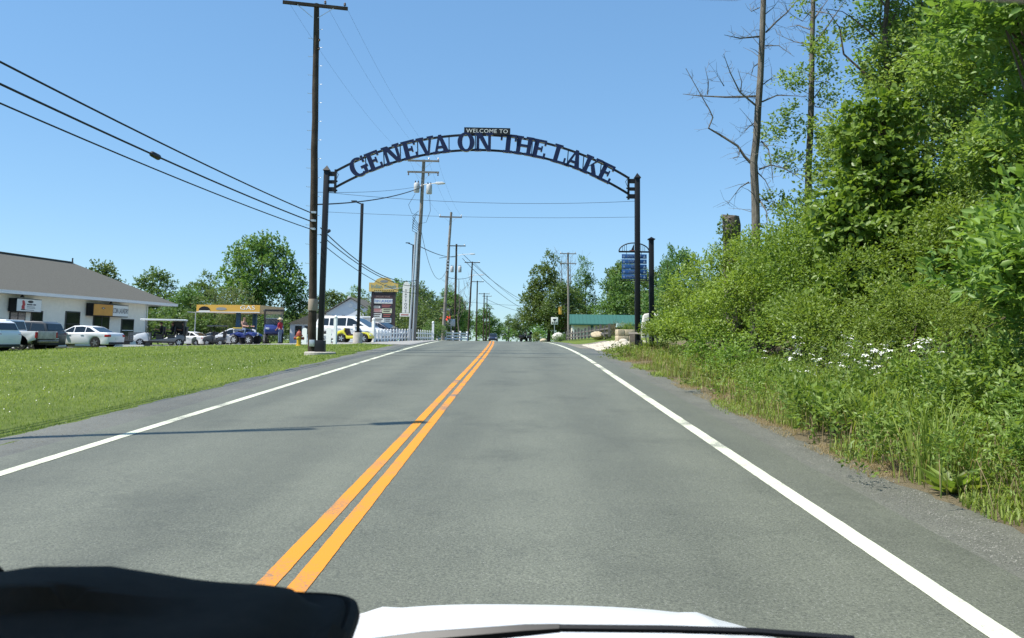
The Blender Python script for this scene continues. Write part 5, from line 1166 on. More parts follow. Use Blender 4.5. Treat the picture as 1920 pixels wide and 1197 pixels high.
for x in (0, 2.5, 5, 7.5, 10): MB().box(x-.1, x+.1, -.1, .1, -.1, 1.2).build('post', WHITEV, wf)
for z in (.3, .62, .94): MB().box(0, 10, -.04, .04, z-.09, z+.09).build('rail', WHITEV, wf)
rounded = TPL['bush']
far_tree('bush', -7.5, 72, 1.6, 'small clipped flowering bush at the end of the picket fence', 1.0, 1.2, 'bushes at the back of the lot', name='bush')

# ------------------------------------------------------------------ hydrant
hy = thing('fire_hydrant', 'yellow fire hydrant with rusty red bonnet on the lawn edge', 'hydrant', (-11.69, 44, G(-11.69, 44)))
HY = mat('hydrant_yellow', (.62, .40, .03), .45, noise=.15, scale=6); HR = mat('hydrant_red', (.30, .06, .03), .6, noise=.2, scale=8)
b = MB().lathe([(.17, -.05), (.17, .03), (.12, .05), (.115, .48), (.15, .5), (.15, .55)], 16).build('barrel', HY, hy, smooth=True)
bn = MB().lathe([(.15, .555), (.155, .6), (.13, .7), (.07, .77), (.03, .79), (.03, .86)], 16).build('bonnet', HR, hy, smooth=True)
MB().lathe([(.17, .5), (.19, .51), (.19, .57), (.17, .58)], 16).build('flange', HR, hy)
for ax, c in (('x', 1), ('x', -1), ('y', -1)):
    MB().lathe([(.065, c*.1), (.065, c*.19), (.085, c*.195), (.085, c*.25), (.03, c*.28)], 12, (0, 0, .40), ax).build('nozzle_cap', HY if ax == 'y' else HR, hy, smooth=True)

# ------------------------------------------------------------------ vehicles
def paint(name, c, rough=.25): return mat('paint_'+name, c, rough+.1, spec=.4, coat=.25)
CARW = paint('white', (.74, .75, .75)); CARG = paint('grey', (.045, .05, .055)); CARB = paint('blue', (.02, .035, .16)); CARY = paint('yellow', (.72, .66, .05)); CARK = paint('black', (.015, .016, .018)); CARN = paint('navy', (.02, .03, .06))
def wheel(t, x, y, r, w, s, rim=RIM, spokes=5, tread=False):
    o = MB().lathe([(r*.66, -w/2), (r*.95, -w/2), (r, -w*.36), (r, w*.36), (r*.95, w/2), (r*.66, w/2)], 20, (0, 0, 0), 'y').build('wheel', RUBBER, t, smooth=True)
    o.location = (x, y, r)
    rm = MB(); rm.lathe([(r*.66, s*w*.2), (r*.64, s*w*.46), (r*.58, s*w*.46), (r*.56, s*w*.25)], 18, (0, 0, 0), 'y')
    for k in range(spokes):
        a = k*6.283/spokes + .3; rm.M = Matrix.Rotation(a, 4, 'Y'); rm.box(-.05*r/.33*.8, .05*r/.33*.8, s*w*.44-.02, s*w*.44+.02, 0, r*.62)
    rm.M = None; rm.lathe([(r*.13, s*w*.3), (r*.13, s*w*.52), (r*.05, s*w*.54)], 10, (0, 0, 0), 'y')
    rm.build('rim', rim, o)
    MB().lathe([(r*.62, s*w*.05), (r*.62, s*w*.15)], 14, (0, 0, 0), 'y').build('brake_disc', DARKF, o)
    return o
def arch_path(xw, r, z0, n=8): return [(xw+(r+.05)*math.cos(a), r+(r+.05)*math.sin(a)) for a in np.linspace(math.pi+math.asin(min(.9, (r-z0)/(r+.05))), -math.asin(min(.9, (r-z0)/(r+.05))), n)]
def car(name, label, cat, x, y, heading, L, W, top, belt, gh, m, xr, xf, rw=.33, z0=.22, panes=(), rear=True, wind=(), tum=.14, lights=True, pw=.2, group='vehicles parked in the lot', plate=True, pillar=None, z=None, rim=RIM):
    """top: body outline above the sill from tail to nose; gh: greenhouse outline tail to nose; panes: side window polygons"""
    t = thing(name, label, cat, (x, y, G(x, y)+.02 if z is None else z), R(heading), group)
    xt, xn = top[0][0], top[-1][0]
    out = [(xt+.02, z0)] + arch_path(xr, rw, z0) + arch_path(xf, rw, z0) + [(xn-.02, z0)] + list(reversed(top))
    MB().prism(out, -W/2, W/2).build('body', m, t, bevel=.055, seg=2, angle=50)
    zb, zt = gh[0][1], max(p[1] for p in gh)
    def sy(zz, off=0): return W/2-.07-tum*(zz-zb)/max(.01, zt-zb)+off
    mb = MB(); n = len(gh)
    for s in (-1, 1): mb.add([(px, s*sy(pz), pz) for px, pz in gh], [tuple(range(n))])
    v0 = mb.v; mb2 = MB(); mb2.add([(px, -sy(pz), pz) for px, pz in gh]+[(px, sy(pz), pz) for px, pz in gh], [tuple(range(n)), tuple(range(2*n-1, n-1, -1))]+[(i, i+n, (i+1) % n+n, (i+1) % n) for i in range(n)])
    mb2.build('cabin', pillar or m, t, bevel=.03)
    for pl in panes:
        for s in (-1, 1):
            q = [(px, s*sy(pz, .008), pz) for px, pz in pl]; k = len(q)
            MB().add(q, [tuple(range(k))]).build('side_window', GLASS, t)
    for (xa, za, xb, zb_, s) in wind:   # windscreen and back glass as slanted panes
        nx, nz = (zb_-za), -(xb-xa); ln = math.hypot(nx, nz); ox, oz = s*abs(nx)/ln*.012, abs(nz)/ln*.012
        MB().add([(xa+ox, -sy(za, -.09), za+oz), (xa+ox, sy(za, -.09), za+oz), (xb+ox, sy(zb_, -.1), zb_+oz), (xb+ox, -sy(zb_, -.1), zb_+oz)], [(0,1,2,3)]).build('windscreen' if s > 0 else 'rear_window', GLASS, t)
    for xw in (xr, xf):
        for s in (-1, 1): wheel(t, xw, s*(W/2-pw/2-.01), rw, pw, s, rim)
    if lights:
        zl = [p[1] for p in top]; hz_ = belt
        for s in (-1, 1):
            MB().box(xt-.02, xt+.28, s*(W/2-.28) if s > 0 else -W/2-.008, W/2+.008 if s > 0 else -(W/2-.28), belt-.24, belt-.08).build('tail_light', REDL, t, bevel=.02)
            MB().box(xn-.3, xn+.015, s*(W/2-.34) if s > 0 else -W/2-.006, W/2+.006 if s > 0 else -(W/2-.34), belt-.38, belt-.22).build('headlight', LAMPW, t, bevel=.02)
            MB().box(.55, .75, s*(W/2) if s > 0 else -W/2-.18, W/2+.18 if s > 0 else -W/2, belt+.02, belt+.16).build('mirror', m, t, bevel=.03)
            for hx in (-.55, .35): MB().box(hx-.1, hx+.1, s*(W/2+.002) if s > 0 else -W/2-.03, W/2+.03 if s > 0 else -W/2-.002, belt-.12, belt-.09).build('door_handle', m, t)
        if plate: MB().box(xt-.03, xt-.012, -.16, .16, belt-.42, belt-.27).build('number_plate', PLATE, t)
        MB().box(xt-.03, xt+.05, -W/2+.1, W/2-.1, z0+.02, z0+.16).build('bumper_trim', PLASTIC, t); MB().box(xn-.05, xn+.03, -W/2+.15, W/2-.15, z0+.03, z0+.22).build('grille', PLASTIC, t)
    return t
SED_TOP = [(-2.38,.5),(-2.4,.8),(-2.28,.98),(-1.6,1.02),(-.6,.98),(.9,.95),(1.9,.82),(2.3,.66),(2.36,.45)]
SED_GH = [(-1.75,.98),(-1.0,1.36),(-.45,1.44),(.15,1.42),(1.1,.95)]
SED_P = [[(-1.42,1.02),(-.95,1.30),(-.75,1.34),(-.72,1.01)], [(-.66,1.01),(-.68,1.35),(-.42,1.38),(.02,1.36),(.05,1.0)], [(.11,1.0),(.09,1.36),(.2,1.34),(.85,1.0)]]
car('sedan', 'white sedan parked in front of the laundry, tail towards the road', 'car', -28.8, 54.6, 174, 4.75, 1.84, SED_TOP, .95, SED_GH, CARW, -1.45, 1.4, .34, panes=SED_P, wind=((-1.72,1.0,-1.02,1.34,-1), (1.05,.98,.2,1.40,1)))
car('sedan', 'small white coupe beyond the six-seat golf cart', 'car', -33.6, 84, 168, 4.5, 1.78, SED_TOP, .95, SED_GH, CARW, -1.4, 1.35, .33, panes=SED_P, wind=((-1.72,1.0,-1.02,1.34,-1), (1.05,.98,.2,1.40,1)))
car('sedan', 'dark car right of the small white coupe', 'car', -33.2, 90, 175, 4.5, 1.78, SED_TOP, .95, SED_GH, CARN, -1.4, 1.35, .33, panes=SED_P, wind=((-1.72,1.0,-1.02,1.34,-1), (1.05,.98,.2,1.40,1)))
car('sedan', 'dark sedan parked behind the white minivan', 'car', -10.4, 62.5, -22, 4.6, 1.8, SED_TOP, .95, SED_GH, CARN, -1.4, 1.35, .33, panes=SED_P, wind=((-1.72,1.0,-1.02,1.34,-1), (1.05,.98,.2,1.40,1)))
SUV_TOP = [(-2.35,.5),(-2.4,.85),(-2.33,1.12),(-.6,1.1),(.95,1.06),(2.0,.98),(2.32,.8),(2.36,.5)]
SUV_GH = [(-2.3,1.1),(-2.08,1.6),(-1.8,1.72),(-.3,1.76),(.3,1.72),(1.15,1.05)]
SUV_P = [[(-2.12,1.15),(-1.95,1.56),(-1.2,1.62),(-1.18,1.14)], [(-1.1,1.14),(-1.12,1.62),(-.25,1.64),(-.22,1.13)], [(-.14,1.12),(-.17,1.64),(.3,1.6),(.9,1.12)]]
WS = ((-2.26,1.2,-2.1,1.58,-1), (1.08,1.12,.38,1.66,1))
car('suv', 'dark grey SUV parked between the pickup and the white sedan', 'SUV', -31.2, 51.8, 176, 4.7, 1.9, SUV_TOP, 1.08, SUV_GH, CARG, -1.42, 1.42, .37, .26, panes=SUV_P, wind=WS)
car('suv', 'white SUV tail at the left edge of the frame', 'SUV', -30.4, 45.7, 176, 4.7, 1.9, SUV_TOP, 1.08, SUV_GH, CARW, -1.42, 1.42, .37, .26, panes=SUV_P, wind=WS)
car('suv', 'black SUV up against the laundry building', 'SUV', -34.7, 56.4, 176, 4.7, 1.9, SUV_TOP, 1.08, SUV_GH, CARK, -1.42, 1.42, .37, .26, panes=SUV_P, wind=WS)
car('suv', 'dark blue car far down the road, head-on', 'SUV', -5.9, 186, -92, 4.7, 1.9, SUV_TOP, 1.08, SUV_GH, CARN, -1.42, 1.42, .37, .26, panes=SUV_P, wind=WS, group='vehicles on the road')
# pickup
pk = car('pickup_truck', 'white pickup with battered tailgate, second from the left edge', 'pickup', -30.5, 48.7, 176, 5.6, 2.0, [(-1.0,.6),(-1.0,1.12),(-.2,1.12),(1.1,1.1),(2.4,1.05),(2.75,.85),(2.78,.5)], 1.1, [(-.95,1.1),(-.8,1.78),(.35,1.78),(1.1,1.08)], CARW, -1.85, 1.75, .4, .4,
    panes=[[(-.78,1.15),(-.7,1.66),(-.2,1.68),(-.2,1.14)], [(-.12,1.14),(-.12,1.68),(.3,1.66),(.85,1.13)]], wind=((-.93,1.2,-.84,1.68,-1), (1.05,1.14,.42,1.7,1)), lights=False, rim=mat('steel_rim', (.3,.3,.3), .5, metal=.5))
for s in (-1, 1):
    pan = [(-2.75,.62),(-2.35,.5)] + arch_path(-1.85, .4, .5) + [(-1.03,.5),(-1.03,1.12),(-2.8,1.12)]
    MB().prism(pan, s*.99, s*.90).build('bed_side', CARW, pk, bevel=.02)
    MB().box(-2.82, -2.74, s*.99 if s < 0 else .84, -.84 if s < 0 else .99, .74, 1.08).build('tail_light', REDL, pk); MB().box(2.6, 2.8, s*.98 if s < 0 else .6, -.6 if s < 0 else .98, .72, .92).build('headlight', LAMPW, pk)
    MB().box(.85, 1.05, s*1.0 if s > 0 else -1.22, 1.22 if s > 0 else -1.0, 1.12, 1.3).build('mirror', DARKF, pk, bevel=.03)
MB().box(-2.8, -1.03, -.89, .89, .66, .74).build('bed_floor', DARKF, pk)
MB().box(-2.83, -2.77, -.83, .83, .68, 1.13).build('tailgate', mat('battered_panel', (.42, .38, .35), .5, noise=.35, scale=3), pk, bevel=.015)
MB().box(-2.98, -2.84, -.9, .9, .46, .62).build('rear_bumper', mat('rusty_chrome', (.22,.2,.18), .4, metal=.6, noise=.4), pk, bevel=.03); MB().box(-2.7, 2.6, -.5, .5, .35, .6).build('chassis', DARKF, pk)
# minivan
VAN_TOP = [(-2.52,.45),(-2.57,.85),(-2.48,1.08),(-.6,1.08),(.9,1.06),(1.75,.98),(2.42,.78),(2.5,.5)]
VAN_GH = [(-2.46,1.06),(-2.25,1.6),(-1.9,1.74),(-.3,1.78),(.35,1.72),(1.65,1.0)]
car('minivan', 'white minivan parked across the lot behind the lamp post', 'van', -11.6, 57.6, -14, 5.1, 1.98, VAN_TOP, 1.04, VAN_GH, CARW, -1.6, 1.5, .34, .22, panes=[[(-2.22,1.18),(-2.08,1.54),(-1.75,1.62),(-1.4,1.62),(-1.4,1.12)], [(-1.32,1.12),(-1.32,1.63),(-.1,1.66),(-.1,1.11)], [(-.02,1.11),(-.02,1.66),(.35,1.6),(1.25,1.12)]], wind=((-2.42,1.2,-2.28,1.56,-1), (1.55,1.08,.45,1.66,1)))
car('minivan', 'white van half hidden behind the fuel pump', 'van', -30.2, 87.5, 195, 5.1, 1.98, VAN_TOP, 1.04, VAN_GH, CARW, -1.6, 1.5, .34, .22, panes=[[(-2.22,1.18),(-2.08,1.54),(-1.75,1.62),(-1.4,1.62),(-1.4,1.12)], [(-1.32,1.12),(-1.32,1.63),(-.1,1.66),(-.1,1.11)], [(-.02,1.11),(-.02,1.66),(.35,1.6),(1.25,1.12)]], wind=((-2.42,1.2,-2.28,1.56,-1), (1.55,1.08,.45,1.66,1)))

# ------------------------------------------------------------------ people: one skinned surface each, coloured by limb
def person(label, x, y, z, rz, J, cols, hat=None, hair=(.05,.03,.02), scale=1.0, name='person'):
    """J: joint positions (pelvis, chest, neck, head, l/r shoulder elbow hand hip knee foot)"""
    t = thing(name, label, 'person', (x, y, z), R(rz), 'people by the carts', scale)
    names = list(J.keys()); idx = {k: i for i, k in enumerate(names)}
    E_ = [('pelvis','chest'),('chest','neck'),('neck','head'),('chest','lsh'),('lsh','lel'),('lel','lha'),('chest','rsh'),('rsh','rel'),('rel','rha'),('pelvis','lhip'),('lhip','lkn'),('lkn','lan'),('lan','lto'),('pelvis','rhip'),('rhip','rkn'),('rkn','ran'),('ran','rto')]
    Rd = {'pelvis':.14,'chest':.155,'neck':.06,'head':.05,'lsh':.075,'lel':.048,'lha':.036,'rsh':.075,'rel':.048,'rha':.036,'lhip':.105,'lkn':.066,'lan':.045,'lto':.04,'rhip':.105,'rkn':.066,'ran':.045,'rto':.04}
    me = bpy.data.meshes.new('body_skin'); me.from_pydata([J[k] for k in names], [(idx[a], idx[b]) for a, b in E_], []); ob = bpy.data.objects.new('body_skin', me); COL.objects.link(ob)
    md = ob.modifiers.new('s', 'SKIN'); md.use_smooth_shade = True
    for i, k in enumerate(names): me.skin_vertices[0].data[i].radius = (Rd[k], Rd[k]*(.75 if k in ('pelvis', 'chest') else 1)); me.skin_vertices[0].data[i].use_root = (k == 'pelvis')
    sb_ = ob.modifiers.new('u', 'SUBSURF'); sb_.levels = 1
    dg = bpy.context.evaluated_depsgraph_get(); body = bpy.data.meshes.new_from_object(ob.evaluated_get(dg)); bpy.data.objects.remove(ob)
    body.materials.clear(); order = ['skin', 'shirt', 'trousers', 'shoes']
    for k in order: body.materials.append(cols[k])
    seg = {'skin': [('neck','head'),('lel','lha'),('rel','rha')], 'shirt': [('pelvis','chest'),('chest','neck'),('chest','lsh'),('chest','rsh'),('lsh','lel'),('rsh','rel')], 'trousers': [('pelvis','lhip'),('pelvis','rhip'),('lhip','lkn'),('rhip','rkn'),('lkn','lan'),('rkn','ran')], 'shoes': [('lan','lto'),('ran','rto')]}
    def dseg(p, a, b):
        a, b = Vector(J[a]), Vector(J[b]); d = b-a; q = max(0, min(1, (p-a).dot(d)/max(1e-6, d.length_squared))); return (p-(a+d*q)).length
    for p in body.polygons:
        best = min(((dseg(p.center, a, b), k) for k in seg for a, b in seg[k])); p.material_index = order.index(best[1]); p.use_smooth = True
    o = bpy.data.objects.new('body', body); COL.objects.link(o); o.parent = t
    hp = Vector(J['head']) + Vector((0, 0, .09))
    hd = MB(); hd.lathe([(.02, -.125), (.05, -.115), (.068, -.06), (.078, .0), (.076, .05), (.058, .1), (.02, .122)], 14); hd.M = None
    h = hd.build('head', cols['skin'], t, smooth=True); h.location = hp; h.scale = (1.12, .92, 1)
    MB().prism([(.07,-.02),(.105,-.035),(.075,.02)], -.014, .014).build('nose', cols['skin'], h)
    for s in (-1, 1): MB().lathe([(.012, -.01), (.014, 0), (.006, .01)], 8, (.072, s*.03, .015), 'y').build('eye', DARKF, h); MB().lathe([(.022, -.006), (.025, 0), (.015, .008)], 8, (0, s*.078, 0), 'y').build('ear', cols['skin'], h)
    MB().box(.07, .078, -.024, .024, -.068, -.058).build('mouth', mat('lip', (.3, .1, .08), .6), h)
    MB().lathe([(.084, -.02), (.088, .03), (.075, .09), (.03, .13)], 14, (-.018, 0, .01)).build('hair', mat('hair_%d' % int(hair[0]*1000), hair, .7), h, smooth=True)
    if hat: MB().lathe([(.02, .17), (.07, .165), (.088, .13), (.095, .08), (.19, .06), (.2, .045), (.09, .05)], 16, (0, 0, 0)).build('hat', hat, h, smooth=True)
    for k, el in (('lha', 'lel'), ('rha', 'rel')):
        hb = Vector(J[k]); d = (hb-Vector(J[el])).normalized(); sd = d.orthogonal().normalized(); hn = MB()
        hn.tube([hb-d*.01, hb+d*.045, hb+d*.085], [.03, .04, .034], 7)
        for q, ln in ((-1.5, .06), (-.5, .075), (.5, .072), (1.5, .055)): b0 = hb+d*.08+sd*q*.017; hn.tube([b0, b0+d*ln*.55, b0+d*ln+d.cross(sd)*.02], [.0095, .009, .007], 5)
        b0 = hb+d*.03+sd*.035; hn.tube([b0, b0+sd*.03+d*.02, b0+sd*.035+d*.055], [.011, .010, .008], 5)
        hn.build('hand', cols['skin'], t, smooth=True)
    return t
SKIN = mat('skin', (.52, .28, .19), .6); SKIN2 = mat('skin_tan', (.42, .23, .16), .6); JEAN = mat('denim', (.13, .18, .27), .85, noise=.15, scale=12); DKC = mat('dark_cloth', (.03, .03, .035), .85); SHOE = mat('shoe_dark', (.03, .028, .025), .7)
def stand(): return {'pelvis':(0,0,.95),'chest':(.02,0,1.32),'neck':(.03,0,1.5),'head':(.05,0,1.56),'lsh':(.02,.2,1.42),'lel':(.03,.27,1.13),'lha':(.2,.2,.98),'rsh':(.02,-.2,1.42),'rel':(.03,-.27,1.13),'rha':(.2,-.18,1.0),'lhip':(0,.1,.88),'lkn':(.03,.11,.48),'lan':(0,.11,.07),'lto':(.16,.12,.04),'rhip':(0,-.1,.88),'rkn':(.03,-.11,.48),'ran':(-.02,-.11,.07),'rto':(.14,-.12,.04)}
def sit(): return {'pelvis':(0,0,.0),'chest':(-.02,0,.38),'neck':(.0,0,.56),'head':(.02,0,.62),'lsh':(-.02,.2,.48),'lel':(.12,.26,.24),'lha':(.38,.18,.27),'rsh':(-.02,-.2,.48),'rel':(.12,-.26,.24),'rha':(.38,-.18,.27),'lhip':(.04,.1,-.02),'lkn':(.44,.14,.04),'lan':(.50,.14,-.38),'lto':(.65,.14,-.41),'rhip':(.04,-.1,-.02),'rkn':(.44,-.14,.04),'ran':(.50,-.14,-.38),'rto':(.65,-.14,-.41)}
person('person in a red shirt and straw hat standing beside the blue cart', -17.2, 59.6, G(-17.2, 59.6)+.02, 165, stand(), {'skin': SKIN2, 'shirt': mat('red_shirt', (.32, .015, .03), .8), 'trousers': JEAN, 'shoes': SHOE}, hat=mat('straw', (.72, .62, .4), .8), scale=1.02)

# ------------------------------------------------------------------ golf carts, quad bike, yellow cart
def screen_mat():
    if 'clear_screen' in MAT: return MAT['clear_screen']
    m, n, l, p = nt_mat('clear_screen'); p.inputs['Base Color'].default_value = (.35, .36, .34, 1); p.inputs['Roughness'].default_value = .08
    t = n.new('ShaderNodeBsdfTransparent'); x = n.new('ShaderNodeMixShader'); x.inputs[0].default_value = .35; l.new(t.outputs[0], x.inputs[1]); l.new(p.outputs[0], x.inputs[2]); l.new(x.outputs[0], n['Material Output'].inputs[0]); MAT['clear_screen'] = m; return m
def golf_cart(name, label, x, y, heading, m, rows=3, roofm=WHITEV, lift=0.0, rw=.27, glass=True, roof=True, scale=1.0, pads=True):
    t = thing(name, label, 'golf cart', (x, y, G(x, y)+.02), R(heading), 'carts and quads in the lot', scale); SP = .78 if rows > 1 else .95; L = SP*rows+1.15; x0 = -L/2; zl = lift
    MB().prism([(x0+.1,.38+zl),(x0,.55+zl),(x0+.05,.78+zl),(x0+.5,.82+zl),(x0+.7,.6+zl),(L/2-1.0,.42+zl),(L/2-1.0,.34+zl),(x0+.2,.3+zl)], -.58, .58).build('body', m if not pads else mat('cart_side_grey', (.16,.17,.18), .5), t, bevel=.04)
    MB().prism([(L/2-1.02,.34+zl),(L/2-.9,.92+zl),(L/2-.75,.96+zl),(L/2-.2,.84+zl),(L/2-.02,.66+zl),(L/2,.42+zl),(L/2-.1,.33+zl)], -.6, .6).build('cowl', m, t, bevel=.05)
    MB().box(x0+.15, L/2-.15, -.4, .4, .22+zl, .34+zl).build('chassis', DARKF, t)
    for s in (-1, 1): MB().box(L/2-.12, L/2+.012, s*.55 if s < 0 else .33, -.33 if s < 0 else .55, .62+zl, .74+zl).build('headlight', LAMPW, t, bevel=.02)
    for r in range(rows):
        xs_ = L/2-1.72-SP*r
        MB().box(xs_-.24, xs_+.25, -.55, .55, .72+zl, .84+zl).build('seat', PLASTIC, t, bevel=.03); MB().prism([(xs_-.3,.82+zl),(xs_-.2,.82+zl),(xs_-.26,1.42+zl),(xs_-.36,1.42+zl)], -.55, .55).build('backrest', PLASTIC, t, bevel=.03)
        MB().box(xs_-.22, xs_+.2, -.52, .52, .34+zl, .71+zl).build('seat_box', DARKF, t)
        if pads: MB().box(xs_-.16, xs_+.16, -.60, -.525, .42+zl, .68+zl).build('side_panel', WHITEV, t)
    for xw in (x0+.38, L/2-.45):
        for s in (-1, 1): wheel(t, xw, s*.5, rw, .2, s, rim=STEEL, spokes=6)
    if roof:
        MB().box(x0-.06, L/2-.38, -.66, .66, 1.86+zl, 1.97+zl).build('roof', roofm, t, bevel=.035)
        for xa, xb in ((x0+.12, x0+.1), (L/2-.85, L/2-.62-.35)):
            for s in (-1, 1): MB().tube([(xa, s*.56, .8+zl), (xb+.2 if xa > 0 else xb, s*.58, 1.87+zl)], .03, 6).build('roof_post', DARKF, t)
        if glass: MB().add([(L/2-.84,-.55,.95+zl),(L/2-.84,.55,.95+zl),(L/2-.72+.0,.55,1.84+zl),(L/2-.72,-.55,1.84+zl)], [(0,1,2,3)]).build('windscreen', screen_mat(), t); MB().bar((L/2-.79,-.55,1.38+zl), (L/2-.79,.55,1.38+zl), .03, .03).build('screen_bar', WHITEV, t)
    if pads: MB().box(x0+.02, x0+.08, -.6, .6, .85+zl, 1.84+zl).build('rear_curtain', DARKF, t); MB().box(x0+.1, x0+.95, -.6, -.56, 1.0+zl, 1.84+zl).build('side_curtain', DARKF, t)
    MB().tube([(L/2-1.0,.25,.9+zl), (L/2-1.25,.25,1.12+zl)], .02, 6).build('steering_column', DARKF, t); MB().lathe([(.16,-.015),(.18,0),(.16,.015),(.14,0)], 14, (0,0,0)).build('steering_wheel', DARKF, t, loc=(L/2-1.27, .25, 1.14+zl)).rotation_euler = (0, R(-55), 0)
    return t, L
gc, L = golf_cart('golf_cart', 'white six-seat golf cart with white roof and dark riders', -26.1, 60.2, 197, CARW, 3, scale=.98)
cgz = G(-26.1, 60.2)+.02
for k, (dx, lab, col) in enumerate(((-.02, 'capped driver in dark clothes at the front of the white cart', DKC), (-.80, 'rider in dark clothes in the middle row of the white cart', DKC), (-1.58, 'rider in dark clothes in the last row of the white cart', mat('maroon_cloth', (.08,.02,.03), .85)))):
    a = R(197); px, py = -26.1+math.cos(a)*dx*.98 - math.sin(a)*(-.22), 60.2+math.sin(a)*dx*.98 + math.cos(a)*(-.22)
    person(lab, px, py, cgz+.94, 197, sit(), {'skin': SKIN2, 'shirt': col, 'trousers': DKC, 'shoes': SHOE}, hat=DKC if k == 0 else None, scale=.92)
golf_cart('golf_cart', 'small dark golf cart behind the lot chain fence', -30.3, 82.5, 185, CARG, 1, roofm=CARG, glass=False, pads=False)
golf_cart('golf_cart', 'small roofless cart left of the fuel pump', -31.8, 83.5, 190, mat('cart_green', (.05,.07,.06), .5), 1, roof=False, glass=False, pads=False)
bc, L = golf_cart('off_road_cart', 'lifted blue cart with big knobbly tyres beside the person in red', -18.0, 60.6, -70, CARB, 1, roofm=DARKF, lift=.32, rw=.34, pads=False, scale=1.08)
# quad bike with rider
qb = thing('quad_bike', 'blue quad bike ridden beside the lifted blue cart', 'quad bike', (-19.0, 57.6, G(-19.0, 57.6)+.02), R(-20), 'carts and quads in the lot')
MB().prism([(-.85,.62),(-.95,.72),(-.55,.86),(-.2,.78),(.15,.74),(.35,.86),(.75,.82),(.9,.66),(.55,.58),(.2,.45),(-.4,.45)], -.3, .3).build('body', CARB, qb, bevel=.04)
for xw in (-.6, .62):
    for s in (-1, 1):
        wheel(qb, xw, s*.42, .3, .24, s, rim=STEEL, spokes=6); MB().prism([(xw-.38,.56),(xw-.28,.7),(xw,.76),(xw+.28,.7),(xw+.38,.56),(xw+.3,.6),(xw,.7),(xw-.3,.6)], s*.27, s*.56).build('mudguard', CARB, qb)
MB().box(-.6, .05, -.17, .17, .84, .94).build('seat', PLASTIC, qb, bevel=.04); MB().tube([(.35,-.36,1.08),(.42,0,1.06),(.35,.36,1.08)], .018, 6).build('handlebar', DARKF, qb); MB().cyl((.5,0,.8),(.42,0,1.06), .03).build('steering_stem', DARKF, qb)
MB().box(-.95, -.5, -.3, .3, .9, .93).build('rear_rack', DARKF, qb); MB().lathe([(.06,.86),(.08,.89),(.05,.92)], 10, (0,.14,.74), 'x').build('headlight', LAMPW, qb)
J = sit(); J['lha'] = (.52, .3, .2); J['rha'] = (.52, -.3, .2); J['lkn'] = (.36,.26,.0); J['rkn'] = (.36,-.26,0); J['lan'] = (.3,.3,-.4); J['ran'] = (.3,-.3,-.4); J['lto'] = (.45,.31,-.43); J['rto'] = (.45,-.31,-.43)
a = R(-20); person('quad bike rider with bare arms and jeans', -19.0-.22*math.cos(a), 57.6-.22*math.sin(a), G(-19, 57.6)+1.05, -20, J, {'skin': SKIN, 'shirt': mat('tan_top', (.35,.2,.15), .8), 'trousers': JEAN, 'shoes': SHOE}, hair=(.07,.04,.02))
# yellow sporty cart
yc = thing('sport_cart', 'bright yellow low open cart in front of the white minivan', 'golf cart', (-10.35, 52.2, G(-10.35, 52.2)+.02), R(-6), 'carts and quads in the lot')
MB().prism([(-1.08,.3),(-1.12,.55),(-.9,.72),(-.62,.78),(-.5,.62),(-.38,.42),(.3,.42),(.42,.58),(.62,.66),(.95,.6),(1.12,.45),(1.1,.28)]+list(reversed([p for xw in (-.72, .72) for p in arch_path(xw, .26, .24, 7)])), -.55, .55).build('body', CARY, yc, bevel=.04)
for xw in (-.72, .72):
    for s in (-1, 1): wheel(yc, xw, s*.46, .26, .2, s, spokes=5)
MB().prism([(-.5,.42),(-.1,.42),(-.1,.5),(-.38,.55),(-.5,.9),(-.6,.9)], -.45, .45).build('seat', mat('seat_maroon', (.06,.025,.025), .7), yc, bevel=.03)
MB().add([(.4,-.48,.6),(.4,.48,.6),(.15,.44,.95),(.15,-.44,.95)], [(0,1,2,3)]).build('windscreen', GLASS, yc); MB().lathe([(.12,-.012),(.135,0),(.12,.012)], 12).build('steering_wheel', DARKF, yc, loc=(.12,.2,.78)).rotation_euler = (0, R(-60), 0)
for s in (-1, 1): MB().box(1.0, 1.12, s*.5 if s < 0 else .28, -.28 if s < 0 else .5, .42, .52).build('headlight', LAMPW, yc, bevel=.02); MB().lathe([(.03,0),(.06,.05),(.04,.12)], 8, (-.55, s*.5, .78)).build('mirror', CARY, yc)
# motorbikes far right of the road
for k, (x, y, lab) in enumerate(((.6, 118, 'dark motorbike parked at the far right roadside, nearest the road'), (1.5, 119, 'dark motorbike parked at the far right roadside, nearest the trees'))):
    mbk = thing('motorbike', lab, 'motorbike', (x, y, G(x, y)), R(60+20*k), 'motorbikes by the right roadside')
    for xw in (-.7, .75): o = MB().lathe([(.2,-.06),(.31,-.05),(.33,0),(.31,.05),(.2,.06)], 18, (0,0,0), 'y').build('wheel', RUBBER, mbk, smooth=True, loc=(xw, 0, .33))
    MB().prism([(-.6,.5),(-.8,.8),(-.3,.74),(0,.78),(.25,.98),(.5,.92),(.45,.6),(.2,.3),(-.3,.3)], -.14, .14).build('frame', CARK, mbk, bevel=.03)
    MB().tube([(.75,0,.33),(.5,0,1.0)], .04, 6).build('fork', CHROME, mbk); MB().tube([(.35,-.38,1.1),(.48,0,1.05),(.35,.38,1.1)], .02, 6).build('handlebar', CHROME, mbk); MB().add([(.55,-.25,1.0),(.55,.25,1.0),(.4,.2,1.45),(.4,-.2,1.45)], [(0,1,2,3)]).build('windshield', GLASS, mbk)
    MB().box(-.95, -.55, -.35, .35, .5, .95).build('pannier', CARK, mbk, bevel=.05)
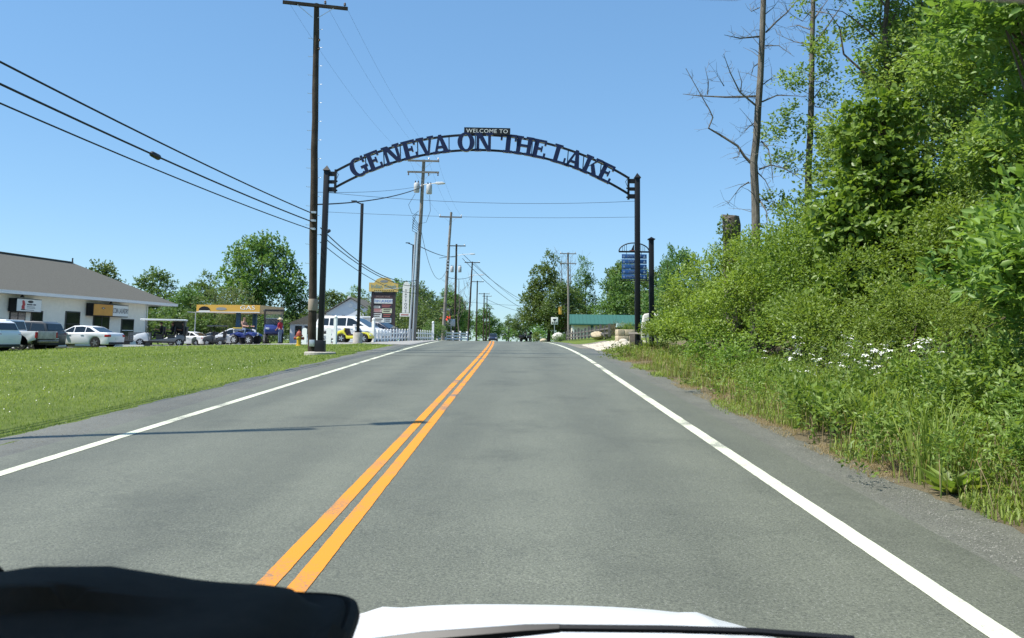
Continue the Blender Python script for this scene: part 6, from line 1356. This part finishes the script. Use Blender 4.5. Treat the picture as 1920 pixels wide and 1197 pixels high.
# slatted bench by the laundry wall
bn = thing('bench', 'dark slatted bench between the white sedan and the white cart', 'bench', (-29.8, 64.5, G(-29.8, 64.5)+.02), R(-12))
for k in range(4): MB().box(-1.0, 1.0, -.3+k*.16, -.18+k*.16, .44, .48).build('seat_slat', mat('bench_slate', (.06,.075,.09), .6), bn); MB().box(-1.0, 1.0, .33, .37, .55+k*.14, .66+k*.14).build('back_slat', MAT['bench_slate'], bn)
for s in (-.9, .9): MB().box(s-.04, s+.04, -.3, .32, 0, .44).build('leg', DARKF, bn); MB().box(s-.03, s+.03, .33, .4, 0, 1.1).build('back_post', DARKF, bn)
# pipe rail barrier behind the carts
pr = thing('pipe_barrier', 'long low pipe rail along the back of the lot', 'barrier', (-36.5, 88, G(-36.5, 88)), R(5))
MB().tube([(0,0,1.15),(5.6,0,1.15)], .05, 8).build('rail', STEEL, pr)
for x in (0, 1.9, 3.8, 5.6): MB().cyl((x,0,-.1), (x,0,1.15), .045, n=8).build('post', STEEL, pr)
# parking stops at the lawn edge
for k, x in enumerate((-30.4, -28.6, -25.6)):
    ws = tag(MB().prism([(-.9,0),(.9,0),(.85,.13),(-.85,.13)], -.08, .08).build('wheel_stop', mat('stop_white', (.7,.69,.62), .8)), ('pale wheel stop below the pickup bed', 'pale wheel stop below the pickup tailgate', 'pale wheel stop below the white sedan')[k], 'wheel stop', 'concrete wheel stops')
    yy = lot_edge(x)-6.5+(3.5 if k == 2 else 0); ws.location = (x, lot_edge(x)+.3, G(x, lot_edge(x)+.3)+.02); ws.rotation_euler = (0, 0, R(4))

# ------------------------------------------------------------------ right roadside: directory boards, rocks, fences, green roofed building
dr_ = thing('directory_boards', 'black post carrying five blue direction boards under a sailboat arch', 'sign', (5.0, 31.6, G(5.0, 31.6))); qz = dr_.location.z
MB().box(-.09, .09, -.09, .09, -.2, 5.44-qz).build('post', BLACK, dr_, bevel=.01); MB().box(-.13, .13, -.13, .13, 5.44-qz, 5.48-qz).build('post_collar', BLACK, dr_); MB().add([(-.11,-.11,5.48-qz),(.11,-.11,5.48-qz),(.11,.11,5.48-qz),(-.11,.11,5.48-qz),(0,0,5.56-qz)], [(3,2,1,0),(0,1,4),(1,2,4),(2,3,4),(3,0,4)]).build('cap', BLACK, dr_)
MB().box(-1.24, -.09, -.03, .03, 4.94-qz, 5.0-qz).build('crossbar', BLACK, dr_); MB().box(-1.22, -.09, -.02, .02, 3.86-qz, 3.89-qz).build('lower_bar', BLACK, dr_)
cxa = -.66; arc = [(cxa+.58*math.cos(a), 0, 4.97-qz+.34*math.sin(a)) for a in np.linspace(0, math.pi, 17)]
MB().tube(arc, .022, 6).build('arched_frame', BLACK, dr_, smooth=True)
for x in (-1.1, -1.03, -.95, -.4, -.32, -.25): MB().bar((x, 0, 4.97-qz), (x, 0, 4.97-qz+.34*math.sqrt(max(0, 1-((x-cxa)/.58)**2))), .015, .015).build('baluster', BLACK, dr_)
MB().prism([(-.78, 5.02-qz), (-.66, 5.02-qz), (-.66, 5.28-qz)], -.02, .02).build('sail', BLACK, dr_); MB().prism([(-.64, 5.02-qz), (-.57, 5.02-qz), (-.64, 5.24-qz)], -.02, .02).build('sail', mat('sail_rust', (.25,.1,.07), .6), dr_); MB().prism([(-.82,5.0-qz),(-.52,5.0-qz),(-.5,5.03-qz),(-.84,5.03-qz)], -.03, .03).build('hull', mat('sail_rust', (.25,.1,.07)), dr_)
for x in (-.95, -.38): MB().box(x-.008, x+.008, -.008, .008, 4.86-qz, 4.94-qz).build('hanger', BLACK, dr_)
BLUE = mat('board_blue', (.018, .085, .26), .45); BTX = mat('board_text', (.22, .32, .45), .6)
for k, s in enumerate(("GOTL'S STRIP", 'GAS/FOOD', 'GOLF', 'LODGING', 'PARKS/BEACH')):
    z = 4.79-qz-k*.195
    b = MB().box(-1.13, -.18, -.025, .0, z-.085, z+.085).build('board', BLUE, dr_, bevel=.004)
    text_obj('lettering', s, .115, BTX, b, (-.66, -.028, z), sx=.8)
    MB().prism([(-1.1, z-.02), (-1.05, z+.045), (-1.0, z-.02), (-1.03, z-.02), (-1.03, z-.05), (-1.07, z-.05), (-1.07, z-.02)], -.029, -.026).build('arrow', BTX, b)
    MB().prism([(-.32, z-.05), (-.22, z-.05), (-.25, z+.02), (-.27, z+.055), (-.29, z+.02)], -.029, -.026).build('symbol', BTX, b)
# toppled length of wooden rail
wr = thing('leaning_rail', 'weathered wooden rail on slanting dark slats by the right arch post', 'fence', (4.05, 30.1, G(4.05, 30.1)), R(-25))
OLDW = mat('weathered_wood', (.34, .30, .25), .9, noise=.3, scale=8)
MB().box(-.1, 1.25, -.06, .06, .78, .85).build('rail', OLDW, wr)
for k in range(6): MB().bar((.1+.2*k, 0, .78), (.24+.2*k, -.05, .0), .03, .03).build('slat', DARKF, wr)
MB().box(-.06, .14, -.08, .08, -.1, .78).build('post', mat('post_old', (.12,.1,.08), .9, noise=.3), wr)
def rock_mesh(seed, n=2):
    bm = bmesh.new(); bmesh.ops.create_icosphere(bm, subdivisions=n, radius=1.0); nz = N3(seed, 1.3); nz2 = N3(seed+50, 3.5)
    P = np.array([v.co[:] for v in bm.verts]); d = 1+.22*nz(P)+.07*nz2(P)
    for v, q in zip(bm.verts, d): v.co *= q
    me = bpy.data.meshes.new('rock'); bm.to_mesh(me); bm.free(); me.shade_smooth(); me.set_sharp_from_angle(angle=R(28)); return me
ROCKM = mat('limestone', (.52, .50, .45), .9, noise=.3, scale=3, bump=.8, bscale=6); TANR = mat('tan_rock', (.46, .38, .26), .9, noise=.3, scale=4, bump=.6)
def rock(name, label, x, y, s, seed, m, z=None, rz=0, group=None, n=3, cat='rock'):
    me = rock_mesh(seed, n); o = link(name, me, m); o.location = (x, y, (G(x, y) if z is None else z)+s[2]*.6); o.scale = s; o.rotation_euler = (0, 0, rz); return tag(o, label, cat, group)
bl = MB().prism([(-.55,-.3),(.6,-.3),(.62,.3),(.45,1.0),(.28,1.18),(-.1,1.15),(-.42,1.05),(-.5,.6)], -.32, .32).build('boulder', ROCKM, bevel=.1, seg=3)
bl.location = (7.1, 45, G(7.1, 45)+.12); tag(bl, 'big upright pale boulder behind the blue direction boards', 'boulder'); bl.data.shade_smooth()
for v_ in bl.data.vertices:
    q = np.array([[*v_.co]]); v_.co += Vector((float(N3(5, 4)(q)[0]), float(N3(6, 4)(q)[0]), float(N3(7, 4)(q)[0])))*.045
rock('boulder', 'rounded whitish boulder by the right roadside trees', 3.2, 70, (.5, .45, .42), 3, mat('white_rock', (.66,.63,.54), .9, noise=.12, scale=3, bump=.4), z=1.55)
rock('boulder', 'small tan boulder beside the distant roadside', 2.1, 72, (.3, .3, .22), 4, TANR, z=1.45)
rock('boulder', 'tan rock at the end of the weathered board fence', 4.7, 50, (.42, .3, .26), 6, TANR, z=1.75)
pl = thing('stone_pier', 'squat tan stone block beside the right arch post', 'stone block', (5.25, 41.5, G(5.25, 41.5)), R(8))
for k, (x0, x1, z0, z1) in enumerate(((-.45,.1,0,.32), (.1,.48,0,.32), (-.45,-.1,.33,.62), (-.1,.48,.33,.62))): MB().box(x0+.006, x1-.006, -.3, .3, z0, z1-.008).build('stone', TANR, pl, bevel=.03)
gr = random.Random(12); RM = [rock_mesh(k+20, 2) for k in range(5)]
for k in range(70):
    y = gr.uniform(35.5, 43.5); x = 3.35+.25*(y-35.5)*.3+gr.uniform(0, 2.2)*(1 if y > 38 else .6); s = gr.uniform(.05, .17)
    if y > 38.5 and x < 4.6: continue
    o = link('stone', RM[k % 5], None); o.data.materials.clear() if False else None
    if not o.data.materials: o.data.materials.append(mat('rubble_stone', (.50, .45, .36), .9, noise=.25, scale=4))
    o.location = (x, y, G(x, y)+s*.3); o.scale = (s*gr.uniform(.8, 1.5), s, s*gr.uniform(.5, .9)); o.rotation_euler = (0, 0, gr.uniform(0, 6)); tag(o, 'pale rubble stone strewn on the bank beside the sandy drive', 'stone', 'rubble stones on the bank')
n_ = 2600; g_ = np.random.default_rng(5); y = g_.uniform(35, 44.5, n_); x = 3.3 + g_.uniform(0, 2.6, n_)
pebbles('bank_gravel', x, y, .04, mat('rubble_stone', (.50,.45,.36)), 'pale gravel on the bank beside the sandy drive', 63, .01)
kk = thing('mail_kiosk', 'small dark kiosk with pale top and red front behind the stone block', 'kiosk', (6.0, 47.5, G(6.0, 47.5)))
MB().box(-.38, .42, -.2, .2, -.1, .62).build('cabinet', DARKF, kk); MB().prism([(-.5,.63),(.1,.63),(.05,.86),(-.45,.86)], -.25, .25).build('roof', mat('kiosk_roof', (.35,.45,.42), .5), kk); MB().box(.0, .3, -.215, -.202, .2, .5).build('red_panel', mat('kiosk_red', (.3,.02,.04), .5), kk)
bf = thing('board_fence', 'weathered rail fence with round-topped boards on the right bank', 'fence', (3.5, 62, G(3.5, 62)), 0)
A, B = Vector((3.5, 62, G(3.5, 62))), Vector((5.1, 47.5, G(5.1, 47.5)+.15)); OF = mat('fence_grey', (.13, .12, .11), .9, noise=.3)
for h in (.25, .52): MB().bar(Vector((0,0,h)), B-A+Vector((0,0,h)), .06, .09).build('rail', OF, bf)
for k in range(13):
    p = (B-A)*(k/12); hh = .78+.08*math.sin(k*2.1)
    MB().prism([(-.065,.05),(.065,.05),(.065,hh-.1),(.045,hh-.03),(0,hh),(-.045,hh-.03),(-.065,hh-.1)], -.02, .02).build('board', OF, bf, loc=p+Vector((0,-.06,0)))
gb = thing('green_roofed_building', 'long low beige building with teal green metal roof', 'building', (10.0, 95, G(10, 95)), R(-2)); gz_ = gb.location.z
MB().box(-4.0, 5.2, 0, 6, -.3, 3.62-gz_).build('wall', mat('beige_wall', (.74,.66,.54), .8, noise=.05, scale=1), gb)
gr_ = MB(); gr_.add([(-4.25,-.5,3.55-gz_),(5.5,-.5,3.55-gz_),(5.5,3,4.75-gz_),(-4.25,3,4.75-gz_),(-4.25,6.5,3.55-gz_),(5.5,6.5,3.55-gz_)], [(0,1,2,3),(3,2,5,4),(0,3,4),(1,5,2)])
g_rf = gr_.build('roof', mat('teal_metal', (.04, .125, .09), .45, spec=.4), gb); MB().box(-4.27, 5.52, -.54, -.5, 3.42-gz_, 3.58-gz_).build('gutter', mat('dark_green', (.02,.09,.07), .5), g_rf)
for k in range(22): MB().bar((-4.1+k*.44, -.5, 3.57-gz_), (-4.1+k*.44, 3, 4.77-gz_), .025, .03).build('roof_seam', mat('teal_metal', (.04,.125,.09)), g_rf)
MB().box(-4.05, -3.8, -.03, .0, 0, 3.5-gz_).build('corner_board', TRIM, gb); MB().box(-1.9, -1.6, -.06, -.0, 0, 3.5-gz_).build('downspout', mat('dark_green', (.02,.09,.07)), gb)
for x in (-.4, 1.4, 3.2): f_ = MB().box(x-.45, x+.45, -.05, -.01, .7, 1.6).build('window', DARKF, gb); MB().box(x-.38, x+.38, -.06, -.051, .77, 1.53).build('pane', GLASS, f_)
def small_bush(label, x, y, r, h, m, seed, L=.07, W=.03):
    t = thing('bush', label, 'bush', (x, y, G(x, y)), 0, 'small bushes on the right bank')
    C, Rr = lobe_puffs([(0,0,h*.5,r,r,h*.5)], 46, r*.3, seed, .4, None); V, F, T = puff_leaves(C, Rr, 12, 5, .15, L, W, seed, up=.8); np_mesh('foliage', V, F, m, t, tint=T)
    mb = MB(); [mb.tube([(0,0,-.05), tuple(C[k]*np.array([.6,.6,.8]))], [.02, .006], 4) for k in range(0, 46, 6)]; tag(mb.build('stems', BARK, t), kind='stuff')
LF_SAGE = leaf_mat('leaf_sage', (.08, .10, .05), (.17, .18, .10), .25)
small_bush('grey-green rounded bush nearest the tan rock', 5.3, 51, .55, .75, LF_SAGE, 31); small_bush('brownish grey bush in the middle of the bank', 5.75, 49, .65, .85, leaf_mat('leaf_dusty', (.12,.10,.07), (.22,.2,.12), .25), 32); small_bush('bright green bush beside the stone block', 6.0, 47, .5, .8, LF_FRESH, 33)
small_bush('low dark bush below the white boulder', 3.3, 66, .6, .5, LF_DARK, 34); small_bush('yellow-green tuft at the distant roadside', 1.6, 78, .4, .8, LF_FRESH, 35)

# ------------------------------------------------------------------ the car the picture is taken from, and the pouch on its dashboard
car_ = thing('camera_car', 'white car bonnet with black wiper at the bottom of the frame', 'car', (0.05, 0, 0))
def hood_z(x, y):   # x from the car's middle line
    return .998 - .09*((y-1.0)/1.0)**2 + .007*math.exp(-((abs(x)-.34)/.025)**2) - .035*(abs(x)/.5)**4 - .012*(abs(x)/.5)**2
v, f = [], []; xs_ = np.linspace(-.82, .82, 83); ys_ = np.concatenate([np.linspace(.98, 1.95, 14), [2.0, 2.04, 2.06]])
for y in ys_:
    for x in xs_:
        e = max(0, (y-1.9)/.16); v.append((x, y - .25*abs(x/.82)**3*max(0, y-1.2), max(.45, hood_z(x, y) - .16*e**2)))
n = len(xs_)
for i in range(len(ys_)-1):
    for k in range(n-1): f.append((i*n+k, i*n+k+1, (i+1)*n+k+1, (i+1)*n+k))
np_mesh('bonnet', v, f, CARW, car_, smooth=True)
MB().prism([(-.84,.25),(.84,.25),(.84,.7),(.7,.76),(-.7,.76),(-.84,.7)], 1.75, 2.02).build('front_bumper', CARW, car_, bevel=.05)
for s in (-1, 1):
    MB().box(s*.86 if s < 0 else .79, -.79 if s < 0 else .86, .5, 1.8, .3, .74).build('wing', CARW, car_, bevel=.03); wheel(car_, s*.72, 1.35, .33, .2, s).rotation_euler = (0, 0, R(90))
MB().box(-.8, .8, .3, .96, .98, 1.076).build('dashboard', mat('dash_black', (.012,.012,.012), .8), car_, bevel=.02)
wp_ = [(-0.1551, 0.96, 1.1685), (-0.0396, 0.95, 1.1835), (-0.0017, 0.945, 1.188), (0.1149, 0.945, 1.1889), (0.2152, 0.95, 1.1861), (0.324, 0.96, 1.1767)]
wa = MB().tube([(-.32,1.0,1.13)] + wp_[:3], [.011, .009, .007, .005], 6).build('wiper_arm', mat('wiper_black', (.008,.008,.009), .5), car_, smooth=True)
MB().tube(wp_[2:], .0045, 6).build('wiper_blade', mat('wiper_black', (.008,.008,.009)), wa, smooth=True)
LINER = mat('headliner_beige', (.42, .40, .36), .9)
MB().box(-.92, .92, -1.6, .64, 1.80, 1.85).build('roof', CARW, car_, bevel=.02)  # unseen car roof, stretched forward and widened to shade the pouch
vsr = MB(); vsr.prism([(0.1094, 1.6604), (0.5294, 1.6373), (0.5294, 1.73), (0.1094, 1.73)], .34, .37); vsr.build('sun_visor', LINER, car_, bevel=.004)
MB().prism([(-0.1653, 1.6752), (0.0553, 1.6701), (0.0653, 1.6731), (0.0653, 1.72), (-0.1653, 1.72)], .385, .40).build('rear_view_mirror', mat('mirror_shell', (.2,.19,.18), .5), car_, bevel=.003)
# soft black pouch
pc = thing('fabric_pouch', 'soft black fabric pouch lying on the dashboard', 'pouch', (-.315, .60, 1.078), R(4))
v, f = [], []; NU, NV = 72, 28
nzp = N3(77, 9); nzq = N3(78, 28)
def pouch(u, w):
    # u around the rim, w from the bottom edge over the top to the middle
    a = 2*math.pi*u; c, s = math.cos(a), math.sin(a); ex = .30
    X = .19*math.copysign(abs(c)**ex, c); Y = .115*math.copysign(abs(s)**ex, s)
    if w < .45: k = w/.45; r = 1-.04*math.sin(k*math.pi); z = .205*k
    else: k = (w-.45)/.55; r = 1-k; z = .205+.022*math.sin(min(1, k*2.2)*math.pi/2)*1 - .012*math.exp(-((k-.12)/.06)**2)
    return X*r, Y*r, z
for j in range(NV+1):
    for i in range(NU):
        X, Y, Z = pouch(i/NU, j/NV); q = float(nzp(np.array([[X, Y, Z*1.]]))[0]); lift = .018*math.exp(-((X+.03)/.09)**2)*(1 if Y > 0 else .2)*(1 if j/NV > .4 else 0) + .004*max(0, (X-.05)/.14)*(j/NV > .4)
        q2 = float(nzq(np.array([[X, Y, Z]]))[0]); v.append((X+.004*q, Y+.004*q, Z+(.006*q+.0035*q2)*(j > 2)+lift))
for j in range(NV):
    for i in range(NU): i2 = (i+1) % NU; f.append((j*NU+i, j*NU+i2, (j+1)*NU+i2, (j+1)*NU+i))
FAB = mat('black_fabric', (.021, .020, .017), .9, spec=.15, noise=.2, scale=30, bump=.1, bscale=500)
np_mesh('body', v, f, FAB, pc, smooth=True)
rim = [Vector(pouch(i/NU, .44)) for i in range(NU)]; rim = [Vector((p.x*1.01, p.y*1.01, p.z + .018*math.exp(-((p.x+.03)/.09)**2)*(1 if p.y > 0 else .2) + .004*max(0, (p.x-.05)/.14))) for p in rim]
MB().tube(rim+[rim[0]], .006, 6, cap=False).build('piping', FAB, pc, smooth=True)
MB().tube([(.172,-.07,.175),(.182,-.05,.205),(.186,-.02,.212),(.18,.01,.19)], [.012,.016,.014,.008], 8).build('corner_tab', FAB, pc, smooth=True)
MB().tube([(-.10,.11,.222),(-.115,.112,.236),(-.128,.112,.236)], [.004,.003,.002], 5).build('loose_thread', FAB, pc)
